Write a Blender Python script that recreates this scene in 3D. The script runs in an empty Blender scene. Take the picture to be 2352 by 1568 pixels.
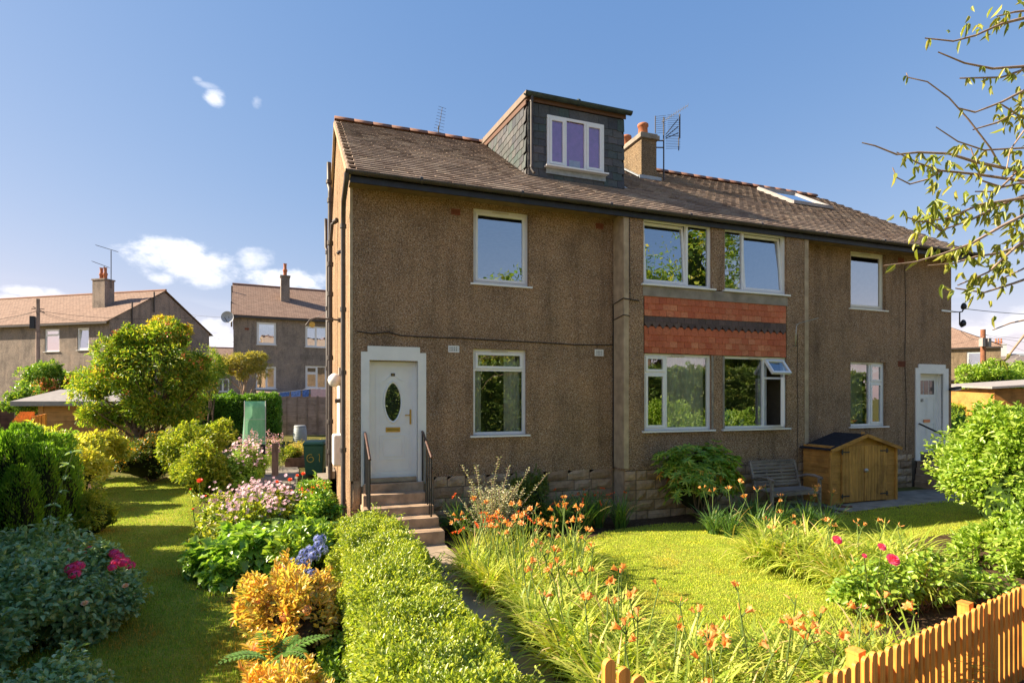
import bpy, math, random
import numpy as np
from mathutils import Vector, Matrix
rnd = random.Random(7)
rng = np.random.default_rng(7)
SC = bpy.context.scene
COL = SC.collection
R = math.radians

# ------------------------------------------------------------------ camera
# world axes: x runs along the house front, y into the house, z up (metres)
CAM = Vector((-0.7365, -9.9727, 2.5))
YAW = math.atan(1307 / 3578)
cam = bpy.data.cameras.new('camera'); camo = bpy.data.objects.new('camera', cam); COL.objects.link(camo)
camo.location = CAM; camo.rotation_euler = (R(90), 0, -YAW)
cam.sensor_width = 36; cam.lens = 36 * 1307 / 2352; cam.shift_y = 130 / 2352
cam.clip_start = 0.05; cam.clip_end = 4000
SC.camera = camo

# ------------------------------------------------------------------ sky and sun
SUN_DIR = Vector((-1.4, 0.42, 1.0)).normalized()          # towards the sun
sun_el = math.asin(SUN_DIR.z); sun_az = math.atan2(SUN_DIR.x, SUN_DIR.y)
world = bpy.data.worlds.new('World'); SC.world = world; world.use_nodes = True
nt = world.node_tree; nt.nodes.clear(); N = nt.nodes.new; LK = nt.links.new
def wm(op, a, b=None, c=None):
    n = N('ShaderNodeMath'); n.operation = op
    for i, v in enumerate((a, b, c)):
        if v is None: continue
        if isinstance(v, (int, float)): n.inputs[i].default_value = v
        else: LK(v, n.inputs[i])
    return n.outputs[0]
sky = N('ShaderNodeTexSky'); sky.sky_type = 'NISHITA'; sky.sun_disc = False
sky.sun_elevation = sun_el; sky.sun_rotation = sun_az; sky.altitude = 50; sky.air_density = 1.15; sky.dust_density = 0.4; sky.ozone_density = 2.2
tc = N('ShaderNodeTexCoord'); DIRV = tc.outputs['Generated']
def dotn(v):
    n = N('ShaderNodeVectorMath'); n.operation = 'DOT_PRODUCT'; LK(DIRV, n.inputs[0]); n.inputs[1].default_value = v
    return n.outputs['Value']
def noise_w(scale, detail, stretch=(1, 1, 1), dist=0.0):
    m = N('ShaderNodeMapping'); LK(DIRV, m.inputs[0]); m.inputs['Scale'].default_value = stretch
    n = N('ShaderNodeTexNoise'); LK(m.outputs[0], n.inputs['Vector']); n.inputs['Scale'].default_value = scale
    n.inputs['Detail'].default_value = detail; n.inputs['Roughness'].default_value = .6; n.inputs['Distortion'].default_value = dist
    return n.outputs['Fac']
def px_dir(px, py):
    X = (px - 1176) / 1307; Z = -(py - 914) / 1307; c, s = math.cos(YAW), math.sin(YAW)
    return Vector((X * c + s, -X * s + c, Z)).normalized()
# cloud banks: centre direction, half width, half height (in directions), density
CLOUDS = [((425, 597), .088, .036, 1.0), ((470, 635), .045, .022, .85), ((372, 637), .020, .012, .7), ((585, 597), .036, .022, .6),
          ((655, 640), .075, .020, .95), ((500, 750), .04, .020, .7), ((520, 780), .05, .016, .9), ((80, 670), .05, .010, .95),
          ((-40, 690), .10, .016, .95), ((2330, 735), .09, .020, .5), ((2230, 760), .05, .013, .8), ((496, 222), .016, .014, .7),
          ((590, 236), .010, .010, .4), ((478, 196), .018, .006, .35), ((455, 182), .008, .005, .3)]
n1 = noise_w(16, 7, (1, 1, 1.9), .3); n2 = noise_w(48, 6, (1, 1, 1.6), .2)
nz = wm('ADD', wm('MULTIPLY', wm('SUBTRACT', n1, .5), 3.4), wm('MULTIPLY', wm('SUBTRACT', n2, .5), 1.4))
mask = None
for (p, sx, sz, dn) in CLOUDS:
    d = px_dir(*p); r_ = d.cross(Vector((0, 0, 1))).normalized(); u_ = r_.cross(d).normalized()
    a = wm('DIVIDE', dotn(tuple(r_)), sx); b = wm('DIVIDE', dotn(tuple(u_)), sz)
    q = wm('ADD', wm('MULTIPLY', a, a), wm('MULTIPLY', b, b))
    front = wm('GREATER_THAN', dotn(tuple(d)), 0)
    v = wm('ADD', wm('SUBTRACT', 1.0, q), wm('MULTIPLY', nz, .8))
    mr = N('ShaderNodeMapRange'); mr.interpolation_type = 'SMOOTHSTEP'; LK(v, mr.inputs[0])
    mr.inputs[1].default_value = 0; mr.inputs[2].default_value = 1.5; mr.inputs[3].default_value = 0; mr.inputs[4].default_value = dn
    m = wm('MULTIPLY', mr.outputs[0], front)
    mask = m if mask is None else wm('MAXIMUM', mask, m)
# low cloud band round the whole horizon
sepw = N('ShaderNodeSeparateXYZ'); LK(DIRV, sepw.inputs[0])
nb = noise_w(5, 5, (1, 1, 6), .3)
mb = N('ShaderNodeMapRange'); mb.interpolation_type = 'SMOOTHSTEP'; LK(sepw.outputs['Z'], mb.inputs[0])
mb.inputs[1].default_value = .02; mb.inputs[2].default_value = .17; mb.inputs[3].default_value = 1; mb.inputs[4].default_value = 0
mb2 = N('ShaderNodeMapRange'); mb2.interpolation_type = 'SMOOTHSTEP'; LK(nb, mb2.inputs[0])
mb2.inputs[1].default_value = .45; mb2.inputs[2].default_value = .68; mb2.inputs[3].default_value = .12; mb2.inputs[4].default_value = .85
mask = wm('MAXIMUM', mask, wm('MULTIPLY', mb.outputs[0], mb2.outputs[0]))
mix = N('ShaderNodeMix'); mix.data_type = 'RGBA'; LK(mask, mix.inputs[0])
# tone curve per channel: the whole sky is evened out, bright parts lose most blue
ss = N('ShaderNodeSeparateColor'); LK(sky.outputs[0], ss.inputs[0]); gam = N('ShaderNodeCombineColor')
for i, (a, e) in enumerate(((.97, .96), (1.34, .63), (2.45, .37))): LK(wm('MULTIPLY', wm('POWER', ss.outputs[i], e), a), gam.inputs[i])
LK(gam.outputs[0], mix.inputs[6]); mix.inputs[7].default_value = (8.6, 8.4, 8.4, 1)
bg = N('ShaderNodeBackground'); LK(mix.outputs[2], bg.inputs[0]); bg.inputs[1].default_value = 0.066
wo = N('ShaderNodeOutputWorld'); LK(bg.outputs[0], wo.inputs[0])
sl = bpy.data.lights.new('sun', 'SUN'); sl.energy = 5.0; sl.angle = R(.55); sl.color = (1.0, .86, .66)
slo = bpy.data.objects.new('sun', sl); COL.objects.link(slo)
slo.rotation_euler = (-SUN_DIR).to_track_quat('-Z', 'Y').to_euler(); slo.location = (-30, 10, 30)
SC.view_settings.view_transform = 'Standard'; SC.view_settings.look = 'None'
SC.view_settings.exposure = 1.45; SC.view_settings.gamma = 1.0; SC.view_settings.use_curve_mapping = False
SC.render.engine = 'CYCLES'
SC.cycles.max_bounces = 8; SC.cycles.transparent_max_bounces = 12; SC.cycles.diffuse_bounces = 4
SC.cycles.sample_clamp_indirect = 6

# ------------------------------------------------------------------ materials
MATS = {}
class Mat:
    def __init__(s, name, rough=.8, spec=.3):
        s.m = bpy.data.materials.new(name); s.m.use_nodes = True; s.nt = s.m.node_tree
        s.b = s.nt.nodes['Principled BSDF']; s.out = s.nt.nodes['Material Output']
        s.b.inputs['Roughness'].default_value = rough; s.b.inputs['Specular IOR Level'].default_value = spec
        MATS[name] = s.m; s._co = None
    def n(s, t, **k):
        x = s.nt.nodes.new(t)
        for a, b in k.items(): setattr(x, a, b)
        return x
    def l(s, a, b): s.nt.links.new(a, b)
    def co(s, kind='Object', scale=(1, 1, 1)):
        t = s.n('ShaderNodeTexCoord'); m = s.n('ShaderNodeMapping'); m.inputs['Scale'].default_value = scale
        s.l(t.outputs[kind], m.inputs[0]); return m.outputs[0]
    def geo(s, scale=(1, 1, 1)):
        t = s.n('ShaderNodeNewGeometry'); m = s.n('ShaderNodeMapping'); m.inputs['Scale'].default_value = scale
        s.l(t.outputs['Position'], m.inputs[0]); return m.outputs[0]
    def noise(s, vec, scale, detail=4, rough=.55, dist=0):
        x = s.n('ShaderNodeTexNoise'); s.l(vec, x.inputs['Vector']); x.inputs['Scale'].default_value = scale
        x.inputs['Detail'].default_value = detail; x.inputs['Roughness'].default_value = rough; x.inputs['Distortion'].default_value = dist
        return x.outputs['Fac']
    def ramp(s, fac, stops):
        x = s.n('ShaderNodeValToRGB'); s.l(fac, x.inputs[0]); e = x.color_ramp.elements
        while len(e) < len(stops): e.new(.5)
        for i, (p, c) in enumerate(stops):
            e[i].position = p; e[i].color = tuple(c) + (1,) if len(c) == 3 else c
        return x.outputs[0]
    def mix(s, fac, a, b, mode='MIX'):
        x = s.n('ShaderNodeMix', data_type='RGBA', blend_type=mode)
        for i, v in ((0, fac), (6, a), (7, b)):
            if isinstance(v, (int, float)): x.inputs[i].default_value = v
            elif isinstance(v, tuple): x.inputs[i].default_value = v + (1,)
            else: s.l(v, x.inputs[i])
        return x.outputs[2]
    def math(s, op, a, b=0.0):
        x = s.n('ShaderNodeMath', operation=op)
        for i, v in ((0, a), (1, b)):
            if isinstance(v, (int, float)): x.inputs[i].default_value = v
            else: s.l(v, x.inputs[i])
        return x.outputs[0]
    def col(s, c):
        if isinstance(c, tuple): s.b.inputs['Base Color'].default_value = c + (1,)
        else: s.l(c, s.b.inputs['Base Color'])
        return s
    def bump(s, h, strength=.5, dist=.01):
        x = s.n('ShaderNodeBump'); s.l(h, x.inputs['Height']); x.inputs['Strength'].default_value = strength
        x.inputs['Distance'].default_value = dist; s.l(x.outputs[0], s.b.inputs['Normal']); return s
    def rand(s):
        a = s.n('ShaderNodeObjectInfo').outputs['Random']; b = s.n('ShaderNodeNewGeometry').outputs['Random Per Island']
        return s.math('FRACT', s.math('ADD', s.math('MULTIPLY', a, 7.3), b))

def plain(name, c, rough=.6, spec=.3, metal=0, var=.12, scale=9, bump=0.0):
    """painted or plain surface with faint mottling and wear"""
    M = Mat(name, rough, spec); v = M.geo()
    n = M.noise(v, scale, 5); d = tuple(x * (1 - var) for x in c); e = tuple(min(1, x * (1 + var)) for x in c)
    M.col(M.ramp(n, [(.3, d), (.7, e)])); M.b.inputs['Metallic'].default_value = metal
    if bump: M.bump(M.noise(v, scale * 6, 4), bump, .004)
    return M.m

def harl(name, lo, hi, chip, stain=.5):
    M = Mat(name, .92, .15); v = M.geo()
    vo = M.n('ShaderNodeTexVoronoi', feature='F1'); M.l(v, vo.inputs['Vector']); vo.inputs['Scale'].default_value = 95; vo.inputs['Randomness'].default_value = 1
    big = M.noise(v, 1.3, 6, .65); fine = M.noise(v, 42, 3, .7)
    c = M.ramp(fine, [(.34, tuple(x * .38 for x in lo)), (.5, lo), (.68, hi)])
    sep = M.n('ShaderNodeSeparateColor'); M.l(vo.outputs['Color'], sep.inputs[0])
    chipm = M.math('MULTIPLY', M.math('GREATER_THAN', sep.outputs[0], .93), .7)
    c = M.mix(chipm, c, chip)
    dark = M.math('GREATER_THAN', sep.outputs[1], .86)
    c = M.mix(M.math('MULTIPLY', dark, .75), c, tuple(x * .22 for x in lo))
    c = M.mix(.75, c, M.ramp(big, [(.28, (.50, .50, .52)), (.5, (.92, .92, .92)), (.72, (1.2, 1.12, 1.05))]), 'MULTIPLY')
    sv = M.geo((2.3, 2.3, .28)); st = M.noise(sv, 1.6, 5, .6)            # run-off stains
    c = M.mix(stain, c, M.ramp(st, [(.34, (.52, .52, .54)), (.50, (1, 1, 1)), (.75, (1.1, 1.08, 1.05))]), 'MULTIPLY')
    M.col(c); M.bump(M.math('ADD', vo.outputs['Distance'], M.math('MULTIPLY', fine, .8)), .8, .016)
    return M.m

def tilemat(name, cols, rough=.85, sc=20):
    M = Mat(name, rough, .25); v = M.geo()
    r = M.rand(); n = len(cols)
    c = M.ramp(r, [(i / max(1, n - 1), cc) for i, cc in enumerate(cols)])
    k = M.noise(v, sc, 5, .7); c = M.mix(.8, c, M.ramp(k, [(.3, (.6, .58, .56)), (.55, (1, 1, 1)), (.75, (1.25, 1.2, 1.1))]), 'MULTIPLY')
    big = M.noise(v, .9, 4, .6); c = M.mix(.6, c, M.ramp(big, [(.35, (.72, .72, .70)), (.65, (1.1, 1.08, 1.0))]), 'MULTIPLY')
    M.col(c); M.bump(k, .5, .006); return M.m

def wood(name, c, grain=(3, 3, 40), dark=.55, rough=.7, axis='Z'):
    M = Mat(name, rough, .25)
    sc = {'Z': (28, 28, 1.6), 'X': (1.6, 28, 28), 'Y': (28, 1.6, 28)}[axis]
    v = M.co('Object', sc); oi = M.n('ShaderNodeObjectInfo').outputs['Random']
    add = M.n('ShaderNodeVectorMath', operation='ADD'); M.l(v, add.inputs[0])
    cmb = M.n('ShaderNodeCombineXYZ'); M.l(M.math('MULTIPLY', oi, 37.0), cmb.inputs[0]); M.l(cmb.outputs[0], add.inputs[1])
    n = M.noise(add.outputs[0], 1.0, 6, .65, .6)
    cc = M.ramp(n, [(.32, tuple(x * dark for x in c)), (.52, c), (.72, tuple(min(1, x * 1.25) for x in c))])
    cc = M.mix(.5, cc, M.ramp(M.rand(), [(0, (.78, .76, .74)), (1, (1.15, 1.12, 1.08))]), 'MULTIPLY')
    wz = M.noise(M.geo(), 2.6, 5, .65); cc = M.mix(.75, cc, M.ramp(wz, [(.33, (.52, .50, .50)), (.5, (.95, .95, .95)), (.68, (1.15, 1.12, 1.1))]), 'MULTIPLY')
    M.col(cc); M.bump(n, .35, .004); return M.m

def leafmat(name, cols, trans=.45, rough=.42, tint=1.5, patch=.5, pscale=2.2, spec=.5, pc=None):
    """leaves: colour varies leaf by leaf and in soft patches; light passes through"""
    M = Mat(name, rough, spec); r = M.rand(); n = len(cols)
    c = M.ramp(r, [(i / max(1, n - 1), tuple(min(.85, q * 1.6) for q in cc)) for i, cc in enumerate(cols)])
    if patch:
        p = M.noise(M.geo(), pscale, 4, .6)
        c = M.mix(patch, c, M.ramp(p, pc or [(.35, (.62, .72, .6)), (.5, (1, 1, 1)), (.66, (1.35, 1.22, .9))]), 'MULTIPLY')
    M.col(c)
    t = M.n('ShaderNodeBsdfTranslucent'); M.l(M.mix(1.0, c, (tint, tint * .98, tint * .45), 'MULTIPLY'), t.inputs['Color'])
    ms = M.n('ShaderNodeMixShader'); ms.inputs[0].default_value = trans
    M.l(M.b.outputs[0], ms.inputs[1]); M.l(t.outputs[0], ms.inputs[2]); M.l(ms.outputs[0], M.out.inputs['Surface'])
    return M.m

def glassmat(name, refl=.5, tint=(.85, .9, .9)):
    M = Mat(name); nt_ = M.nt
    g = M.n('ShaderNodeBsdfGlossy'); g.inputs['Roughness'].default_value = .004; g.inputs['Color'].default_value = (.93, .97, 1, 1)
    t = M.n('ShaderNodeBsdfTransparent'); t.inputs['Color'].default_value = tint + (1,)
    f = M.n('ShaderNodeFresnel'); f.inputs['IOR'].default_value = 1.6
    wob = M.noise(M.geo(), 3.0, 2, .5); bp = M.n('ShaderNodeBump'); bp.inputs['Strength'].default_value = .06; bp.inputs['Distance'].default_value = .02
    M.l(wob, bp.inputs['Height']); M.l(bp.outputs[0], g.inputs['Normal'])
    fac = M.math('MINIMUM', M.math('ADD', M.math('MULTIPLY', f.outputs[0], 1.3), refl), 1.0)
    ms = M.n('ShaderNodeMixShader'); M.l(fac, ms.inputs[0]); M.l(t.outputs[0], ms.inputs[1]); M.l(g.outputs[0], ms.inputs[2])
    M.l(ms.outputs[0], M.out.inputs['Surface']); nt_.nodes.remove(M.b)
    return M.m

m_harl = harl('harling', (.42, .265, .15), (.54, .375, .24), (.70, .60, .48))
m_harl_far = harl('harling_weathered', (.36, .29, .235), (.46, .385, .32), (.56, .49, .43), .5)
m_harl_warm = harl('harling_warm', (.30, .22, .14), (.42, .32, .2), (.55, .45, .3), .5)
m_render = plain('smooth_render', (.42, .32, .21), .9, .1, var=.22, scale=6, bump=.3)
m_tile = tilemat('roof_tile', [(.22, .155, .12), (.33, .245, .195), (.41, .315, .255), (.28, .21, .17), (.45, .36, .285)])
m_slate = tilemat('slate', [(.055, .06, .07), (.10, .10, .11), (.075, .085, .085), (.12, .115, .115), (.07, .10, .095), (.13, .12, .13)], .6, 26)
m_red = tilemat('red_tile', [(.46, .11, .05), (.58, .17, .08), (.50, .135, .06), (.64, .24, .12)], .75, 25)
m_black_tile = tilemat('dark_tile', [(.085, .06, .055), (.13, .09, .08), (.10, .07, .06)], .7, 25)
m_ridge = tilemat('ridge_tile', [(.24, .12, .085), (.30, .16, .11), (.20, .11, .085)], .85, 12)
m_farroof = None
def farroof(name, a, b, c):
    M = Mat(name, .88, .2); v = M.co('Object')
    br = M.n('ShaderNodeTexBrick'); M.l(v, br.inputs['Vector']); br.inputs['Scale'].default_value = 1.0
    br.inputs['Brick Width'].default_value = .3; br.inputs['Row Height'].default_value = .14; br.inputs['Mortar Size'].default_value = .012
    br.inputs['Color1'].default_value = a + (1,); br.inputs['Color2'].default_value = b + (1,); br.inputs['Mortar'].default_value = c + (1,)
    n = M.noise(v, 2.5, 6, .7); M.col(M.mix(.7, br.outputs['Color'], M.ramp(n, [(.3, (.68, .66, .64)), (.7, (1.25, 1.2, 1.12))]), 'MULTIPLY'))
    M.bump(br.outputs['Fac'], .4, .01); return M.m
m_farroof = farroof('far_roof_tiles', (.25, .165, .125), (.31, .215, .165), (.11, .075, .06))
m_fargrey = farroof('far_slate_roof', (.17, .15, .14), (.22, .19, .18), (.08, .07, .07))
m_stone = Mat('plinth_stone', .9, .15)
_v = m_stone.geo(); _n = m_stone.noise(_v, 7, 7, .7); _c = m_stone.ramp(m_stone.rand(), [(0, (.30, .20, .125)), (.5, (.40, .28, .17)), (1, (.50, .36, .24))])
_c = m_stone.mix(.8, _c, m_stone.ramp(_n, [(.3, (.5, .48, .46)), (.6, (1.05, 1.0, .95))]), 'MULTIPLY')
m_stone.col(_c); m_stone.bump(m_stone.noise(_v, 24, 6, .7), .7, .02); m_stone = m_stone.m
m_step = plain('step_stone', (.40, .28, .185), .9, .1, var=.35, scale=5, bump=.5)
m_concrete = plain('concrete', (.27, .235, .19), .92, .1, var=.3, scale=4, bump=.5)
m_path = plain('path_concrete', (.34, .265, .19), .93, .1, var=.28, scale=3.2, bump=.5)
m_white = plain('white_paint', (.80, .78, .73), .5, .4, var=.05, scale=5)
m_upvc = plain('white_upvc', (.80, .79, .76), .3, .5, var=.03, scale=6)
m_cream = plain('cream_frame', (.78, .74, .62), .4, .4, var=.05)
m_black = plain('black_iron', (.018, .018, .02), .45, .5, var=.3, scale=14)
m_pipe = plain('pipe_grey', (.060, .050, .045), .5, .4, var=.3, scale=10)
m_fascia = plain('fascia_blue_black', (.022, .024, .032), .5, .4, var=.3, scale=6)
m_soffit = plain('soffit', (.20, .14, .08), .8, .2, var=.25)
m_lead = plain('lead', (.33, .37, .40), .5, .4, var=.25, scale=9, bump=.3)
m_terracotta = plain('terracotta', (.45, .17, .085), .8, .2, var=.2)
m_brass = plain('brass', (.55, .36, .08), .35, .5, metal=.7, var=.1)
m_steel = plain('aluminium', (.45, .44, .42), .4, .5, metal=.7, var=.1)
m_glass = glassmat('window_glass', .30)
m_glass_up = glassmat('window_glass_upper', .36)
m_glass_lo = glassmat('window_glass_lower', .20)
m_room = plain('room_wall', (.30, .26, .20), .9, .1)
m_curtain = plain('net_curtain', (.78, .77, .66), .9, .1, var=.2, scale=5)
m_curtain_w = plain('pale_curtain', (.62, .63, .62), .9, .1, var=.15, scale=5)
m_purple = plain('purple_blind', (.55, .20, .55), .6, .3, var=.1)
m_soil = Mat('soil', .95, .1); _v = m_soil.geo(); _n = m_soil.noise(_v, 12, 8, .75)
m_soil.col(m_soil.ramp(_n, [(.3, (.05, .03, .018)), (.6, (.13, .085, .05)), (.8, (.22, .15, .09))])); m_soil.bump(m_soil.noise(_v, 30, 6, .8), 1, .04); m_soil = m_soil.m
m_turf = Mat('turf', .95, .05); _v = m_turf.geo(); _n = m_turf.noise(_v, 1.3, 5, .6); _f = m_turf.noise(_v, 60, 4, .8)
_c = m_turf.ramp(_n, [(.3, (.26, .29, .04)), (.5, (.34, .38, .05)), (.7, (.46, .42, .09))])
m_turf.col(m_turf.mix(.8, _c, m_turf.ramp(_f, [(.3, (.5, .5, .5)), (.7, (1.3, 1.3, 1.3))]), 'MULTIPLY')); m_turf.bump(_f, 1, .03); m_turf = m_turf.m
m_asphalt = plain('asphalt', (.055, .053, .05), .9, .2, var=.3, scale=12, bump=.5)
m_orange_wood = wood('fence_stain', (.74, .29, .055), rough=.55)
m_shed = wood('shed_boards', (.50, .25, .06), axis='X')
m_shed_v = wood('shed_door_boards', (.54, .28, .07), axis='Z')
m_log = wood('cabin_boards', (.50, .27, .11), axis='X', dark=.7)
m_grey_wood = wood('weathered_fence', (.42, .31, .26), axis='X', dark=.7, rough=.9)
m_post_wood = wood('weathered_post', (.34, .25, .20), axis='Z', dark=.6, rough=.9)
m_bench = wood('bench_wood', (.29, .24, .20), axis='X', dark=.6, rough=.85)
m_felt = plain('roof_felt', (.03, .028, .03), .9, .1, var=.25, scale=12, bump=.3)
m_felt_grey = plain('roof_felt_grey', (.32, .29, .27), .85, .2, var=.12, scale=7)
m_bark = plain('bark', (.15, .105, .075), .9, .1, var=.35, scale=18, bump=.6)
m_bark_light = plain('bark_pale', (.34, .24, .17), .85, .2, var=.3, scale=18, bump=.4)
m_bin = plain('bin_green', (.035, .13, .085), .45, .4, var=.12)
m_yellow = plain('yellow_paint', (.55, .48, .10), .7, .2, var=.2, scale=30)

# ------------------------------------------------------------------ mesh helpers
class G:
    """collects boxes, bars, tubes, sheets; build() links them as one mesh object"""
    def __init__(s): s.v = []; s.f = []; s.mi = []; s.sm = []; s.cur = 0; s.smooth = False
    def add(s, vs, fs):
        b = len(s.v); s.v += [tuple(v) for v in vs]
        for f in fs: s.f.append(tuple(b + i for i in f)); s.mi.append(s.cur); s.sm.append(s.smooth)
    def box(s, x0, x1, y0, y1, z0, z1):
        s.add([(x0, y0, z0), (x1, y0, z0), (x1, y1, z0), (x0, y1, z0), (x0, y0, z1), (x1, y0, z1), (x1, y1, z1), (x0, y1, z1)],
              [(0, 3, 2, 1), (4, 5, 6, 7), (0, 1, 5, 4), (1, 2, 6, 5), (2, 3, 7, 6), (3, 0, 4, 7)]); return s
    def bar(s, a, b, w, h, up=(0, 0, 1)):
        a, b = Vector(a), Vector(b); d = (b - a).normalized(); u = Vector(up)
        if abs(d.dot(u)) > .98: u = Vector((0, 1, 0))
        r = d.cross(u).normalized() * w / 2; t = r.cross(d).normalized() * h / 2
        s.add([a - r - t, a + r - t, a + r + t, a - r + t, b - r - t, b + r - t, b + r + t, b - r + t],
              [(0, 1, 2, 3), (7, 6, 5, 4), (4, 5, 1, 0), (5, 6, 2, 1), (6, 7, 3, 2), (7, 4, 0, 3)]); return s
    def tube(s, pts, r, n=8, cap=True):
        pts = [Vector(p) for p in pts]; m = len(pts); rr = r if isinstance(r, (list, tuple)) else [r] * m
        vs = []; pu = None
        for i, p in enumerate(pts):
            d = (pts[min(i + 1, m - 1)] - pts[max(i - 1, 0)]).normalized()
            u = pu if pu is not None else (Vector((0, 0, 1)) if abs(d.z) < .9 else Vector((1, 0, 0)))
            a = d.cross(u).normalized(); b = a.cross(d).normalized(); pu = b
            for k in range(n):
                t = 2 * math.pi * k / n; vs.append(p + a * (math.cos(t) * rr[i]) + b * (math.sin(t) * rr[i]))
        fs = [(i * n + k, i * n + (k + 1) % n, (i + 1) * n + (k + 1) % n, (i + 1) * n + k) for i in range(m - 1) for k in range(n)]
        o = s.smooth; s.smooth = True; s.add(vs, fs); s.smooth = o
        if cap: s.add(vs[:n], [tuple(range(n))]); s.add(vs[-n:], [tuple(reversed(range(n)))])
        return s
    def lathe(s, c, prof, n=16):
        vs = []; c = Vector(c)
        for r, z in prof:
            for k in range(n): t = 2 * math.pi * k / n; vs.append(c + Vector((math.cos(t) * r, math.sin(t) * r, z)))
        m = len(prof); o = s.smooth; s.smooth = True
        s.add(vs, [(i * n + k, i * n + (k + 1) % n, (i + 1) * n + (k + 1) % n, (i + 1) * n + k) for i in range(m - 1) for k in range(n)]); s.smooth = o
        s.add(vs[:n], [tuple(reversed(range(n)))]); s.add(vs[-n:], [tuple(range(n))]); return s
    def prism(s, poly, y0, y1):
        """poly: (x,z) counter-clockwise seen from -y"""
        n = len(poly); vs = [(x, y0, z) for x, z in poly] + [(x, y1, z) for x, z in poly]
        s.add(vs, [tuple(range(n)), tuple(reversed(range(n, 2 * n)))] + [(i, i + n, (i + 1) % n + n, (i + 1) % n) for i in range(n)]); return s
    def mesh(s, name, mats):
        me = bpy.data.meshes.new(name); me.from_pydata(s.v, [], s.f)
        for m in (mats if isinstance(mats, (list, tuple)) else [mats]): me.materials.append(m)
        me.polygons.foreach_set('material_index', s.mi); me.polygons.foreach_set('use_smooth', s.sm); me.update(); return me
    def build(s, name, mats, parent=None, loc=None, rot=None):
        return link(name, s.mesh(name, mats), parent, loc, rot)

def link(name, me, parent=None, loc=None, rot=None, scale=None):
    o = bpy.data.objects.new(name, me); COL.objects.link(o)
    if parent is not None: o.parent = parent
    if loc is not None: o.location = loc
    if rot is not None: o.rotation_euler = rot
    if scale is not None: o.scale = scale
    return o
def tag(o, label=None, cat=None, group=None, kind=None):
    if label: o['label'] = label
    if cat: o['category'] = cat
    if group: o['group'] = group
    if kind: o['kind'] = kind
    return o
def thing(name, label, cat, loc=(0, 0, 0), rz=0, group=None):
    o = bpy.data.objects.new(name, None); COL.objects.link(o); o.location = loc; o.rotation_euler = (0, 0, rz); o.empty_display_size = .2
    return tag(o, label, cat, group)
def copy_tree(o, parent=None):
    c = o.copy(); COL.objects.link(c)
    if parent is not None: c.parent = parent
    for ch in list(KIDS.get(o.name, [])): copy_tree(ch, c)
    return c
KIDS = {}
def remember(root):
    KIDS.clear()
    for o in COL.objects:
        if o.parent: KIDS.setdefault(o.parent.name, []).append(o)

def big_mesh(name, V, F, mats, parent=None, mi=None, smooth=False, loc=None):
    """V (n,3), F (m,k) arrays or list of such; fast build"""
    Fs = F if isinstance(F, list) else [F]
    me = bpy.data.meshes.new(name); V = np.ascontiguousarray(V, dtype=np.float32)
    me.vertices.add(len(V)); me.vertices.foreach_set('co', V.ravel())
    idx = np.concatenate([f.ravel() for f in Fs]).astype(np.int32)
    tot = np.concatenate([np.full(len(f), f.shape[1], dtype=np.int32) for f in Fs])
    st = np.concatenate([[0], np.cumsum(tot)[:-1]]).astype(np.int32)
    me.loops.add(len(idx)); me.loops.foreach_set('vertex_index', idx)
    me.polygons.add(len(tot)); me.polygons.foreach_set('loop_start', st); me.polygons.foreach_set('loop_total', tot)
    for m in (mats if isinstance(mats, (list, tuple)) else [mats]): me.materials.append(m)
    if mi is not None: me.polygons.foreach_set('material_index', mi.astype(np.int32))
    if smooth: me.polygons.foreach_set('use_smooth', np.ones(len(tot), dtype=bool))
    me.update(calc_edges=True)
    return link(name, me, parent, loc)

def nrm(a): return a / np.maximum(np.linalg.norm(a, axis=-1, keepdims=True), 1e-9)
def leaf_geo(P, D, Nn, L, W, kind='rhomb', fold=.3, droop=.15):
    n = len(P); L = np.broadcast_to(np.asarray(L, float), (n,))[:, None]; W = np.broadcast_to(np.asarray(W, float), (n,))[:, None]
    D = nrm(D); S = nrm(np.cross(D, Nn)); U = np.cross(S, D)
    if kind == 'rhomb':
        V = np.stack([P, P + D * L * .45 - S * W / 2 + U * W * fold, P + D * L - U * L * droop, P + D * L * .45 + S * W / 2 + U * W * fold], 1)
        b = (np.arange(n) * 4)[:, None]
        F = np.concatenate([b + np.array([[0, 3, 2]]), b + np.array([[0, 2, 1]])])
    elif kind == 'oval':
        V = np.stack([P, P + D * L * .28 - S * W * .42 + U * W * fold, P + D * L * .68 - S * W * .4 + U * (W * fold - L * droop * .4), P + D * L - U * L * droop,
                      P + D * L * .68 + S * W * .4 + U * (W * fold - L * droop * .4), P + D * L * .28 + S * W * .42 + U * W * fold], 1)
        b = (np.arange(n) * 6)[:, None]
        F = np.concatenate([b + np.array([[0, 3, 2, 1]]), b + np.array([[0, 5, 4, 3]])])
    elif kind == 'lobed':      # maple or vine shaped: three points
        V = np.stack([P, P + D * L * .10 - S * W * .5 + U * W * fold, P + D * L * .42 - S * W * .28 + U * W * fold * .6, P + D * L * .62 - S * W * .42 + U * W * fold,
                      P + D * L - U * L * droop, P + D * L * .62 + S * W * .42 + U * W * fold, P + D * L * .42 + S * W * .28 + U * W * fold * .6,
                      P + D * L * .10 + S * W * .5 + U * W * fold, P + D * L * .5], 1)
        b = (np.arange(n) * 9)[:, None]
        F = np.concatenate([b + np.array([[8, 2 , 1]]) * 1, b + np.array([[8, 1, 0]]), b + np.array([[8, 4, 3]]), b + np.array([[8, 3, 2]]),
                            b + np.array([[8, 5, 4]]), b + np.array([[8, 6, 5]]), b + np.array([[8, 7, 6]]), b + np.array([[8, 0, 7]])])
    return V.reshape(-1, 3), F
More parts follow.
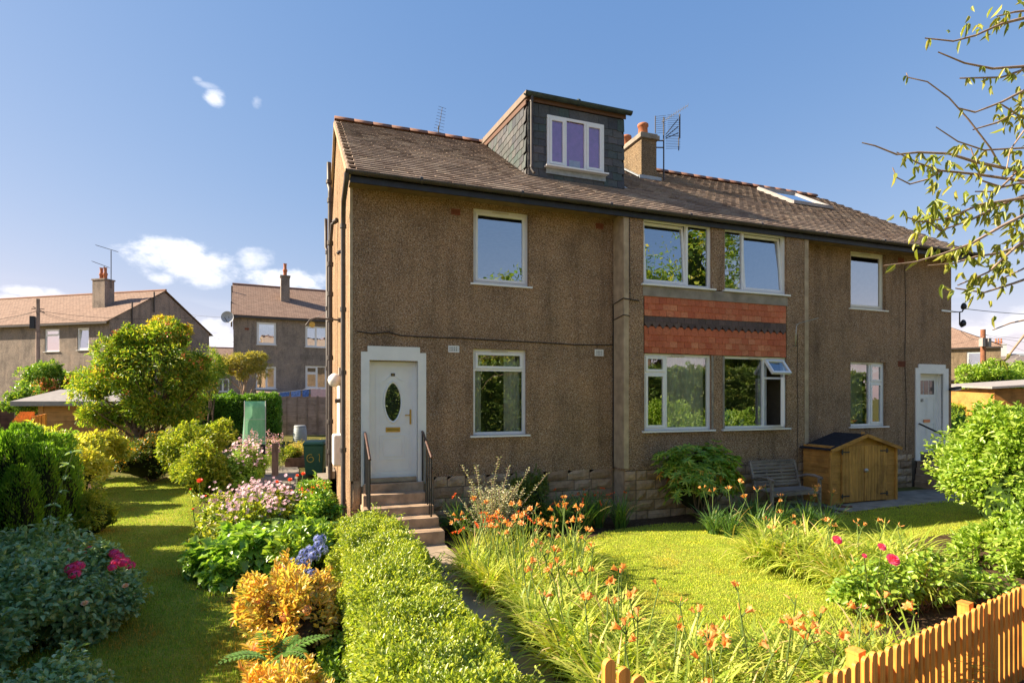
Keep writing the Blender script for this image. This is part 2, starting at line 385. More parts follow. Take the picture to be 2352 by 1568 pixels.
def leaves(name, P, D, Nn, L, W, mat, parent=None, kind='rhomb', fold=.3, droop=.15):
    V, F = leaf_geo(np.asarray(P, float), np.asarray(D, float), np.asarray(Nn, float), L, W, kind, fold, droop)
    return big_mesh(name, V, F, mat, parent)
def rdir(n): return nrm(rng.normal(size=(n, 3)))
SHOOT = .10
def crown(c, r, n, k=40, lump=.34, shell=.55, zmin=None, flat=1.0):
    """points and outward directions spread over the surface of k overlapping clumps inside an ellipsoid"""
    c = np.array(c, float); r = np.array(r, float)
    d = rdir(k); d[:, 2] = np.where(d[:, 2] < -.35, -d[:, 2] * .5, d[:, 2])
    rad = rng.uniform(shell, .92, (k, 1)); cc = d * rad * (1 - lump * .55)
    cr = lump * rng.uniform(.6, 1.25, k)
    i = rng.integers(0, k, n); o = rdir(n) + d[i] * .55; o = nrm(o)
    q = cc[i] + o * (cr[i] * rng.uniform(.45, 1.05, n) ** .6)[:, None]
    wv = rng.normal(size=(5, 3)) * 2.6; ph = rng.uniform(0, 6.28, 5); un = nrm(q); q = q * (1 + .07 * np.sin(un @ wv.T + ph).sum(1))[:, None]
    P = c + q * r; out = nrm(nrm(q) * .7 + o)
    ns = max(1, int(n * SHOOT) // 9); a_ = rng.integers(0, n, ns); dv = nrm(out[a_] * .7 + rdir(ns) * .4 + np.array([0, 0, .55])); t_ = np.linspace(0, 1, 9)
    sp_ = P[a_][:, None, :] + dv[:, None, :] * (t_[None, :, None] * (rng.uniform(.06, .26, (ns, 1, 1)) * float(np.mean(r)) ** .5 * .8))
    P = np.concatenate([P, sp_.reshape(-1, 3)]); out = np.concatenate([out, np.repeat(dv, 9, 0)])
    if zmin is not None:
        m = P[:, 2] > zmin; P, out = P[m], out[m]
    return P, out
def leaf_dirs(out, spread=.7, up=.0, down=0.0):
    n = len(out); t = nrm(out + rdir(n) * spread + np.array([0, 0, up - down])); nn = nrm(out * .6 + rdir(n) * .45 + np.array([0, 0, .75]))
    return t, nn
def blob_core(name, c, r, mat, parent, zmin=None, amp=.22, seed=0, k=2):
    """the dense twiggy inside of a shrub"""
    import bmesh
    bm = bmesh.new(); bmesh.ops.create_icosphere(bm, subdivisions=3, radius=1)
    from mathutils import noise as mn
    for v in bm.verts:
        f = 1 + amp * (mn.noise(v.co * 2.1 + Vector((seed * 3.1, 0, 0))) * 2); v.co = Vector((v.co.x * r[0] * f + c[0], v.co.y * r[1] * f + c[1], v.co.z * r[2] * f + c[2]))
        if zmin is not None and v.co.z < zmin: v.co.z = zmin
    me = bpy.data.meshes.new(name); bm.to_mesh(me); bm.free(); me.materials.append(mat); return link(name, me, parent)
def stems(base, targets, r0=.012, r1=.003, bend=.1, n=5, g=None):
    g = g or G()
    for t in targets:
        a = Vector(base) + Vector((rnd.uniform(-1, 1), rnd.uniform(-1, 1), 0)) * .05 if not isinstance(base, list) else Vector(rnd.choice(base)); b = Vector(t); pts = []
        o = Vector((rnd.uniform(-1, 1), rnd.uniform(-1, 1), 0)) * bend
        for i in range(n + 1):
            f = i / n; p = a.lerp(b, f) + o * math.sin(f * math.pi); pts.append(p)
        g.tube(pts, [r0 + (r1 - r0) * i / n for i in range(n + 1)], 5, False)
    return g
# ================================================================== ground
def gz(x, y):
    """ground height: gently higher to the right by the house and rising far behind"""
    z = .13
    a = min(1, max(0, (x - 6) / 4)); b = min(1, max(0, (y + 4.2) / 2.6)); z += .15 * a * b
    if y > 11: z += min(1.5, (y - 11) * .07)
    if y < -8: z = .13 - min(.1, (-8 - y) * .05)
    return z
def sheet(x0, x1, y0, y1, nx, ny, dz=0.0, jit=0.0, hf=None):
    vs = []; fs = []
    for j in range(ny + 1):
        for i in range(nx + 1):
            x = x0 + (x1 - x0) * i / nx; y = y0 + (y1 - y0) * j / ny
            vs.append((x, y, (hf or gz)(x, y) + dz + rnd.uniform(-jit, jit)))
    for j in range(ny):
        for i in range(nx): a = j * (nx + 1) + i; fs.append((a, a + 1, a + nx + 2, a + nx + 1))
    return vs, fs
g = G(); g.smooth = True
xs = [-3000, -300, -100] + [x for x in range(-45, 70, 1)] + [100, 300, 3000]; ys = [-3000, -300, -60] + [y for y in range(-40, 60, 1)] + [90, 300, 3000]
vs = [(x, y, gz(x, y)) for y in ys for x in xs]; nx = len(xs)
fs = [(j * nx + i, j * nx + i + 1, (j + 1) * nx + i + 1, (j + 1) * nx + i) for j in range(len(ys) - 1) for i in range(nx - 1)]
g.add(vs, fs); m_ground = Mat('rough_ground', .95, .05); _v = m_ground.geo(); _n = m_ground.noise(_v, .8, 6, .7)
m_ground.col(m_ground.ramp(_n, [(.35, (.13, .12, .035)), (.55, (.17, .16, .05)), (.7, (.17, .12, .07))])); m_ground.bump(m_ground.noise(_v, 18, 6, .8), 1, .04); m_ground = m_ground.m
tag(g.build('ground', m_ground), kind='structure')
for (bx0, bx1, by0, by1) in ((1.32, 9.5, -7.9, -1.0), (-2.4, .55, -8.2, 2.2), (1.45, 9.2, -1.05, -.02), (-7.2, -4.2, -4.0, 9.6)):
    g = G(); g.smooth = True; vs, fs = sheet(bx0, bx1, by0, by1, int((bx1 - bx0) / .25) + 1, int((by1 - by0) / .25) + 1, .012, .008); g.add(vs, fs); tag(g.build('flower_bed', m_soil), kind='structure')

# lawns are raised sheets with turned edges, outlines in plan
def lawn(name, poly, step=.25, dz=.045):
    px = [p[0] for p in poly]; py = [p[1] for p in poly]
    def inside(x, y):
        c = False; n = len(poly)
        for i in range(n):
            x1, y1 = poly[i]; x2, y2 = poly[(i + 1) % n]
            if (y1 > y) != (y2 > y) and x < (x2 - x1) * (y - y1) / (y2 - y1) + x1: c = not c
        return c
    g = G(); g.smooth = True; n = len(poly)
    cells = {}
    X = np.arange(min(px), max(px), step); Y = np.arange(min(py), max(py), step)
    for x in X:
        for y in Y:
            if inside(x + step / 2, y + step / 2): cells[(round(x / step), round(y / step))] = (x, y)
    ids = {}
    def vid(i, j, x, y):
        if (i, j) not in ids:
            edge = not all(((i + a, j + b) in cells) for a in (-1, 0) for b in (-1, 0))
            ids[(i, j)] = len(g.v); g.v.append((x + rnd.uniform(-.03, .03), y + rnd.uniform(-.03, .03), gz(x, y) + (dz if not edge else -.02) + rnd.uniform(0, .008)))
        return ids[(i, j)]
    for (i, j), (x, y) in cells.items():
        g.f.append((vid(i, j, x, y), vid(i + 1, j, x + step, y), vid(i + 1, j + 1, x + step, y + step), vid(i, j + 1, x, y + step))); g.mi.append(0); g.sm.append(True)
    tag(g.build(name, m_turf), kind='structure'); return inside
LAWN_L = [(-6.3, 10.2), (-5.6, 9.9), (-3.6, 8.6), (-3.0, 5.5), (-2.9, 3.4), (-2.3, 1.2), (-2.2, -.6), (-1.7, -2.3), (-1.0, -3.0), (-1.0, -4.6), (-.9, -6.9), (-4.5, -7.4), (-5.2, -2), (-5.0, 2), (-5.2, 5)]
LAWN_R = [(2.1, -5.9), (2.0, -5), (2.3, -4), (2.6, -3), (3.2, -1.9), (4.2, -1.2), (5.5, -1.0), (7, -1.5), (9.4, -1.85), (13.8, -1.7), (14.2, -3.3), (9.6, -3.5), (7.8, -3.5), (6.2, -4.3), (5.6, -5.2), (4.95, -5.85), (3.4, -6.0)]
in_l = lawn('lawn', LAWN_L, .2); in_r = lawn('lawn', LAWN_R, .16)
# front path, patio strip, side path as separate slabs
g = G(); g.box(.5, 1.28, -9.2, -5.05, .0, .165); g.box(.5, 1.30, -5.03, -2.52, .0, .175); g.box(.5, 1.36, -2.5, -1.1, .0, .19)
tag(g.build('path', m_path), kind='structure')
g = G(); vs, fs = sheet(8.6, 16.5, -1.75, -.45, 10, 4, .012); g.add(vs, fs); tag(g.build('patio', m_concrete), kind='structure')
g = G()
for i in range(8): g.box(-2.35 + .06 * (i % 2), -.9 - .04 * (i % 3), 1.2 + i * 1.3, 2.48 + i * 1.3, 0, .15 + .006 * (i % 3))
tag(g.build('path', m_concrete), kind='structure')
g = G(); g.box(-60, 80, -12.6, -8.4, -.1, .06); tag(g.build('pavement', m_concrete), kind='structure')
g = G(); g.box(-60, 80, -21, -12.6, -.15, -.05); tag(g.build('road', m_asphalt), kind='structure')

# ================================================================== main house
house = thing('house', 'brown roughcast two storey block of four flats with slate clad dormer and red tile panel', 'house')
def wall_y(g, x0, x1, z0, z1, y, holes, rev=.16, inward=1):
    xs = sorted({x0, x1, *[h[0] for h in holes], *[h[1] for h in holes]}); zs = sorted({z0, z1, *[h[2] for h in holes], *[h[3] for h in holes]})
    for i in range(len(xs) - 1):
        for j in range(len(zs) - 1):
            cx, cz = (xs[i] + xs[i + 1]) / 2, (zs[j] + zs[j + 1]) / 2
            if any(h[0] < cx < h[1] and h[2] < cz < h[3] for h in holes): continue
            g.add([(xs[i], y, zs[j]), (xs[i + 1], y, zs[j]), (xs[i + 1], y, zs[j + 1]), (xs[i], y, zs[j + 1])], [(0, 1, 2, 3)])
    for (a, b, c, d) in holes:
        yy = y + rev
        g.add([(a, y, c), (a, y, d), (a, yy, d), (a, yy, c)], [(3, 2, 1, 0)]); g.add([(b, y, c), (b, y, d), (b, yy, d), (b, yy, c)], [(0, 1, 2, 3)])
        g.add([(a, y, d), (b, y, d), (b, yy, d), (a, yy, d)], [(3, 2, 1, 0)]); g.add([(a, y, c), (b, y, c), (b, yy, c), (a, yy, c)], [(0, 1, 2, 3)])
W_LU = (2.16, 3.25, 4.60, 5.98); W_LG = (2.155, 3.20, 1.82, 3.40)
W_RU = (11.50, 12.68, 4.65, 6.03); W_RG = (11.50, 12.68, 1.82, 3.37)
B_U1 = (5.50, 7.14, 4.74, 6.05); B_U2 = (7.46, 9.12, 4.74, 6.05); B_G1 = (5.52, 7.12, 1.86, 3.38); B_G2 = (7.43, 9.12, 1.86, 3.38)
DOOR_L = (.31, 1.14, 1.05, 3.14); DOOR_R = (13.86, 14.72, 1.0, 3.12)
EZ = 6.16; RZ = 9.12; RY = 4.2; EY = -.45; TOPW = 6.12; HX = 15.06; HY_ = 8.4; BX0, BX1, BY = 5.06, 9.72, -.4
g = G()
wall_y(g, 0, BX0, 1.12, TOPW, 0, [W_LU, W_LG, DOOR_L]); wall_y(g, BX1, HX, 1.12, TOPW, 0, [W_RU, W_RG, DOOR_R])
wall_y(g, BX0, BX1, 1.14, TOPW, BY, [B_U1, B_U2, (5.50, 9.12, 3.38, 4.72), B_G1, B_G2])
for x in (BX0, BX1): g.add([(x, BY, 1.14), (x, 0, 1.14), (x, 0, TOPW), (x, BY, TOPW)], [(0, 1, 2, 3)])
for x in (0, HX):   # gables down to the ground
    g.add([(x, 0, 0.0), (x, HY_, 0.0), (x, HY_, TOPW), (x, RY, RZ - .06), (x, 0, TOPW)], [(0, 1, 2, 3, 4)])
g.add([(0, HY_, 0), (HX, HY_, 0), (HX, HY_, TOPW), (0, HY_, TOPW)], [(0, 1, 2, 3)])
g.box(BX0, BX1, BY + .0, -.001, 1.10, 1.139)
g.build('wall', m_harl, house)
# door openings cut below 1.12: base wall behind the stones
g = G(); g.box(0.002, BX0, .03, .2, 0, 1.119); g.box(BX1, HX - .002, .03, .2, 0, 1.119); g.box(BX0 + .03, BX1 - .03, BY + .04, .2, 0, 1.099)
g.build('foundation', m_render, house)
# inner rooms
g = G(); g.box(.1, 14.95, .25, 8.2, .85, .95); g.box(.1, 14.95, .25, 8.2, 3.75, 3.85); g.box(.1, 14.95, .25, 8.2, 6.2, 6.25); g.box(.1, 14.95, 3.4, 3.5, .96, 6.19)
for x in (1.6, 5.0, 7.28, 9.6, 13.2): g.box(x - .04, x + .04, .22, 3.39, .96, 6.18)
g.build('room', m_room, house)
# raised smooth margins at corners
g = G(); g.box(BX0 - .012, BX0 + .10, BY - .012, BY + .0, 1.14, 6.1); g.box(BX0 - .012, BX0 - .0, BY, -.02, 1.14, 6.1); g.box(BX1 - .10, BX1 + .012, BY - .012, BY, 1.14, 6.1); g.box(BX1, BX1 + .012, BY, -.02, 1.14, 6.1)
o = g.build('corner_margin', m_render, house); o['kind'] = 'stuff'
g = G(); g.box(-.012, -.0, -.012, .08, 1.1, 6.12); g.box(0, .035, -.012, -.0, 1.1, 6.1)
g.build('corner_margin', plain('gable_margin', (.42, .33, .22), .9, .1, var=.2, scale=8, bump=.5), house)
# pier between bay windows and cement band above tiles

g = G()
for a, b in ((7.12, 7.17), (7.40, 7.45)): g.box(a, b, BY - .008, BY - .0045, 1.87, 3.36)
g.box(5.48, 9.13, BY - .014, BY + .02, 4.50, 4.70); g.build('cement_band', m_concrete, house)

# stone plinth, block by block
pl = G(); pl.box(1.45, 4.9, .005, .029, .02, 1.10); pl.box(BX0 + .05, BX1 - .05, BY + .015, BY + .039, .02, 1.09); pl.box(BX1 + .05, 15.0, .005, .029, .02, 1.10)
plinth = pl.build('plinth', plain('mortar', (.13, .10, .075), .95, .1, var=.3), house)
def stone_mesh(seed, rough=.028):
    r2 = random.Random(seed); g = G(); n, m = 4, 3; vs = []
    for j in range(m + 1):
        for i in range(n + 1):
            e = i in (0, n) or j in (0, m); vs.append((i / n - .5, (-.004 if e else -.016 - r2.random() * rough), j / m - .5))
    fs = [(j * (n + 1) + i, j * (n + 1) + i + 1, (j + 1) * (n + 1) + i + 1, (j + 1) * (n + 1) + i) for j in range(m) for i in range(n)]
    g.add(vs, fs); g.add([(-.5, -.004, -.5), (.5, -.004, -.5), (.5, -.004, .5), (-.5, -.004, .5), (-.5, .03, -.5), (.5, .03, -.5), (.5, .03, .5), (-.5, .03, .5)],
                         [(0, 4, 5, 1), (1, 5, 6, 2), (2, 6, 7, 3), (3, 7, 4, 0)])
    return g.mesh('stone', m_stone)
SM = [stone_mesh(i) for i in range(8)]
SM_flat = [stone_mesh(20 + i, .006) for i in range(3)]
def stone_run(x0, x1, y, z0, zs, flat=False):
    z = z0
    for ri, h in enumerate(zs):
        x = x0; first = True
        while x < x1 - .02:
            w = rnd.uniform(.30, .56) if not first or ri % 2 else rnd.uniform(.18, .3)
            if x1 - (x + w) < .16: w = x1 - x
            o = link('stone', rnd.choice(SM_flat if flat else SM), plinth, (x + w / 2, y, z + h / 2), None, (w - .014, 1, h - .014)); x += w; first = False
        z += h
stone_run(1.42, BX0 - .02, .004, .10, [.2, .21, .2, .2, .195], False)
for (a, b) in ((BX0 + .005, BX0 + .27), (BX1 - .27, BX1 - .005)): stone_run(a, b, BY + .006, .10, [.2, .21, .2, .19, .19], True)
stone_run(BX0 + .28, BX1 - .28, BY + .014, .10, [.2, .21, .2, .19, .19])
stone_run(BX1 + .02, 13.6, .004, .2, [.18, .19, .18, .18, .17])
stone_run(14.95, 15.04, .004, .2, [.2, .2, .2, .3], True); stone_run(.005, .17, .004, .1, [.5, .5], True)
# ------------------------------------------------------------------ roof
tanr = (RZ - EZ) / (RY - EY); sl_len = math.hypot(RZ - EZ, RY - EY); rang = math.atan(tanr)
XA, XB = -.06, 15.26
g = G()
g.add([(XA, EY, EZ - .02), (XB, EY, EZ - .02), (XB, RY, RZ - .02), (XA, RY, RZ - .02), (XA, EY, EZ - .07), (XB, EY, EZ - .07), (XB, RY, RZ - .07), (XA, RY, RZ - .07)],
      [(0, 1, 2, 3), (7, 6, 5, 4), (0, 4, 5, 1), (1, 5, 6, 2), (3, 7, 4, 0)])
BYY = 2 * RY - EY
g.add([(XA, BYY, EZ), (XB, BYY, EZ), (XB, RY, RZ - .001), (XA, RY, RZ - .001), (XA, BYY, EZ - .05), (XB, BYY, EZ - .05), (XB, RY, RZ - .051), (XA, RY, RZ - .051)],
      [(3, 2, 1, 0), (4, 5, 6, 7), (1, 5, 4, 0), (2, 6, 5, 1), (0, 4, 7, 3)])
roof = g.build('roof', m_tile, house)
g = G(); g.box(-.03, 15.2, EY + .04, .02, 6.06, 6.10); g.build('soffit', m_soffit, house)
g = G(); g.box(-.04, 15.22, EY + .0, EY + .035, 5.99, 6.155); g.build('fascia', m_fascia, house)
g = G()   # verge boards on the gables
for x in (XA + .005, XB - .03):
    for s in (1, -1):
        y0 = RY - s * (RY - EY); g = G(); g.bar((x, y0, EZ - .10), (x, RY, RZ - .10), .05, .10); g.build('verge', m_render, house)
GM = G(); nn = 8
def gutter(name, a, b, r, mat, parent):
    g = G(); a, b = Vector(a), Vector(b); vs = []
    for p in (a, b):
        for k in range(9): t = math.pi + math.pi * k / 8; vs.append(p + Vector((0, math.cos(t) * r, math.sin(t) * r)))
        for k in range(9): t = 2 * math.pi - math.pi * k / 8; vs.append(p + Vector((0, math.cos(t) * (r - .008), math.sin(t) * (r - .008))))
    n = 18; g.add(vs, [(k, (k + 1) % n, n + (k + 1) % n, n + k) for k in range(n)] + [tuple(reversed(range(n))), tuple(range(n, 2 * n))]); g.smooth = True
    x = a.x + 1.2
    while x < b.x:   # joint collars
        g.tube([(x, a.y, a.z - .012), (x + .05, a.y, a.z - .012)], r * 1.02, 10); x += 1.8
    return g.build(name, mat, parent)
gutter('gutter', (-.12, EY - .06, 6.15), (15.24, EY - .06, 6.15), .062, plain('gutter_iron', (.05, .042, .038), .5, .4, var=.35, scale=5), house)
# tiles laid one by one
TM = []
for i in range(6):
    r2 = random.Random(i); g = G(); w = .242 + r2.uniform(-.006, .006); L = .25; t = .030; a = r2.uniform(-.006, .006)
    g.add([(-w / 2, 0, 0), (w / 2, a, 0), (w / 2, L, 0), (-w / 2, L, 0), (-w / 2, 0, t + r2.uniform(0, .005)), (w / 2, a, t), (w / 2, L, t * .6), (-w / 2, L, t * .6)],
          [(0, 3, 2, 1), (4, 5, 6, 7), (0, 1, 5, 4), (1, 2, 6, 5), (2, 3, 7, 6), (3, 0, 4, 7)]); TM.append(g)
TMM = [g.mesh('roof_tile', m_tile) for g in TM]
DX0, DX1, DY, DZB, DZT = 3.64, 5.95, 1.08, 7.13, 8.80
GA = .166; rows = int(sl_len / GA); cand = []
ca, sa = math.cos(rang), math.sin(rang)
for j in range(rows + 1):
    s_ = j * GA - .03
    if s_ > sl_len - .25: break
    x = XA + .01 + (.12 if j % 2 else 0)
    while x < XB - .05:
        xc = x + .122; y = EY + s_ * ca; z = EZ + s_ * sa
        ok = not (DX0 + .02 < xc < DX1 - .02 and y > DY - .05) and not (7.42 < xc < 7.97 and 2.66 < y < 4.7) and not (12.1 < xc < 13.75 and 2.32 < y + .1 < 3.72)
        if ok and xc < XB - .08: cand.append((xc, y, z))
        x += .245
def campx(p):
    d = Vector(p) - CAM; return d.length
cand.sort(key=campx)
lift = .006
for i, (x, y, z) in enumerate(cand[:300]):
    link('roof_tile', TMM[rnd.randrange(6)], roof, (x, y, z + lift), (rang - .085 + rnd.uniform(-.012, .012), rnd.uniform(-.01, .01), rnd.uniform(-.012, .012)))
g = G()
for (x, y, z) in cand[300:]:
    t = TM[rnd.randrange(6)]; M = Matrix.Translation((x, y, z + lift)) @ Matrix.Rotation(rnd.uniform(-.012, .012), 4, 'Z') @ Matrix.Rotation(rang - .085 + rnd.uniform(-.012, .012), 4, 'X')
    g.add([M @ Vector(v) for v in t.v], t.f)
o = g.build('roof_tiles', m_tile, roof); o['kind'] = 'stuff'
g = G(); g.smooth = True
vs = []
for x in (0, .447):
    for k in range(7): t = math.pi * k / 6; vs.append((x, math.cos(t) * .115, math.sin(t) * .10 - .04))
g.add(vs, [(k, k + 1, k + 8, k + 7) for k in range(6)] + [(6, 5, 4, 3, 2, 1, 0), (7, 8, 9, 10, 11, 12, 13)]); RM = g.mesh('ridge_tile', m_ridge)
x = XA
while x < XB - .3:
    if not (DX0 - .1 < x < DX1 - .3): link('ridge_tile', RM, roof, (x, RY, RZ + .025 + rnd.uniform(-.001, .002)), (0, 0, rnd.uniform(-.004, .004)))
    x += .445
# lead flashings
def on_roof(x, y, dz=.02): return (x, y, EZ + (y - EY) * tanr + dz)
g = G(); g.bar(on_roof(DX1 + .04, DY, .05), on_roof(DX1 + .04, 4.1, .05), .12, .012); g.bar(on_roof(7.40, 2.68, .06), on_roof(7.40, 4.1, .06), .10, .02); g.bar(on_roof(7.36, 2.64, .06), on_roof(8.02, 2.64, .06), .02, .12)
g.build('flashing', m_lead, house)
# rooflight
rl = G(); A = on_roof(12.22, 2.36, .06); Bq = on_roof(12.22, 3.66, .06)
for xa in (12.22, 13.62): rl.bar(on_roof(xa, 2.36, .07), on_roof(xa, 3.66, .07), .09, .09)
for yy in (2.36, 3.66): rl.bar(on_roof(12.18, yy, .07), on_roof(13.66, yy, .07), .09, .09)
sk_ = rl.build('rooflight', m_felt_grey, house)
g = G(); g.add([on_roof(12.26, 2.4, .08), on_roof(13.58, 2.4, .08), on_roof(13.58, 3.62, .08), on_roof(12.26, 3.62, .08)], [(0, 1, 2, 3)]); g.build('pane', m_glass_up, sk_)
g = G(); g.add([on_roof(12.26, 2.4, .03), on_roof(13.58, 2.4, .03), on_roof(13.58, 3.62, .03), on_roof(12.26, 3.62, .03)], [(0, 1, 2, 3)]); g.build('blind', m_curtain_w, sk_)

# ------------------------------------------------------------------ windows
def window(parent, x0, x1, z0, z1, y, cols, mat=None, glass=None, fr=.055, dep=.07, sill=True, curtain=None, rows=None, vents=True, name='window', sillw=.05):
    """cols: list of (width fraction, [row spec]); row spec: (height fraction from top, kind) kind: 'fix','sash','gap'"""
    mat = mat or m_upvc; glass = glass or m_glass; F = G(); yb = y + dep
    def ring(g, a, b, c, d, w, ya, yb):
        g.box(a, b, ya, yb, c, c + w); g.box(a, b, ya, yb, d - w, d); g.box(a, a + w, ya, yb, c + w, d - w); g.box(b - w, b, ya, yb, c + w, d - w)
    ring(F, x0, x1, z0, z1, fr, y, yb)
    cells = []; x = x0 + fr; W = x1 - x0 - 2 * fr; acc = 0
    for i, (wf, rws) in enumerate(cols):
        xa = x0 + fr + W * acc; acc += wf; xb = x0 + fr + W * acc
        if i < len(cols) - 1: F.box(xb - fr * .45, xb + fr * .45, y + .003, yb - .003, z0 + fr, z1 - fr)
        a = xa + (fr * .45 if i else 0); b = xb - (fr * .45 if i < len(cols) - 1 else 0); zt = z1 - fr; H = z1 - z0 - 2 * fr; ac = 0
        for j, (hf, kd) in enumerate(rws):
            za = zt - H * ac; ac += hf; zb = zt - H * ac
            if j < len(rws) - 1: F.box(a, b, y + .004, yb - .004, zb - fr * .4, zb + fr * .4)
            cells.append((a, b, zb + (fr * .4 if j < len(rws) - 1 else 0), za - (fr * .4 if j else 0), kd))
    w = F.build(name, mat, parent)
    for (a, b, c, d, kd) in cells:
        if kd == 'sash' or kd == 'hopper' or kd == 'awning':
            S = G(); ring(S, a + .002, b - .002, c + .002, d - .002, .048, -.014, .045)
            p = (0, 0, 0)
            if kd == 'sash': o = S.build('sash', mat, w, (0, y, 0)); tilt = 0
            else:
                S = G(); h = d - c
                if kd == 'hopper':   # tilts in at the top, hinged at the bottom
                    ring(S, a + .002, b - .002, .0, h - .004, .048, -.014, .045); o = S.build('sash', mat, w, (0, y + .01, c + .002), (R(-4.5), 0, 0))
                else:                # top hung, pushed out at the bottom
                    ring(S, a + .002, b - .002, -h + .004, 0, .048, -.014, .045); o = S.build('sash', mat, w, (0, y - .012, d - .002), (R(-38), 0, 0))
                P = G(); q = (.04, h - .04) if kd == 'hopper' else (-h + .04, -.04)
                P.add([(a + .045, .012, q[0]), (b - .045, .012, q[0]), (b - .045, .012, q[1]), (a + .045, .012, q[1])], [(0, 1, 2, 3)])
                P.build('pane', glass, w, o.location, o.rotation_euler); continue
            P = G(); P.add([(a + .045, y + .012, c + .045), (b - .045, y + .012, c + .045), (b - .045, y + .012, d - .045), (a + .045, y + .012, d - .045)], [(0, 1, 2, 3)]); P.build('pane', glass, w)
        elif kd == 'fix':
            P = G(); P.add([(a - .004, y + .035, c - .004), (b + .004, y + .035, c - .004), (b + .004, y + .035, d + .004), (a - .004, y + .035, d + .004)], [(0, 1, 2, 3)]); P.build('pane', glass, w)
    if sill:
        S = G(); S.box(x0 - .06, x1 + .06, y - .13 - sillw + .06, y + .02, z0 - .035, z0 - .003); S.build('sill', mat, w)
    if vents:
        S = G(); xm = (x0 + x1) / 2; S.box(xm - .16, xm + .16, y - .024, y - .0145, z1 - .045, z1 - .028); S.build('trickle_vent', plain(f'vent_cream', (.6, .56, .44), .5) if 'vent_cream' not in MATS else MATS['vent_cream'], w)
    for (ca_, cb_, cm, dep_) in (curtain or []):
        C = G(); C.smooth = True; n = max(4, int((cb_ - ca_) / .025)); vs = []
        for i in range(n + 1):
            xx = ca_ + (cb_ - ca_) * i / n; yy = y + dep_ + .025 * math.sin(i * 1.35) + .008 * math.sin(i * .7)
            vs += [(xx, yy, z0 + .05), (xx, yy, z1 - .03)]
        C.add(vs, [(2 * i, 2 * i + 2, 2 * i + 3, 2 * i + 1) for i in range(n)]); C.build('curtain', cm, w)
    return w
FX = 'fix'; SH = 'sash'
window(house, *W_LU, .09, [(1, [(1, SH)])], glass=m_glass_up)
window(house, *W_LG, .07, [(1, [(.22, SH), (.78, FX)])], glass=m_glass_lo, curtain=[(W_LG[0] + .06, W_LG[0] + .22, m_curtain, .16), (W_LG[1] - .38, W_LG[1] - .06, m_curtain, .16)])
window(house, *W_RU, .09, [(1, [(1, SH)])], mat=m_cream, glass=m_glass_up)
window(house, *W_RG, .07, [(.62, [(1, FX)]), (.38, [(.3, SH), (.7, SH)])], glass=m_glass_lo, curtain=[(12.0, 12.62, m_curtain, .5)])
window(house, *B_U1, BY + .06, [(.66, [(1, 'hopper')]), (.34, [(1, FX)])], glass=m_glass_up)
window(house, *B_U2, BY + .06, [(.30, [(1, FX)]), (.70, [(1, 'hopper')])], glass=m_glass_up)
window(house, *B_G1, BY + .05, [(.32, [(.23, SH), (.77, SH)]), (.68, [(1, FX)])], glass=m_glass_lo, curtain=[(6.05, 7.05, m_curtain, .14)])
wg2 = window(house, *B_G2, BY + .05, [(.66, [(1, FX)]), (.34, [(.28, 'awning'), (.72, 'gap')])], glass=m_glass_lo, curtain=[(8.52, 8.78, m_curtain_w, .16)])
# side hung casement, standing open
S = G(); cw, ch = .50, 1.02
S.box(-cw, 0, -.03, .03, 0, .055); S.box(-cw, 0, -.03, .03, ch - .055, ch); S.box(-cw, -cw + .055, -.03, .03, .055, ch - .055); S.box(-.055, 0, -.03, .03, .055, ch - .055)
cs = S.build('sash', m_upvc, wg2, (B_G2[1] - .05, BY + .035, 1.915), (0, 0, R(42)))
P = G(); P.add([(-cw + .05, 0, .05), (-.05, 0, .05), (-.05, 0, ch - .05), (-cw + .05, 0, ch - .05)], [(0, 1, 2, 3)]); P.build('pane', m_glass, wg2, cs.location, cs.rotation_euler)
# dormer
dm = G(); dm.add([(DX0, DY, DZB - .1), (DX1, DY, DZB - .1), (DX1, DY, DZT), (DX0, DY, DZT)], [(0, 1, 2, 3)])
def cheek(x):
    return [(x, DY, DZB - .1), (x, 4.3, 9.05), (x, 4.3, 9.12), (x, DY, DZT)]
dm.add(cheek(DX0), [(0, 3, 2, 1)]); dm.add(cheek(DX1), [(0, 1, 2, 3)])
dm.add([(DX0 - .05, DY - .08, DZT), (DX1 + .05, DY - .08, DZT), (DX1 + .05, 4.4, 9.13), (DX0 - .05, 4.4, 9.13), (DX0 - .05, DY - .08, DZT + .06), (DX1 + .05, DY - .08, DZT + .06), (DX1 + .05, 4.4, 9.19), (DX0 - .05, 4.4, 9.19)],
       [(0, 3, 2, 1), (4, 5, 6, 7), (0, 1, 5, 4), (1, 2, 6, 5), (2, 3, 7, 6), (3, 0, 4, 7)])
dormer = dm.build('dormer', m_felt, house)
g = G(); g.bar((DX0 - .055, DY - .1, DZT + .0), (DX0 - .055, 4.3, 9.13), .03, .13); g.build('verge_board', plain('verge_grey', (.22, .17, .13), .8), dormer)
g = G(); g.bar((DX0 - .03, DY - .02, DZT - .13), (DX0 - .03, 4.1, 8.99), .03, .10); g.box(DX0 - .03, DX1 + .03, DY - .05, DY - .026, DZT - .11, DZT - .01); g.build('fascia', plain('brown_board', (.13, .07, .045), .7), dormer)
gutter('gutter', (DX0 - .1, DY - .12, DZT + .02), (DX1 + .12, DY - .12, DZT + .02), .072, plain('gutter_green', (.03, .045, .04), .5, .4, var=.4, scale=7), dormer)
g = G(); g.tube([(DX0 + .06, DY - .12, DZT - .04), (DX0 + .06, DY - .10, DZT - .2), (DX0 + .06, DY - .10, DZB + .12), (DX0 + .10, DY - .14, DZB + .03)], .033, 8)
for z in (DZT - .16, DZB + .15): g.tube([(DX0 + .06, DY - .10, z), (DX0 + .06, DY - .10, z + .05)], .042, 8)
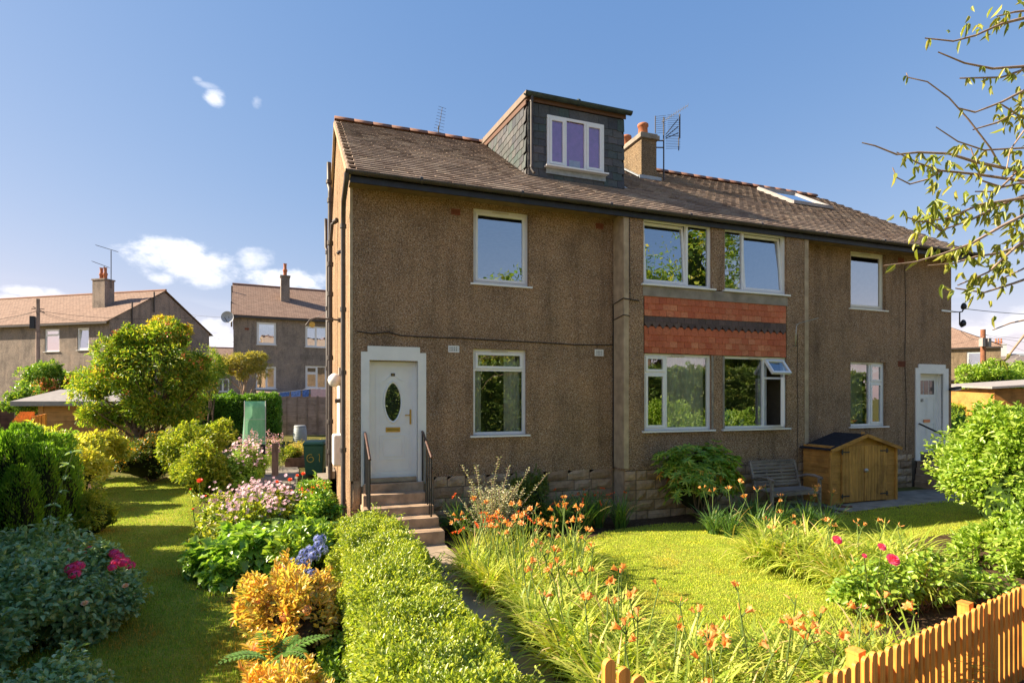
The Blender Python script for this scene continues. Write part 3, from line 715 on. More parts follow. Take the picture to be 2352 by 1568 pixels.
g.build('downpipe', m_pipe, dormer)
WX0, WX1, WZ0, WZ1 = 4.07, 5.42, 7.385, 8.465
def slate_mesh(seed, w, h):
    r2 = random.Random(seed); g = G(); t = .012; j = lambda: r2.uniform(-.012, .012)
    f = [(-w / 2, 0, -h), (-w * .1, 0, -h + j()), (w / 2, 0, -h + j()), (w / 2, 0, 0), (-w / 2, 0, 0)]
    vs = [(x, -t, z) for x, y, z in f] + [(x, 0, z) for x, y, z in f]; n = 5
    g.add(vs, [tuple(range(n)), tuple(reversed(range(n, 2 * n)))] + [(i, i + n, (i + 1) % n + n, (i + 1) % n) for i in range(n)]); return g.mesh('slate', m_slate)
SLM = [slate_mesh(i, .228, .27) for i in range(6)]
gx, gzz = .236, .158
j = 0; z = DZB + .12
while z < DZT - .02:
    x = DX0 + (gx / 2 if j % 2 else 0) + .01
    while x < DX1 + .03:
        w = gx; a, b = x - gx / 2, x + gx / 2
        a2, b2 = max(a, DX0), min(b, DX1)
        if b2 - a2 > .04:
            segs = [(a2, b2)]
            if z > WZ0 - .13 and z - gzz < WZ1:
                segs = [s for s in ((a2, min(b2, WX0 - .01)), (max(a2, WX1 + .01), b2)) if s[1] - s[0] > .03]
            for (p, q) in segs: link('slate', rnd.choice(SLM), dormer, ((p + q) / 2, DY - .008, z), (R(-4.0), rnd.uniform(-.02, .02), 0), ((q - p - .006) / .228, 1, rnd.uniform(.95, 1.0)))
        x += gx
    z += gzz; j += 1
# slates on the lit cheek follow the slope
j = 0; z = DZB + .16
while z < DZT + .25:
    y = DY + .02 + (gx / 2 if j % 2 else 0)
    while y < 4.1:
        zr = EZ + (y - EY) * tanr; ztop = DZT + (y - DY) / 3.3 * .3
        if z > zr + .08 and z < ztop - .02: link('slate', rnd.choice(SLM), dormer, (DX0 - .008, y + .11, z), (R(-4.0), rnd.uniform(-.02, .02), R(-90)), (.98, 1, 1))
        y += gx
    z += gzz; j += 1
wd = window(house, WX0, WX1, WZ0, WZ1, DY - .06, [(.30, [(1, SH)]), (.38, [(1, FX)]), (.32, [(1, SH)])], glass=glassmat('dormer_glass', .12, (.95, .9, 1)), vents=False)
g = G(); g.box(WX0 + .03, WX1 - .03, DY - .010, DY - .004, WZ0 + .03, WZ1 - .03); g.build('blind', m_purple, wd)
g = G(); g.box(4.60, 4.86, DY - .016, DY - .011, 7.44, 7.60); g.build('paper_sheet', m_curtain_w, wd)
g = G(); g.box(WX0 - .02, WX1 + .05, DY - .05, DY - .03, WZ0 - .15, WZ0 - .04); g.build('apron', m_lead, dormer)

# red tile panel
g = G(); g.box(5.51, 9.11, BY + .03, BY + .10, 3.40, 4.52); panel = g.build('tile_panel', plain('panel_batten', (.05, .03, .02), .9), house)
def wt(mat, pointed, seed):
    r2 = random.Random(seed); g = G(); w = .166; h = .165; t = .014
    f = [(-w / 2, -h), (w / 2, -h + r2.uniform(-.004, .004)), (w / 2, 0), (-w / 2, 0)]
    if pointed: f = [(-w * .06, -h + .005), (w * .06, -h + .005), (w / 2, -h * .45), (w / 2, 0), (-w / 2, 0), (-w / 2, -h * .45)]
    n = len(f); vs = [(x, -t, z) for x, z in f] + [(x, 0, z) for x, z in f]
    g.add(vs, [tuple(range(n)), tuple(reversed(range(n, 2 * n)))] + [(i, i + n, (i + 1) % n + n, (i + 1) % n) for i in range(n)]); return g.mesh('wall_tile', mat)
RT = [wt(m_red, False, i) for i in range(5)]; BT = [wt(m_black_tile, False, i) for i in range(3)]; BP = [wt(m_black_tile, True, i) for i in range(3)]
pitch = 3.58 / 21; rg = .122
for j in range(9):      # j = 0 lowest row
    z = 3.40 + .12 + j * rg
    kind = BT if j == 5 else BP if j == 4 else RT
    off = pitch / 2 if j % 2 else 0
    for i in range(22 if off else 21):
        x = 5.52 + pitch * (i + .5) - off; sx = 1.0
        if x < 5.53: x, sx = 5.52 + pitch / 4, .5
        elif x > 9.09: x, sx = 9.10 - pitch / 4, .5
        link('wall_tile', rnd.choice(kind), panel, (x, BY + .024 - (.008 if j == 4 else 0), z + .03), (R(-5.5) + rnd.uniform(-.012, .012), rnd.uniform(-.014, .014), 0), (sx, 1, 1))
# ------------------------------------------------------------------ chimney
g = G(); g.box(7.48, 7.94, 2.74, 4.66, 7.9, 9.25); ch = g.build('chimney', harl('chimney_harl', (.26, .185, .11), (.38, .28, .17), (.5, .4, .28), .4), house)
g = G(); g.box(7.42, 8.0, 2.68, 4.72, 9.25, 9.35); g.box(7.46, 7.96, 2.72, 4.68, 9.35, 9.40); g.build('cope', m_concrete, ch)
for (y, h, z0_) in ((3.02, .36, 9.40), (3.85, .40, 9.40)):
    g = G(); g.lathe((7.71, y, z0_), [(.135, 0), (.12, h - .08), (.145, h - .07), (.145, h - .015), (.13, h), (.10, h), (.10, h - .1)], 14); g.build('chimney_pot', m_terracotta, ch)
# ------------------------------------------------------------------ doors
def surround(x0, x1, ox0, ox1, zb, oz1, zt, ye=.0):
    g = G(); y0, y1 = ye - .03, ye + .02
    g.box(x0, ox0, y0, y1, zb, oz1); g.box(ox1, x1, y0, y1, zb, oz1); g.box(x0, x1, y0, y1, oz1, zt - .1); g.box(x0 + .11, x1 - .11, y0, y1, zt - .1, zt)
    g.box(ox0 - .002, ox0 + .01, y1, .2, zb, oz1); g.box(ox1 - .01, ox1 + .002, y1, .2, zb, oz1); g.box(ox0, ox1, y1, .2, oz1 - .01, oz1 + .002)
    return g.build('door_surround', m_white, house)
surround(.17, 1.285, .31, 1.14, 1.0, 3.15, 3.39)
F = G(); F.box(.32, 1.13, .10, .16, 3.07, 3.14); F.box(.32, .385, .10, .16, 1.05, 3.07); F.box(1.065, 1.13, .10, .16, 1.05, 3.07); F.box(.385, 1.065, .10, .15, 1.05, 1.20)
door = F.build('door', m_upvc, house)
g = G(); g.box(.385, 1.065, .115, .15, 1.2, 3.07); g.build('door_leaf', m_upvc, door)
g = G()
def ringb(g, a, b, c, d, w, ya, yb):
    g.box(a, b, ya, yb, c, c + w); g.box(a, b, ya, yb, d - w, d); g.box(a, a + w, ya, yb, c + w, d - w); g.box(b - w, b, ya, yb, c + w, d - w)
ringb(g, .43, 1.02, 1.23, 3.0, .014, .108, .1145); ringb(g, .50, .95, 1.42, 1.86, .018, .104, .1145); ringb(g, .56, .89, 1.48, 1.80, .014, .104, .1145); ringb(g, .50, .95, 2.05, 2.78, .014, .108, .1145)
cx, cz = .725, 2.43
pts = [(cx + .155 * math.copysign(abs(math.cos(t)) ** 1.25, math.cos(t)), .112, cz + .36 * math.sin(t)) for t in [2 * math.pi * k / 32 for k in range(33)]]
g.tube(pts, .016, 6, False)
pts = [(cx - .2, .112, 2.80), (cx - .13, .112, 2.81), (cx - .06, .112, 2.87), (cx, .112, 2.90), (cx + .06, .112, 2.87), (cx + .13, .112, 2.81), (cx + .2, .112, 2.80)]; g.tube(pts, .007, 5)
g.build('moulding', m_upvc, door)
g = G(); n = 28; pl_ = [(cx + .135 * math.copysign(abs(math.cos(2 * math.pi * k / n)) ** 1.25, math.cos(2 * math.pi * k / n)), .1135, cz + .33 * math.sin(2 * math.pi * k / n)) for k in range(n)]
g.add(pl_, [tuple(range(n))]); g.build('door_glass', glassmat('leaded_glass', .25), door)
g = G(); g.add([(x, .1143, z) for x, y, z in pl_], [tuple(range(n))]); g.build('glass_backing', plain('dark_glass', (.03, .045, .035), .3, .5, var=.6, scale=14), door)
g = G(); g.box(.60, .85, .100, .1145, 1.91, 1.99); lb = g.build('letterbox', m_brass, door)
g = G(); g.box(.625, .825, .096, .0995, 1.93, 1.965); g.build('flap', plain('brass_dark', (.35, .24, .05), .4, .5, metal=.6), door)
g = G(); g.box(1.015, 1.045, .100, .1145, 2.04, 2.30); g.bar((1.03, .085, 2.20), (.93, .075, 2.20), .018, .018); g.tube([(1.03, .115, 2.20), (1.03, .08, 2.20)], .01, 6); g.build('handle', m_brass, door)
g = G(); g.box(.69, .76, .104, .1145, 2.885, 2.935); g.build('number_plate', m_black, door)
def text(s, size, loc, rot, mat, parent, name='number', ext=.002, sx=1.0):
    c = bpy.data.curves.new(name, 'FONT'); c.body = s; c.size = size; c.extrude = ext; c.align_x = 'CENTER'; c.align_y = 'CENTER'; c.materials.append(mat)
    tmp = bpy.data.objects.new('tmp', c); COL.objects.link(tmp); me = bpy.data.meshes.new_from_object(tmp.evaluated_get(bpy.context.evaluated_depsgraph_get())); bpy.data.objects.remove(tmp)
    return link(name, me, parent, loc, rot, (sx, 1, 1))
text('61', .045, (.725, .1015, 2.91), (R(90), 0, 0), m_brass, door)
# right door, one pane row at its top, number 65
surround(13.70, 14.91, 13.86, 14.72, .93, 3.12, 3.36)
F = G(); F.box(13.87, 14.71, .10, .16, 3.05, 3.11); F.box(13.87, 13.93, .10, .16, .98, 3.05); F.box(14.65, 14.71, .10, .16, .98, 3.05)
door2 = F.build('door', m_white, house)
g = G(); g.box(13.93, 14.65, .12, .15, 1.12, 3.05); g.build('door_leaf', m_white, door2)
g = G(); g.box(13.93, 14.65, .09, .16, 1.0, 1.12); g.build('threshold', m_concrete, door2)
g = G()
ringb(g, 14.0, 14.27, 1.2, 1.85, .02, .110, .1195); ringb(g, 14.31, 14.58, 1.2, 1.85, .02, .110, .1195); ringb(g, 14.0, 14.27, 1.98, 2.5, .02, .110, .1195); ringb(g, 14.31, 14.58, 1.98, 2.5, .02, .110, .1195); g.box(13.95, 14.63, .105, .1195, 2.50, 2.55)
g.build('moulding', m_white, door2)
for i in range(3): g = G(); g.box(13.99 + i * .205, 14.165 + i * .205, .112, .1195, 2.6, 2.95); g.build('pane', plain('dim_glass', (.10, .085, .08), .12, .6) if 'dim_glass' not in MATS else MATS['dim_glass'], door2)
g = G(); g.box(14.17, 14.41, .100, .1095, 1.88, 1.95); g.build('letterbox', plain('copper', (.5, .2, .1), .4, .5, metal=.5), door2)
text('65', .11, (14.12, .108, 2.66 - .22), (R(90), 0, 0), m_black, door2)
# air vents
def vent(x0, x1, z0, z1, y, mat, dark=True):
    g = G(); ringb(g, x0, x1, z0, z1, .016, y - .014, y - .001)
    n = 6
    for i in range(1, n): x = x0 + (x1 - x0) * i / n; g.box(x - .005, x + .005, y - .011, y - .002, z0 + .016, z1 - .016)
    for i in range(1, 4): z = z0 + (z1 - z0) * i / 4; g.box(x0 + .016, x1 - .016, y - .0125, y - .0115, z - .006, z + .006)
    v = g.build('air_vent', mat, house)
    if dark:
        g = G(); g.box(x0 + .01, x1 - .01, y - .0015, y - .0005, z0 + .01, z1 - .01); g.build('vent_back', m_black if mat is not m_terrav else m_terrad, v)
m_terrav = plain('vent_terracotta', (.22, .075, .04), .8, .2); m_terrad = plain('vent_terracotta_dark', (.10, .035, .02), .9, .1)
vent(1.69, 1.89, 3.32, 3.44, 0, m_upvc); vent(4.64, 4.83, 3.33, 3.46, 0, m_upvc); vent(1.74, 1.91, 5.79, 5.90, 0, m_terrav); vent(4.66, 4.83, 5.84, 5.95, 0, m_terrav)
vent(13.1, 13.35, 3.28, 3.42, 0, m_terrav); vent(13.1, 13.3, 5.86, 5.98, 0, m_terrav)
# cables on the wall
m_cable = plain('cable_black', (.04, .032, .028), .6); g = G()
pts = [(.1, -.012, 3.63), (.35, -.012, 3.60), (.62, -.012, 3.64), (.85, -.012, 3.585), (1.3, -.012, 3.575), (1.8, -.012, 3.58), (2.6, -.012, 3.565), (3.4, -.012, 3.555), (4.2, -.012, 3.535), (4.9, -.012, 3.55), (BX0 - .03, -.015, 3.56)]
g.tube(pts, .010, 5); g.build('cable', m_cable, house); g = G(); g.tube([(BX0 - .02, -.03, 1.1), (BX0 - .022, -.035, 2.4), (BX0 - .02, -.03, 4.36), (BX0 - .03, BY - .02, 4.42), (BX0 + .2, BY - .02, 4.40), (BX0 + .33, BY - .02, 4.39)], .013, 5)
g.build('cable', m_cable, house); g = G(); g.tube([(BX0 - .02, -.05, 4.05), (BX0 - .03, BY - .02, 4.10), (BX0 + .12, BY - .02, 4.09)], .009, 5); g.build('cable', m_cable, house); g = G(); g.tube([(BX0 + .115, BY - .012, 6.0), (BX0 + .12, BY - .012, 5.0), (BX0 + .13, BY - .012, 4.42)], .006, 5); g.build('cable', m_cable, house); g = G()
g.tube([(9.42, BY - .012, 3.9), (9.40, BY - .012, 3.0), (9.43, BY - .012, 2.2), (9.40, BY - .012, 1.2)], .006, 5); g.build('cable', m_cable, house); g = G()
g.tube([(13.33, -.01, 5.8), (13.36, -.01, 4.6), (13.33, -.01, 3.4), (13.38, -.01, 2.4), (13.35, -.01, 1.2)], .007, 5)
g.build('cable', m_cable, house)
# pipes on the gable
def downpipe(pts, r, cols, mat):
    g = G(); g.tube(pts, r, 10)
    for (p, q) in cols: g.tube([p, q], r * 1.35, 10)
    return g.build('downpipe', mat, house)
X_ = -.11
downpipe([(-.1, EY - .06, 6.10), (-.10, EY - .04, 6.0), (-.12, -.15, 5.78), (-.11, .10, 5.62), (X_, .16, 5.45), (X_, .16, .55), (X_ - .02, .1, .42)], .042,
         [((X_, .16, z), (X_, .16, z + .07)) for z in (5.40, 3.98, 2.9, 1.58, .62)], m_pipe)
X2 = -.16
downpipe([(X2, 4.1, .6), (X2, 4.1, 7.3), (X2, 4.1, 7.42), (X2 - .02, 4.25, 7.55), (X2 - .02, 4.25, 8.1)], .055, [((X2, 4.1, z), (X2, 4.1, z + .10)) for z in (1.2, 1.9, 2.9, 3.4, 4.3, 4.9, 5.6, 6.1, 7.1)] + [((X2 - .02, 4.25, 7.6), (X2 - .02, 4.25, 7.68))], m_pipe)
downpipe([(X2 - .03, 5.0, .8), (X2 - .03, 5.0, 6.2), (X2 - .05, 5.4, 6.35), (X2 - .05, 5.4, 7.1)], .04, [((X2 - .03, 5.0, z), (X2 - .03, 5.0, z + .09)) for z in (3.2, 4.7, 6.1)], m_pipe)
downpipe([(-.02, 3.6, 6.55), (-.13, 3.75, 6.5), (X2, 4.1, 6.05)], .04, [((-.03, 3.58, 6.56), (-.09, 3.68, 6.53))], m_pipe)
downpipe([(-.02, 1.1, 1.0), (-.05, 1.1, 4.6), (-.05, 1.1, 4.9)], .012, [], m_pipe)
g = G(); g.tube([(0, 1.5, 5.35), (-.1, 1.5, 5.32), (-.13, 1.5, 5.28)], .035, 8); g.build('overflow_pipe', m_pipe, house)
# meter box, gable lights, side door with its steps
g = G(); g.box(-.22, -.005, 1.35, 1.85, 1.20, 1.80); mb_ = g.build('meter_box', m_white, house); bv = mb_.modifiers.new('b', 'BEVEL'); bv.width = .035; bv.segments = 2
g = G(); g.box(-.09, -.005, 1.75, 1.95, 2.75, 3.10); lf = g.build('wall_light', m_felt_grey, house)
g = G(); g.lathe((-.17, 1.78, 2.72), [(.02, 0), (.09, .03), (.125, .1), (.13, .14), (.11, .21), (.05, .26), (.01, .27)], 16); g.build('globe', m_white, lf)
g = G(); g.box(-.035, -.003, 2.6, 3.5, 1.1, 3.0); g.build('door', m_white, house)
g = G(); g.tube([(-.02, 2.3, 2.45), (-.14, 2.3, 2.44)], .045, 8); g.build('flue', m_pipe, house)
# ================================================================== measuring help: a point of the picture at a known height or distance
_c, _s = math.cos(YAW), math.sin(YAW)
def ray(px, py):
    X = (px - 1176) / 1307; return Vector((X * _c + _s, -X * _s + _c, -(py - 914) / 1307))
def gp(px, py, z=.14):
    d = ray(px, py); return CAM + d * ((z - CAM.z) / d.z)
def at(px, py, Z): return CAM + ray(px, py) * Z

# ------------------------------------------------------------------ front steps and railings
st = thing('door_steps', 'brown stone steps climbing to the white front door with the oval glass', 'steps')
for (x0, x1, y0, za, zb) in ((.20, 1.24, -.06, .7, 1.04), (.18, 1.24, -.28, .7, .885), (.16, 1.31, -.55, .1, .705), (.15, 1.33, -.84, .1, .56), (.14, 1.36, -1.13, .1, .40)):
    g = G(); g.box(x0, x1, y0, -.03, za, zb); o = g.build('step', m_step, st); b = o.modifiers.new('b', 'BEVEL'); b.width = .012; b.segments = 2
def railing(name, x, label, knob):
    t = thing(name, label, 'railing', (x, 0, 0)); g = G()
    g.tube([(0, -.03, 1.91), (0, -.10, 1.90), (0, -.76, 1.56), (0, -.80, 1.53)], .021, 8); g.build('handrail', plain('rail_worn', (.10, .05, .035), .5, .4, var=.5, scale=20) if 'rail_worn' not in MATS else MATS['rail_worn'], t)
    for i in range(6):
        y = -.05 - i * .145; zt = 1.91 - (i * .145) * .5; zb = 1.05 if i == 0 else .89 if i < 2 else .70 if i < 4 else .56
        g = G(); g.tube([(0, y, zb), (0, y, zt)], .010 if i not in (0, 5) else .015, 6); g.build('baluster', m_black, t)
railing('railing', 1.215, 'black iron railing on the right of the front steps', 1); railing('railing', .235, 'black iron railing on the left of the front steps', 0)
st2 = thing('door_steps', 'grey stone steps below the far door numbered 65, beside the timber store', 'steps')
for (y0, za, zb, e) in ((-.35, .2, .93, 0), (-.65, .2, .76, .1), (-.95, .2, .60, .2), (-1.25, .2, .44, .3)):
    g = G(); g.box(13.72 - e * .3, 15.0 + e, y0, -.03 + .001 * e, za, zb); o = g.build('step', m_step, st2); b = o.modifiers.new('b', 'BEVEL'); b.width = .012
t = thing('handrail', 'thin black handrail sloping down beside the far white door', 'handrail', (13.78, 0, 0))
g = G(); g.tube([(0, -.05, 1.86), (.05, -1.3, 1.30)], .022, 8); g.build('rail', m_black, t)
g = G(); g.tube([(.045, -1.2, .4), (.045, -1.2, 1.34)], .016, 6); g.build('post', m_black, t)
g = G(); g.bar((13.28, -.45, .95), (13.62, -1.0, .30), .06, .05); tag(g.build('plank', wood('red_plank', (.26, .09, .06))), 'short reddish plank leaning against the far door steps', 'plank')
# wall lamp by the far door, insulators, wires
t = thing('outdoor_light', 'small black outdoor lamp beside the far white doorway', 'lamp', (14.98, 0, 2.72))
g = G(); g.bar((0, 0, 0), (.02, -.16, .03), .05, .05); g.bar((-.08, -.14, .02), (.12, -.17, .05), .12, .07); g.build('lamp_body', m_black, t)
g = G(); g.bar((-.07, -.15, -.02), (.11, -.18, .01), .1, .02); g.build('lamp_glass', m_white, t)
t = thing('insulator_bracket', 'white bracket with two black porcelain insulators at the right wall corner', 'bracket', (15.06, -.02, 4.74))
g = G(); g.bar((-.42, -.01, .01), (.02, -.01, 0), .015, .045); g.build('bracket', m_white, t)
g = G(); g.tube([(0, 0, 0), (.26, -.02, 0), (.26, -.02, -.32), (.33, -.02, -.38), (.40, -.02, -.36)], .018, 6); g.tube([(.26, -.02, 0), (.36, -.02, .02), (.42, -.02, .1)], .018, 6)
g.lathe((.42, -.02, .08), [(.03, 0), (.06, .02), (.07, .08), (.05, .14), (.02, .17)], 10); g.lathe((.40, -.02, -.36), [(.03, 0), (.06, .02), (.07, .08), (.05, .14), (.02, .17)], 10); g.build('insulator', m_black, t)
def wire(a, b, sag, label, r=.009, n=18, **k):
    a, b = Vector(a), Vector(b); g = G()
    g.tube([a.lerp(b, i / n) - Vector((0, 0, sag * 4 * (i / n) * (1 - i / n))) for i in range(n + 1)], r, 4, False)
    return tag(g.build('wire', m_black if not k.get('pale') else m_felt_grey), label, 'wire')

# ------------------------------------------------------------------ garden store (small shed) and bench
SX0, SX1, SY0, SY1, SZ = 9.50, 11.42, -1.16, -.48, .27
sh = thing('garden_shed', 'low golden brown timber store with double doors and black felt roof', 'shed', (10.46, -.8, SZ))
lx0, lx1, ly0, ly1 = SX0 - 10.46, SX1 - 10.46, SY0 + .8, SY1 + .8
H_ = 1.20; HR = 1.46
g = G(); g.box(lx0 + .02, lx1 - .02, ly0 + .02, ly1 - .02, .03, H_); g.prism([(lx0 + .02, H_), (lx1 - .02, H_), (0, HR - .03)], ly0 + .02, ly1 - .02); g.build('carcass', m_shed, sh)
nb_ = 11; bh = H_ / nb_
BM = {}
def board(L, key):
    if key not in BM:
        g = G(); g.add([(-.5, -.022, 0), (.5, -.022, 0), (.5, 0, 0), (-.5, 0, 0), (-.5, -.006, 1.08), (.5, -.006, 1.08), (.5, 0, 1.08), (-.5, 0, 1.08)], [(0, 3, 2, 1), (4, 5, 6, 7), (0, 1, 5, 4), (1, 2, 6, 5), (2, 3, 7, 6), (3, 0, 4, 7)]); BM[key] = g.mesh('board', m_shed)
    return BM[key]
for i in range(nb_):
    for (a, b) in ((lx0, lx0 + .30), (lx1 - .30, lx1)):
        link('board', board(1, 'b'), sh, ((a + b) / 2, ly0 + .021, .02 + i * bh), (0, rnd.uniform(-.006, .006), 0), (b - a, 1, bh * 1.0))
    link('board', board(1, 'b'), sh, (lx0 + .021, (ly0 + ly1) / 2, .02 + i * bh), (0, 0, R(-90)), (ly1 - ly0, 1, bh))
    link('board', board(1, 'b'), sh, (lx1 - .021, (ly0 + ly1) / 2, .02 + i * bh), (0, 0, R(90)), (ly1 - ly0, 1, bh))
for i in range(3):
    w = (lx1 - lx0) * (1 - ((i + .8) * bh) / (HR - H_)); link('board', board(1, 'b'), sh, (0, ly0 + .0205, H_ + i * bh), None, (max(.1, w - .04), 1, bh * .8))
for (a, b, nm) in ((lx0 + .31, -.012, 0), (.0, lx1 - .31, 1)):
    dleaf = G(); dleaf.box(a, b - .003, ly0 - .012, ly0 + .01, .05, H_ + .02); d_ = dleaf.build('door', m_shed_v, sh); nbd = 7; w = (b - a) / nbd
    for k in range(nbd): g = G(); g.box(a + k * w + .003, a + (k + 1) * w - .003, ly0 - .026, ly0 - .0125, .05, H_ + .02); g.build('board', m_shed_v, d_)
    xh = a if nm == 0 else b
    for z in (.18, H_ - .1): g = G(); s = 1 if nm == 0 else -1; g.bar((xh - s * .04, ly0 - .03, z), (xh + s * .20, ly0 - .03, z), .006, .03); g.box(xh - .02, xh + .02, ly0 - .034, ly0 - .026, z - .05, z + .05); g.build('hinge', m_black, d_)
g = G(); g.lathe((.0, ly0 - .05, .66), [(.02, 0), (.045, .02), (.045, .06), (.02, .08)], 10); g.build('padlock', m_steel, sh)
g = G()
for s in (-1, 1):
    g.add([(0, ly0 - .08, HR + .01), (s * (lx1 + .06), ly0 - .08, H_ - .03), (s * (lx1 + .06), ly1 + .04, H_ - .03), (0, ly1 + .04, HR + .01), (0, ly0 - .08, HR - .015), (s * (lx1 + .06), ly0 - .08, H_ - .055), (s * (lx1 + .06), ly1 + .04, H_ - .055), (0, ly1 + .04, HR - .015)],
          [(0, 1, 2, 3), (7, 6, 5, 4), (0, 4, 5, 1), (1, 5, 6, 2), (2, 6, 7, 3)])
g.build('roof', m_felt, sh)
for s in (-1, 1): g = G(); g.bar((0, ly0 - .09, HR - .02), (s * (lx1 + .07), ly0 - .09, H_ - .065), .02, .07); g.build('bargeboard', m_shed, sh)
for s in (-1, 1): g = G(); g.box(s * lx1 - .02 - .0, s * lx1 + .02, ly0 - .03, ly0 + .02, 0, H_ - .02); g.build('corner_post', m_shed_v, sh)

bn = thing('garden_bench', 'grey weathered slatted wooden bench against the house plinth', 'bench', (8.52, -.95, .24))
for z, y in ((.88, .34), (.81, .32), (.74, .30), (.67, .28), (.60, .26), (.53, .24), (.47, .22)):
    g = G(); g.box(-.56, .56, y - .012, y + .012, z - .024, z + .024); g.build('slat', m_bench, bn)
for x in (-.59, .59): g = G(); g.bar((x, .12, 0), (x, .20, .42), .05, .05); g.bar((x, .20, .40), (x, .36, .93), .05, .05); g.build('leg', m_bench, bn)
g = G(); g.bar((-.6, .36, .935), (.6, .36, .935), .05, .04); g.build('top_rail', m_bench, bn)
for x in (-.2, .2): g = G(); g.bar((x, .24, .45), (x, .355, .92), .03, .02); g.build('stile', m_bench, bn)
for i in range(5): g = G(); g.box(-.60, .60, -.26 + i * .09, -.185 + i * .09, .39, .415); g.build('seat_slat', m_bench, bn)
for x in (-.62, .62):
    g = G(); g.bar((x, -.27, 0), (x, -.27, .64), .05, .05); g.build('leg', m_bench, bn)
    g = G(); g.tube([(x, .24, .60), (x, .05, .66), (x, -.15, .67), (x, -.34, .63)], .028, 8); g.build('armrest', m_bench, bn)
g = G(); g.box(-.6, .6, -.29, -.26, .32, .385); g.build('front_rail', m_bench, bn)
g = G(); g.tube([(8.95 + .55, -1.3, .30), (9.62, -1.42, .27), (9.75, -1.44, .275)], .04, 8); tag(g.build('drain_pipe', plain('clay_brown', (.11, .05, .035), .7)), 'short brown clay pipe lying in front of the timber store', 'pipe')

# ------------------------------------------------------------------ wheelie bin by the side path
bx = at(722, 1092, 17.3); bz = gz(bx.x, bx.y) + .02
wb = thing('wheelie_bin', 'dark green wheelie bin with yellow hand painted number on the side path', 'bin', (-.42, 8.3, .15), R(-10))
g = G(); b = [(-.24, -.26), (.24, -.26), (.24, .27), (-.24, .27)]; tp = [(-.29, -.34), (.29, -.34), (.29, .36), (-.29, .36)]
g.add([(x, y, .04) for x, y in b] + [(x, y, .94) for x, y in tp], [(3, 2, 1, 0), (0, 1, 5, 4), (1, 2, 6, 5), (2, 3, 7, 6), (3, 0, 4, 7), (4, 5, 6, 7)])
g.box(-.31, .31, -.36, .37, .93, .97); o = g.build('body', m_bin, wb); bv = o.modifiers.new('b', 'BEVEL'); bv.width = .018
g = G(); g.add([(-.31, -.39, .975), (.31, -.39, .975), (.31, .38, .975), (-.31, .38, .975), (-.27, -.33, 1.05), (.27, -.33, 1.05), (.28, .36, 1.07), (-.28, .36, 1.07)], [(0, 3, 2, 1), (4, 5, 6, 7), (0, 1, 5, 4), (1, 2, 6, 5), (2, 3, 7, 6), (3, 0, 4, 7)]); o = g.build('lid', m_bin, wb); bv = o.modifiers.new('b', 'BEVEL'); bv.width = .015
g = G(); g.tube([(-.26, .41, .98), (.26, .41, .98)], .018, 8); g.build('handle', m_bin, wb)
for x in (-.26, .26): g = G(); g.tube([(x - .03, .30, .10), (x + .03, .30, .10)], .10, 14); g.build('wheel', m_black, wb)
num = thing  # painted number strokes, standing a hair proud of the tilted front
def on_bin(x, z): return (x, -.26 - .08 * (z - .04) / .9 - .012, z)
def stroke(pts, w=.026):
    g = G(); g.tube([on_bin(x, z) for x, z in pts], w / 2, 5); return g
s6 = [(-.09 + .10 * math.cos(t), .56 + .115 * math.sin(t)) for t in [R(a) for a in range(60, 331, 18)]] + [(.005, .54), (-.03, .60), (-.09, .60), (-.13, .56)]
stroke(s6).build('number', m_yellow, wb)
stroke([(.13, .66), (.17, .69), (.175, .60), (.16, .52), (.175, .45)], .022).build('number', m_yellow, wb)
# side steps of the gable door
t = thing('side_steps', 'two small concrete steps against the sunlit gable beside the bin', 'steps')
for (x0, x1, y0, y1, z) in ((-.85, -.42, 4.6, 5.6, .36), (-.42, -.03, 4.4, 5.6, .56), (-.2, -.03, 4.4, 5.6, .74)): g = G(); g.box(x0, x1, y0, y1, .12, z); g.build('step', m_concrete, t)
g = G(); g.box(-.98, -.90, 5.2, 7.9, .12, .30); tag(g.build('kerb_edging', m_concrete), 'narrow concrete edging between side path and bin', 'edging')
t = thing('planter_box', 'low brick planter full of weeds on the side path', 'planter', (-.55, 11.3, .13))
g = G(); g.box(-.8, .5, -.5, 1.5, 0, .32); g.build('wall', plain('planter_brick', (.18, .11, .08), .9, .1, var=.3), t)

# ------------------------------------------------------------------ fences
def picket_mesh(h, w=.062, d=.022):
    g = G(); n = 8; f = [(-w / 2, 0), (w / 2, 0)] + [(math.cos(math.pi * k / n) * w / 2, h - w / 2 + math.sin(math.pi * k / n) * w / 2) for k in range(n + 1)]
    g.prism(f, -d / 2, d / 2); return g
FA = Vector((1.98, -7.56, 0)); FD = Vector((.9795, .2014, 0)); fang = math.atan2(FD.y, FD.x)
fe = thing('picket_fence', 'orange stained picket fence with rounded tops in the front right corner', 'fence', (FA.x, FA.y, 0), fang)
PM = picket_mesh(.90).mesh('picket', m_orange_wood)
for i in range(-12, 46):
    s = i * .098; h = 1.0
    if s < -.55: continue
    o = link('picket', PM, fe, (s, 0, .04 + rnd.uniform(-.005, .005)), (0, rnd.uniform(-.010, .010), rnd.uniform(-.006, .006)), (1, 1, .985 + rnd.uniform(-.01, .01)))
for z in (.24, .74): g = G(); g.box(-.6, 4.6, .0125, .052, z - .035, z + .035); g.build('rail', m_orange_wood, fe)
for s in (.57, 2.16, 3.75): g = G(); g.box(s - .04, s + .04, .0535, .13, .0, .905); g.box(s - .044, s + .044, .0535, .134, .905, .922); g.build('post', m_orange_wood, fe)
fg = thing('picket_gate', 'orange stained picket gate with curved top in front of the lilies', 'gate', (FA.x, FA.y, 0), fang)
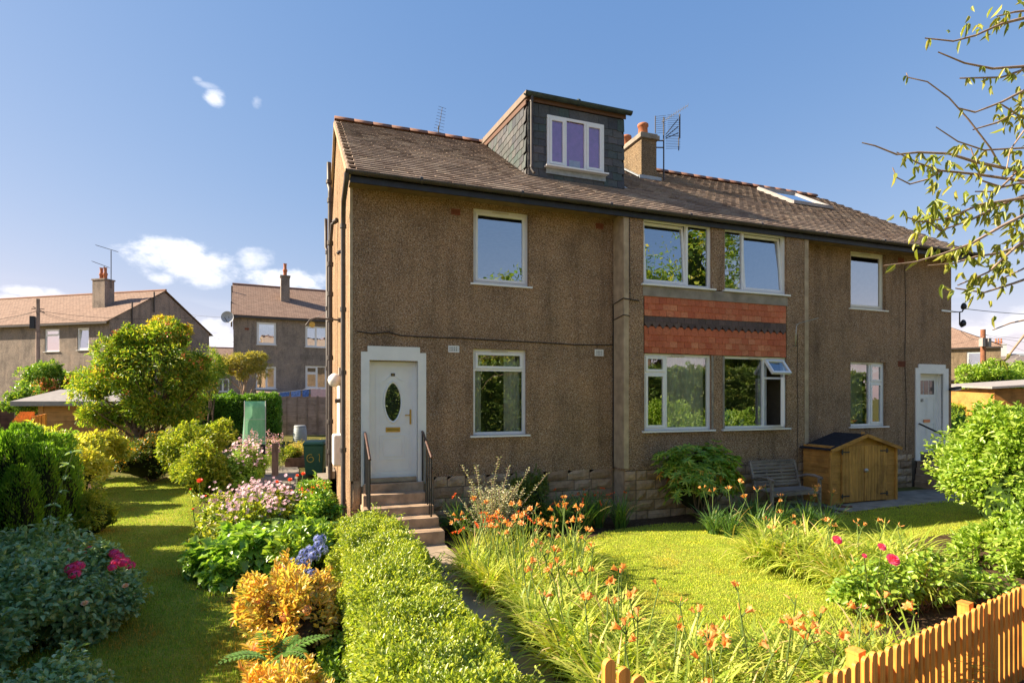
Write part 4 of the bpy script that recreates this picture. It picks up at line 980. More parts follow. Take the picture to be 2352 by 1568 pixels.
for i in range(9):
    s = -1.55 + i * .083; h = 1.41 - .055 * i
    g = picket_mesh(h - .05, .058); link('picket', g.mesh('picket', m_orange_wood), fg, (s, 0, .05))
for z in (.25, .8): g = G(); g.box(-1.58, -.86, .0125, .052, z - .035, z + .035); g.build('rail', m_orange_wood, fg)

def panel_fence(name, label, x0, y0, ang, n, w, h, zb, nsl=16, mat=None, post=True):
    t = thing(name, label, 'fence', (x0, y0, zb), ang); mat = mat or m_grey_wood
    sm = {}
    for i in range(n):
        for k in range(nsl):
            z = k * h / nsl
            if 's' not in sm:
                g = G(); g.add([(0, -.018, 0), (w - .1, -.018, 0), (w - .1, 0, 0), (0, 0, 0), (0, -.004, h / nsl * 1.05), (w - .1, -.004, h / nsl * 1.05), (w - .1, .006, h / nsl * 1.05), (0, .006, h / nsl * 1.05)],
                                 [(0, 3, 2, 1), (4, 5, 6, 7), (0, 1, 5, 4), (1, 2, 6, 5), (2, 3, 7, 6), (3, 0, 4, 7)]); sm['s'] = g.mesh('slat', mat)
            link('slat', sm['s'], t, (i * w + .05, rnd.uniform(-.004, .004), z), (0, rnd.uniform(-.004, .004), 0))
        for q in (.25, .5, .75): g = G(); g.box(i * w + w * q - .02, i * w + w * q + .02, -.045, -.0185, 0, h + .01); g.build('batten', m_post_wood, t)
        g = G(); g.box(i * w + .03, (i + 1) * w - .03, -.03, .03, h + .012, h + .04); g.build('capping', mat, t)
    for i in range(n + 1): g = G(); g.box(i * w - .05, i * w + .05, -.05, .05, -.2, h + .08); g.build('post', m_post_wood, t)
    return t
pA = at(635, 912, 27); panel_fence('fence_panel', 'weathered brown overlap fence behind the pale barrel', pA.x, pA.y, R(-2), 3, 1.85, 1.80, .72, 18)
panel_fence('fence_panel', 'dark brown overlap fence at the far left edge', -15.5, 15.5, R(8), 4, 1.9, 1.75, .45, 16, wood('dark_fence', (.13, .07, .05), axis='X'))

# orange slatted trellis bits near the cabin
t = thing('slatted_screen', 'small orange slatted timber screen left of the cabin', 'screen', tuple(at(58, 990, 14.2)), R(14))
for i in range(5): g = G(); g.box(-.25 + i * .02, .05 + i * .02, .0 + i * .12, .03 + i * .12, -.3, .28 + i * .05); g.build('board', m_orange_wood, t)
for i in range(4): g = G(); g.box(.10 + i * .07, .16 + i * .07, .1, .5, -.3, .36 + i * .02); g.build('board', m_orange_wood, t)

# log cabin at left
cb0 = at(92, 960, 18.5)
cb = thing('log_cabin', 'small pine garden cabin with grey felt roof behind the left shrubs', 'cabin', (cb0.x, cb0.y, .14), R(0))
for i in range(16): g = G(); g.box(0, 2.3, -.02 + .003 * (i % 2), .02, i * .135, i * .135 + .128); g.build('board', m_log, cb)
g = G(); g.box(.03, 2.27, .021, 2.4, .02, 2.15); g.build('carcass', m_log, cb)
g = G(); g.box(-.03, .10, -.05, -.021, 0, 2.17); g.build('corner_post', m_log, cb)
g = G(); g.box(-.045, -.021, -.02, 2.4, .0, 2.15); g.build('side_wall', m_log, cb)
g = G(); g.add([(-.62, -.42, 2.26), (2.6, -.42, 2.26), (2.4, 1.35, 2.66), (.1, 1.35, 2.66), (-.62, -.42, 2.11), (2.6, -.42, 2.11), (2.6, 2.8, 2.11), (-.62, 2.8, 2.11), (-.62, 2.8, 2.26), (2.6, 2.8, 2.26)],
               [(0, 1, 2, 3), (0, 4, 5, 1), (4, 7, 6, 5), (0, 3, 8), (0, 8, 7, 4), (3, 2, 9, 8), (1, 5, 6, 9), (1, 9, 2), (8, 9, 6, 7)]); g.build('roof', m_felt_grey, cb)
# flat garage roof further left
a_ = at(-60, 925, 25); g = G(); t = thing('garage', 'low flat roofed garage at the left edge below the far house', 'garage', (a_.x, a_.y, .9), R(-10))
g = G(); g.box(-5, 2.6, 0, 5, -.5, 1.35); g.build('wall', plain('dark_timber', (.12, .075, .055), .9, .1, var=.3, scale=3), t); g = G(); g.box(-5.1, 2.7, -.1, 5.1, 1.35, 1.47); g.build('roof', m_felt_grey, t)

# mini greenhouse, barrel, washing
gr0 = at(586, 1000, 22)
gh = thing('mini_greenhouse', 'tall narrow plastic greenhouse with pale green cover by the back hedge', 'greenhouse', (gr0.x, gr0.y, .33), R(4))
def greencover():
    M = Mat('green_cover', .35, .5); n = M.noise(M.geo((1, 1, .4)), 9, 4, .6); M.col(M.ramp(n, [(.3, (.20, .46, .28)), (.6, (.34, .60, .42)), (.8, (.6, .76, .64))])); M.bump(n, .6, .03)
    t = M.n('ShaderNodeBsdfTranslucent'); t.inputs[0].default_value = (.35, .7, .45, 1); ms = M.n('ShaderNodeMixShader'); ms.inputs[0].default_value = .35
    M.l(M.b.outputs[0], ms.inputs[1]); M.l(t.outputs[0], ms.inputs[2]); M.l(ms.outputs[0], M.out.inputs['Surface']); return M.m
mgc = greencover()
g = G(); vs, fs = [], []
for j in range(13):
    for i in range(9):
        x = -.36 + .72 * i / 8; z = 2.05 * j / 12; y = .06 * math.sin(j * .9 + i) * .3 - (.0 if z < 1.9 else -.1); vs.append((x + .0 + (.06 * (1 - z / 2.05) * (-1 if x < 0 else 0)), y, z))
fs = [(j * 9 + i, j * 9 + i + 1, (j + 1) * 9 + i + 1, (j + 1) * 9 + i) for j in range(12) for i in range(8)]
g.smooth = True; g.add(vs, fs); g.smooth = False; g.add([(-.42, 0, 0), (-.36, .1, 2.05), (-.36, .5, 2.0), (-.5, .5, 0)], [(0, 1, 2, 3)]); g.add([(.36, 0, 0), (.36, .5, 0), (.36, .5, 2.0), (.36, .1, 2.05)], [(0, 1, 2, 3)]); g.add([(-.36, .1, 2.05), (.36, .1, 2.05), (.36, .5, 2.0), (-.36, .5, 2.0)], [(0, 1, 2, 3)])
g.build('cover', mgc, gh)
g = G(); g.tube([(-.37, -.03, 0), (-.37, -.02, 2.07)], .014, 6); g.tube([(.37, -.03, 0), (.37, -.02, 2.07)], .014, 6); g.tube([(-.37, -.03, 1.35), (.37, -.03, 1.35)], .01, 6); g.build('frame', m_white, gh)
b0 = at(689, 1003, 24)
br_ = thing('barrel', 'pale grey ribbed plastic barrel in front of the back fence', 'barrel', (b0.x, b0.y, gz(b0.x, b0.y)))
pr = []
for i in range(10): z = i * .085; r_ = .24 + .04 * math.sin(math.pi * i / 9.5); pr += [(r_, z), (r_ + .008, z + .06), (r_ - .008, z + .07)]
g = G(); g.lathe((0, 0, 0), pr, 18); g.build('body', plain('barrel_plastic', (.34, .36, .37), .5, .4, var=.15), br_); g = G(); g.lathe((0, 0, .85), [(.23, 0), (.24, .03), (.20, .05)], 18); g.build('lid', plain('barrel_lid', (.42, .44, .45), .5), br_)
wl = thing('washing_line', 'line of blue and pink towels pegged above the back fence', 'washing', tuple(at(690, 899, 29)), R(3))
g = G(); g.tube([(-2.2, 0, -.25), (-1, 0, -.06), (.6, 0, .16), (2.2, 0, .10)], .012, 5); g.build('line', m_white, wl)
mats_ = [plain('towel_blue', (.10, .20, .50), .9, var=.5, scale=20), plain('towel_check', (.18, .30, .62), .9, var=.6, scale=25), plain('towel_pink', (.68, .48, .46), .9, var=.1)]
for (x, w, h, mi) in ((-.75, .45, .18, 0), (-.22, .45, .25, 1), (.25, .30, .30, 0), (.75, .5, .34, 2), (1.25, .5, .42, 2)):
    g = G(); vs = []
    for i in range(7):
        xx = x - w / 2 + w * i / 6; zz = -.06 + (xx + 1) * .137 if xx < .6 else .16; vs += [(xx, .03 * math.sin(i * 1.9), zz - h * 1.25), (xx, .01 * math.sin(i), zz)]
    g.smooth = True; g.add(vs, [(2 * i, 2 * i + 2, 2 * i + 3, 2 * i + 1) for i in range(6)]); g.build('towel', mats_[mi], wl)

# ------------------------------------------------------------------ houses behind
m_glass_far = glassmat('far_window_glass', .5)
def bg_house(label, ox, oy, z0, rz, L, D, he, hr, wins, chim, wall=None, roofm=None, hipR=False, doors=(), over=.25, extra=None, chw=.55, chd=.75, chh=1.6, chy=None, hipL=False):
    """front along local +x from 0 to L at y=0, depth D"""
    t = thing('house', label, 'house', (ox, oy, z0), rz); wall = wall or m_harl_far; roofm = roofm or m_farroof
    g = G(); wall_y(g, 0, L, 0, he, 0, [w[:4] for w in wins], .12)
    rl = D / 2 if hipL else 0; rr = L - D / 2 if hipR else L
    for x, hp in ((0, hipL), (L, hipR)): g.add([(x, 0, 0), (x, D, 0), (x, D, he)] + ([] if hp else [(x, D / 2, hr - .1)]) + [(x, 0, he)], [tuple(range(4 if hp else 5))])
    g.add([(0, D, 0), (L, D, 0), (L, D, he), (0, D, he)], [(0, 1, 2, 3)]); g.build('wall', wall, t)
    g = G(); g.box(.05, L - .05, 2.0, 2.1, .05, he - .1); g.box(.05, L - .05, .2, 2.0, he * .52, he * .52 + .1); g.build('room', m_room, t)
    # roof slope drawn flat then laid: tiles follow its own axes
    sl = math.hypot(D / 2 + over, (hr - he) * (D / 2 + over) / (D / 2)); an = math.atan2(hr - he, D / 2)
    xl, xr = -over * .4, L + over * .4
    g = G(); g.add([(xl, 0, 0), (xr, 0, 0), (rr if hipR else xr, sl, 0), (rl if hipL else xl, sl, 0), (xl, 0, -.08), (xr, 0, -.08)], [(0, 1, 2, 3), (0, 4, 5, 1)])
    r_ = g.build('roof', roofm, t, (0, -over, he - over * (hr - he) / (D / 2) + .04), (an, 0, 0))
    g = G(); g.add([(xl, 0, 0), (xr, 0, 0), (rr if hipR else xr, sl, 0), (rl if hipL else xl, sl, 0)], [(3, 2, 1, 0)]); o = g.build('roof', roofm, t, (0, D + over, he - over * (hr - he) / (D / 2) + .04), (-an, 0, 0)); o.scale = (1, -1, 1)
    for x, hp, rx in ((0, hipL, rl), (L, hipR, rr)):
        if hp: g = G(); xe = xr if x else xl; g.add([(xe, -over, he), (xe, D + over, he), (rx, D / 2, hr + .04)], [(0, 1, 2)]); g.build('roof', roofm, t)
    g = G(); g.box(xl, xr, -over - .02, -over + .02, he - over * (hr - he) / (D / 2) - .12, he - over * (hr - he) / (D / 2) + .02); g.build('gutter', m_pipe, t)
    g = G(); g.tube([(rl if hipL else xl, D / 2, hr + .05), (rr if hipR else xr, D / 2, hr + .05)], .09, 6); g.build('ridge', m_ridge if roofm is m_farroof else m_lead, t)
    for (x, cy, w_, d_, zt, npot) in chim:
        g = G(); g.box(x - w_ / 2, x + w_ / 2, cy - d_ / 2, cy + d_ / 2, he, zt); g.box(x - w_ / 2 - .05, x + w_ / 2 + .05, cy - d_ / 2 - .05, cy + d_ / 2 + .05, zt, zt + .1); c = g.build('chimney', wall, t)
        for k in range(npot): g = G(); g.lathe((x + (k - (npot - 1) / 2) * .35, cy, zt + .1), [(.12, 0), (.12, .3), (.15, .32), (.15, .42), (.1, .5), (.1, .8), (.13, .85)], 10); g.build('chimney_pot', m_terracotta, c)
    for w in wins:
        cols = w[4]; window(t, w[0], w[1], w[2], w[3], .05, cols, glass=m_glass_far, fr=.085, vents=False, curtain=[(w[0] + .05, w[1] - .05, m_curtain_w if len(w) > 5 and w[5] else m_curtain, .25)] if len(w) > 5 else None)
    return t
# right hand one of the two at the back left
oL = at(536, 730, 36); hz = 1.45
cR = bg_house('far grey roughcast house with brown roof, satellite dish and tall slim chimney', oL.x, oL.y, hz, R(5.5), 13, 8.2, 6.42, 8.95,
     [(1.35, 2.5, 4.5, 5.95, [(1, [(1, SH)])], 1), (4.3, 6.3, 4.45, 5.85, [(.33, [(1, SH)]), (.34, [(1, FX)]), (.33, [(1, SH)])], 1), (1.3, 2.5, 1.65, 3.1, [(.5, [(1, FX)]), (.5, [(1, SH)])], 0),
      (4.3, 6.3, 1.7, 3.2, [(.36, [(.3, SH), (.7, SH)]), (.30, [(1, FX)]), (.34, [(.3, SH), (.7, SH)])], 0)], [(3.2, 2.3, .56, .62, 9.4, 1)])
g = G(); g.box(.65, .9, -.02, -.005, 5.4, 5.53); g.build('air_vent', m_terrav, cR)
for (y, z) in ((1.3, 6.9), (2.9, 8.2)): g = G(); g.tube([(-.12, y, z - 1.2), (-.12, y, z + .45)], .05, 8); g.build('vent_pipe', m_pipe, cR)
g = G(); g.box(1.4, 5.0, -1.2, -.01, 1.0, 1.35); g.add([(1.3, -1.3, 1.38), (5.1, -1.3, 1.28), (5.1, 0, 1.58), (1.3, 0, 1.62)], [(0, 1, 2, 3)]); g.build('porch', plain('porch_board', (.30, .21, .14), .9), cR)
g = G(); g.tube([(4.4, -.25, 6.05), (4.9, -.9, 6.3), (7.4, 0.4, 8.1)], .02, 5); g.build('cable', m_felt_grey, cR)
sd = thing('satellite_dish', 'grey satellite dish on the left corner of the slim-chimney house', 'satellite dish', tuple(at(522, 728, 35.5)), R(-20))
g = G(); g.smooth = True; vs = [(0, .12, 0)]
for k in range(1, 5):
    for a in range(20): th = 2 * math.pi * a / 20; rr_ = .40 * k / 4; vs.append((rr_ * math.cos(th), .12 - .12 * (k / 4) ** 2, rr_ * .92 * math.sin(th)))
fs = [(0, 1 + a, 1 + (a + 1) % 20) for a in range(20)] + [(1 + (k - 1) * 20 + a, 1 + k * 20 + a, 1 + k * 20 + (a + 1) % 20, 1 + (k - 1) * 20 + (a + 1) % 20) for k in range(1, 4) for a in range(20)]
g.add(vs, fs); g.build('dish', plain('dish_grey', (.40, .42, .45), .5), sd)
g = G(); g.tube([(0, .1, -.3), (.1, -.25, -.3), (0, -.35, -.05)], .02, 6); g.tube([(0, .12, 0), (.55, .3, 0)], .03, 6); g.build('arm', m_pipe, sd)
# left one, gable end to the right
oR = at(252, 738, 38); ra = -R(13.8) - YAW
dirx = Vector((math.cos(ra), math.sin(ra))); L_ = 17
cL = bg_house('long far grey house at the left edge with pale brown roof and broad chimney', oR.x - dirx.x * L_, oR.y - dirx.y * L_, 1.35, ra, L_, 8.8, 6.42, 9.1,
     [(L_ - 2.75, L_ - 1.75, 4.4, 5.9, [(1, [(1, 'hopper')])], 1), (L_ - 5.6, L_ - 4.3, 4.35, 5.9, [(1, [(.25, SH), (.75, FX)])], 1), (L_ - 2.9, L_ - 1.9, 1.5, 3.0, [(1, [(1, SH)])], 1), (L_ - 5.6, L_ - 4.2, 1.5, 3.0, [(1, [(1, SH)])], 1)],
     [(L_ - 3.1, 2.2, 1.1, .75, 9.55, 2)], over=.35)
for (y, z) in ((1.6, 7.3), (3.4, 8.35)): g = G(); g.tube([(L_ + .1, y, z - 1.0), (L_ + .1, y, z + .5)], .05, 8); g.build('vent_pipe', m_pipe, cL)
# low far roof between the two
o3 = at(395, 800, 62)
bg_house('distant low house glimpsed between the rowan tree and the slim-chimney house', o3.x, o3.y, 2.0, R(2), 12, 8, 4.3, 6.4, [(4.3, 5.6, 1.2, 2.7, [(.5, [(1, SH)]), (.5, [(1, SH)])], 1)], [])
# far right group
o4 = at(2299, 790, 58); a4 = R(-50)
dx4 = Vector((math.cos(a4), math.sin(a4))); L4 = 16
cF = bg_house('far sunlit tan house with orange hipped roof beyond the right wall corner', o4.x - dx4.x * L4, o4.y - dx4.y * L4, 1.9, a4, L4, 9, 6.0, 9.0,
     [(L4 - 2.75, L4 - 1.5, 3.95, 5.4, [(1, [(1, SH)])], 1), (L4 - 2.9, L4 - .9, .9, 1.8, [(.5, [(1, SH)]), (.5, [(1, SH)])], 0)], [], wall=m_harl_warm, hipR=True)
g = G(); g.box(L4 - 9, L4 - .1, -.5, -.01, 2.35, 2.5); g.build('canopy', m_felt, cF)
o5 = at(2300, 868, 66)
bg_house('distant dark brown house with grey slate roof at the right edge', o5.x, o5.y, 1.6, R(-33), 12, 8, 3.6, 6.0, [(.8, 1.8, 1.6, 3.2, [(1, [(1, SH)])], 1), (2.4, 3.4, 1.6, 3.2, [(1, [(1, SH)])], 1), (4.3, 5.0, 1.3, 2.8, [(1, [(1, SH)])], 1)], [], wall=plain('dark_render', (.13, .10, .085), .9), roofm=m_fargrey, hipR=True, hipL=True)
o6 = at(2310, 850, 82)
bg_house('distant white house with grey roof and white chimneys at the right edge', o6.x, o6.y, 1.6, R(-33), 14, 8, 5.2, 7.4, [], [(1.2, 4, 1.6, 1.0, 8.9, 3), (9.5, 4, 1.6, 1.0, 9.4, 3)], wall=m_white, roofm=m_fargrey)
# orange garage in the right gardens
o7 = at(2283, 935, 22); t = thing('garden_shed', 'orange timber shed with grey roof behind the right hand hedge', 'shed', (o7.x, o7.y, .8), R(-24))
for i in range(12): g = G(); g.box(0, 3.6, -.02, .01, .4 + i * .14, .4 + i * .14 + .132); g.build('board', wood('shed_orange', (.58, .26, .07), axis='X', dark=.75) if 'shed_orange' not in MATS else MATS['shed_orange'], t)
g = G(); g.box(.02, 3.58, .011, 2.6, 0, 2.08); g.build('carcass', MATS['shed_orange'], t)
g = G(); g.add([(-.25, -.25, 2.06), (3.8, -.25, 2.30), (3.8, 2.8, 2.45), (-.25, 2.8, 2.2), (-.25, -.25, 2.14), (3.8, -.25, 2.38), (3.8, 2.8, 2.53), (-.25, 2.8, 2.28)], [(0, 3, 2, 1), (4, 5, 6, 7), (0, 1, 5, 4), (1, 2, 6, 5), (2, 3, 7, 6), (3, 0, 4, 7)]); g.build('roof', m_felt_grey, t)
o8 = at(2235, 1010, 14.5); g = G(); g.lathe((0, 0, 0), [(.17, 0), (.15, .4), (.13, .9), (.10, 1.05), (.11, 1.12), (.05, 1.18)], 9); tag(g.build('stone_post', plain('pink_stone', (.45, .30, .23), .9, .1, var=.35, scale=9, bump=.6), None, (o8.x, o8.y, .35)), 'pinkish weathered stone post standing in the right hedge', 'post')
# ------------------------------------------------------------------ telegraph poles and wires
p1 = at(87, 830, 30); pl1 = thing('telegraph_pole', 'weathered wooden telegraph pole in front of the left far house', 'pole', (p1.x, p1.y, 1.0))
g = G(); g.tube([(0, 0, 0), (0, 0, 6.72)], [.11, .085], 10); g.build('pole', m_post_wood, pl1); g = G(); g.box(-.32, -.12, -.12, .08, 5.15, 5.8); g.build('junction_box', m_black, pl1)
g = G(); g.tube([(-.28, 0, 6.2), (.28, 0, 6.2)], .02, 6); g.tube([(-.2, 0, 6.3), (.3, 0, 6.0)], .02, 6); g.build('bracket', m_pipe, pl1)
T1 = Vector((p1.x, p1.y, 7.1))
wire(T1, at(-200, 745, 27), .25, 'dark wire running left from the left telegraph pole to the picture edge'); wire(T1, at(-180, 770, 34), .2, 'lower dark wire sloping left from the left telegraph pole')
wire(T1, at(255, 735, 37.8), .3, 'wire from the left telegraph pole to the eaves of the long grey house'); wire(T1, at(450, 728, 33), .25, 'wire running right from the left telegraph pole behind the rowan top')
wire(T1, at(150, 735, 37.6), .1, 'short wire dropping from the left pole to the long roof gutter')
wire(at(440, 723, 40), at(540, 729, 37), .05, 'thin wire crossing the sky toward the satellite dish'); wire(at(400, 750, 45), at(560, 790, 50), .1, 'thin low wire between the rowan and the dish house', r=.012)
p2 = at(2258, 900, 40); pl2 = thing('telegraph_pole', 'reddish brown telegraph pole in front of the far tan house', 'pole', (p2.x, p2.y, 1.5))
g = G(); g.tube([(0, 0, 0), (0, 0, 5.82)], [.18, .15], 10); g.build('pole', plain('pole_red', (.24, .105, .06), .9, .1, var=.3), pl2)
for s in (-1, 1): g = G(); g.box(s * .32 - .15, s * .32 + .15, -.25, .0, 4.6, 5.2); g.build('junction_box', m_felt_grey, pl2)
T2 = Vector((p2.x, p2.y, 7.0)); INS = Vector((15.06 + .42, -.04, 4.84))
wire(INS, at(2500, 720, 22), .1, 'taut wire running right from the insulators on the wall corner'); wire(INS - Vector((.1, 0, .6)), T2, .3, 'thin wire from the wall corner down to the reddish pole')
wire(T2, at(2500, 776, 34), .2, 'upper wire running right from the reddish pole'); wire(T2, at(2500, 782, 34), .35, 'lower wire running right from the reddish pole'); wire(T2, at(2500, 845, 50), .3, 'faint wire descending right from the reddish pole')
wire(at(2185, 790, 52), T2, .2, 'wire coming to the reddish pole from behind the wall corner')

# ------------------------------------------------------------------ aerials
def yagi(g, a, b, n, e0, e1, up=(0, 0, 1), r=.006):
    a, b = Vector(a), Vector(b); g.tube([a, b], r * 1.6, 5); d = (b - a).normalized(); s = d.cross(Vector(up)).normalized()
    for i in range(n): f = i / (n - 1); p = a.lerp(b, f); w = e0 + (e1 - e0) * f; g.tube([p - s * w, p + s * w], r, 4)
mm = (2.49, 4.35)
t = thing('tv_aerial', 'small upright television aerial behind the ridge left of the dormer', 'aerial', (mm[0], mm[1], 9.0))
g = G(); g.tube([(0, 0, -.3), (0, 0, .45)], .015, 6); g.build('mast', m_pipe, t)
g = G(); yagi(g, (0, 0, .30), (.09, -.05, .92), 9, .13, .10, (0, 1, 0), .0045); g.tube([(-.10, 0, .26), (.10, 0, .26)], .008, 5); g.tube([(-.10, 0, .22), (.10, 0, .22)], .008, 5); g.build('antenna', m_pipe, t)
t = thing('tv_aerial', 'large television aerial with grid reflectors on a tall mast beside the chimney', 'aerial', (8.17, 2.75, 8.15))
g = G(); g.tube([(0, 0, -.05), (0, 0, 1.75)], .018, 6); g.tube([(-.22, 0, 1.1), (0, 0, 1.13)], .016, 6); g.tube([(-.22, 0, .92), (0, 0, .95)], .016, 6); g.build('mast', m_pipe, t)
g = G(); yagi(g, (-.05, 0, 1.62), (.50, -.35, 1.98), 12, .12, .11, (0, 0, 1), .0045); g.build('antenna', m_steel, t)
g = G()
for (x0, x1, z0, z1) in ((-.28, .0, 1.28, 1.72), (.05, .45, .93, 1.27)):
    for k in range(9): z = z0 + (z1 - z0) * k / 8; g.tube([(x0, -.02, z - .01), (x1, -.10, z + .03)], .0045, 4)
    g.tube([(x0 if x0 < 0 else x1, -.03, z0), (x0 if x0 < 0 else x1, -.03, z1)], .014, 5)
for k in range(12): z = 1.30 + .55 * k / 11; g.tube([(.12, 0, z - .02), (.46, -.06, z)], .0045, 4)
g.tube([(.46, -.06, 1.25), (.46, -.06, 1.88)], .02, 5); g.tube([(.06, 0, 1.30), (.42, -.05, 1.75)], .012, 5); g.tube([(.06, 0, 1.24), (.42, -.05, 1.55)], .012, 5); g.tube([(.06, 0, 1.2), (.42, -.05, 1.38)], .012, 5); g.build('reflector', m_pipe, t)
t = thing('tv_aerial', 'small pale aerial on a bracket at the right edge of the bay', 'aerial', (9.28, BY - .03, 3.62))
g = G(); g.tube([(0, .02, .02), (0, -.05, 0), (0, -.08, .45), (.06, -.10, .50)], .011, 6); g.build('mast', m_steel, t)
g = G(); yagi(g, (-.05, -.10, .47), (.36, -.30, .60), 9, .09, .06, (0, 0, 1), .005); g.build('antenna', m_steel, t)
for (lab, off, h, w) in (('thin aerial with a long crossbar above the broad far chimney', 1.05, 2.1, .9), ('low aerial beside the pots of the broad far chimney', .1, 1.0, .7)):
    pc = cL.location + Vector((dirx.x * (L_ - 3.1 + off * .65), dirx.y * (L_ - 3.1 + off * .65), 0)) + Vector((-dirx.y, dirx.x, 0)) * 2.2
    t = thing('tv_aerial', lab, 'aerial', (pc.x, pc.y, 1.35 + 9.6)); g = G(); g.tube([(0, 0, -.6), (0, 0, h)], .03, 5); g.build('mast', m_pipe, t)
    g = G(); yagi(g, (-w, 0, h + .3), (w * .5, -.2, h - .1), 8, .12, .12, (0, 0, 1), .012); g.build('antenna', m_pipe, t)
# pulley bracket on the gable
t = thing('line_pulley', 'rusty clothes line pulley arm fixed to the sunlit gable', 'bracket', (-.0, 2.6, 4.15))
g = G(); g.tube([(0, 0, 0), (-.5, 0, .02), (-.62, 0, -.02), (-.70, 0, -.14)], .02, 6); g.tube([(0, 0, 0), (-.06, 0, 0)], .05, 8); g.build('arm', m_pipe, t)
g = G(); g.tube([(-.58, -.02, -.12), (-.58, .02, -.12)], .06, 10); g.build('pulley', m_brass, t)
# objects on the sill inside the lower bay window
t = thing('globe', 'turquoise globe behind the glass of the lower right bay window', 'globe', (7.62, BY + .30, 1.93))
g = G(); g.lathe((0, 0, .05), [(.02 + .16 * math.sin(math.pi * k / 12), .17 - .17 * math.cos(math.pi * k / 12)) for k in range(13)], 16); g.build('ball', plain('globe_blue', (.14, .42, .42), .4, var=.3, scale=12), t); g = G(); g.lathe((0, 0, 0), [(.08, 0), (.02, .03), (.02, .06)], 12); g.build('foot', m_white, t)
for (x, lab) in ((7.80, 'pale plant pot just right of the globe in the bay window'), (8.10, 'pale plant pot furthest from the globe in the bay window')):
    g = G(); g.lathe((0, 0, 0), [(.055, 0), (.075, .12), (.08, .13), (.06, .13)], 12); tag(g.build('plant_pot', m_curtain_w, None, (x, BY + .26, 1.925)), lab, 'plant pot', 'pots on the bay window sill')
for (x, lab) in ((11.75, 'orange bowl on the sill behind the wider pane of the far right window'), (12.36, 'orange bowl on the sill behind the narrow pane of the far right window')):
    g = G(); g.lathe((0, 0, 0), [(.06, 0), (.13, .07), (.15, .10), (.12, .09)], 14); tag(g.build('bowl', plain('bowl_orange', (.6, .2, .03), .5) if 'bowl_orange' not in MATS else MATS['bowl_orange'], None, (x, .22, 1.87)), lab, 'bowl', 'orange bowls on the far window sill')
# ================================================================== leaf materials
L_privet = leafmat('privet_leaf', [(.11, .16, .018), (.17, .23, .025), (.26, .31, .04), (.23, .25, .03), (.33, .36, .10)], .38, .30, 1.7, .35, 3)
L_spirea = leafmat('spiraea_leaf', [(.42, .27, .05), (.48, .33, .08), (.46, .25, .08), (.32, .29, .05), (.54, .39, .13), (.22, .26, .035)], .42, .4, 1.4, .55, 2.4)
L_rowan = leafmat('rowan_leaf', [(.05, .115, .013), (.10, .17, .018), (.18, .24, .028), (.32, .28, .04)], .42, .4, 1.8, .5, .9)
L_rowan_top = leafmat('rowan_top_leaf', [(.30, .28, .03), (.38, .26, .03), (.22, .24, .03)], .45, .4, 1.5, .3, 2)
L_berry = leafmat('berry', [(.50, .13, .04), (.58, .20, .06), (.45, .10, .04)], .1, .4, 1, .2)
L_conifer = leafmat('conifer_spray', [(.055, .13, .012), (.10, .20, .018), (.16, .27, .025), (.035, .085, .010)], .35, .5, 1.9, .4, 3)
L_laurel = leafmat('golden_laurel_leaf', [(.38, .37, .04), (.46, .42, .06), (.28, .32, .035), (.50, .46, .12), (.16, .23, .025)], .38, .3, 1.4, .3, 2)
L_yellow = leafmat('yellow_green_leaf', [(.20, .25, .025), (.28, .29, .035), (.15, .21, .02), (.10, .16, .018), (.33, .31, .05)], .42, .4, 1.5, .35, 3)
L_dark = leafmat('dark_shrub_leaf', [(.05, .09, .018), (.08, .13, .022), (.12, .16, .028), (.17, .17, .03)], .3, .35, 1.6, .4, 2)
L_orangeberry = leafmat('orange_berry_leaf', [(.46, .26, .04), (.52, .20, .03), (.40, .30, .05)], .3, .4, 1.2, .3)
L_vine = leafmat('large_green_leaf', [(.10, .19, .025), (.14, .24, .035), (.20, .30, .045), (.17, .24, .04)], .34, .32, 1.9, .3, 2)
L_rose = leafmat('rose_leaf_blue_green', [(.09, .16, .075), (.14, .23, .10), (.20, .30, .13), (.32, .37, .18)], .26, .38, 1.3, .4, 2)
L_hyd = leafmat('hydrangea_leaf', [(.11, .19, .025), (.16, .25, .03), (.24, .30, .04)], .36, .35, 1.6, .3)
L_glossy = leafmat('glossy_leaf', [(.06, .14, .018), (.10, .20, .025), (.17, .26, .035), (.28, .32, .05)], .32, .25, 1.7, .3)
L_rhodo = leafmat('rhododendron_leaf', [(.09, .17, .025), (.13, .23, .03), (.19, .28, .035), (.32, .32, .05)], .3, .35, 1.8, .3)
L_rhodo_old = leafmat('rhododendron_old_leaf', [(.48, .20, .03), (.50, .34, .05), (.42, .12, .03)], .35, .4, 1.2, .2)
L_coto = leafmat('variegated_leaf', [(.20, .23, .12), (.34, .34, .20), (.46, .44, .30), (.14, .18, .07)], .3, .4, 1.3, .3)
L_fern = leafmat('fern', [(.07, .15, .03), (.11, .20, .035), (.05, .10, .02)], .35, .5, 1.8, .3)
L_beech = leafmat('beech_leaf', [(.11, .18, .022), (.16, .25, .03), (.23, .31, .05), (.30, .36, .085)], .40, .34, 1.7, .35, 1.6)
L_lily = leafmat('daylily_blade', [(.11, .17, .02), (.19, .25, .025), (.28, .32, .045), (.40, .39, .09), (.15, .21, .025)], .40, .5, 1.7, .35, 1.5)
L_lily_shade = leafmat('daylily_blade_shade', [(.045, .10, .025), (.07, .14, .03), (.10, .17, .035)], .32, .4, 1.6, .3, 1.5)  # darker copy of the blades: shade by wall and bench put into the colour
L_dry = leafmat('dry_blade', [(.42, .32, .14), (.50, .36, .18), (.36, .22, .09)], .3, .7, 1.1, .2)
L_cherry = leafmat('cherry_leaf', [(.13, .17, .02), (.20, .22, .03), (.28, .26, .05), (.10, .14, .02)], .42, .4, 1.4, .2)
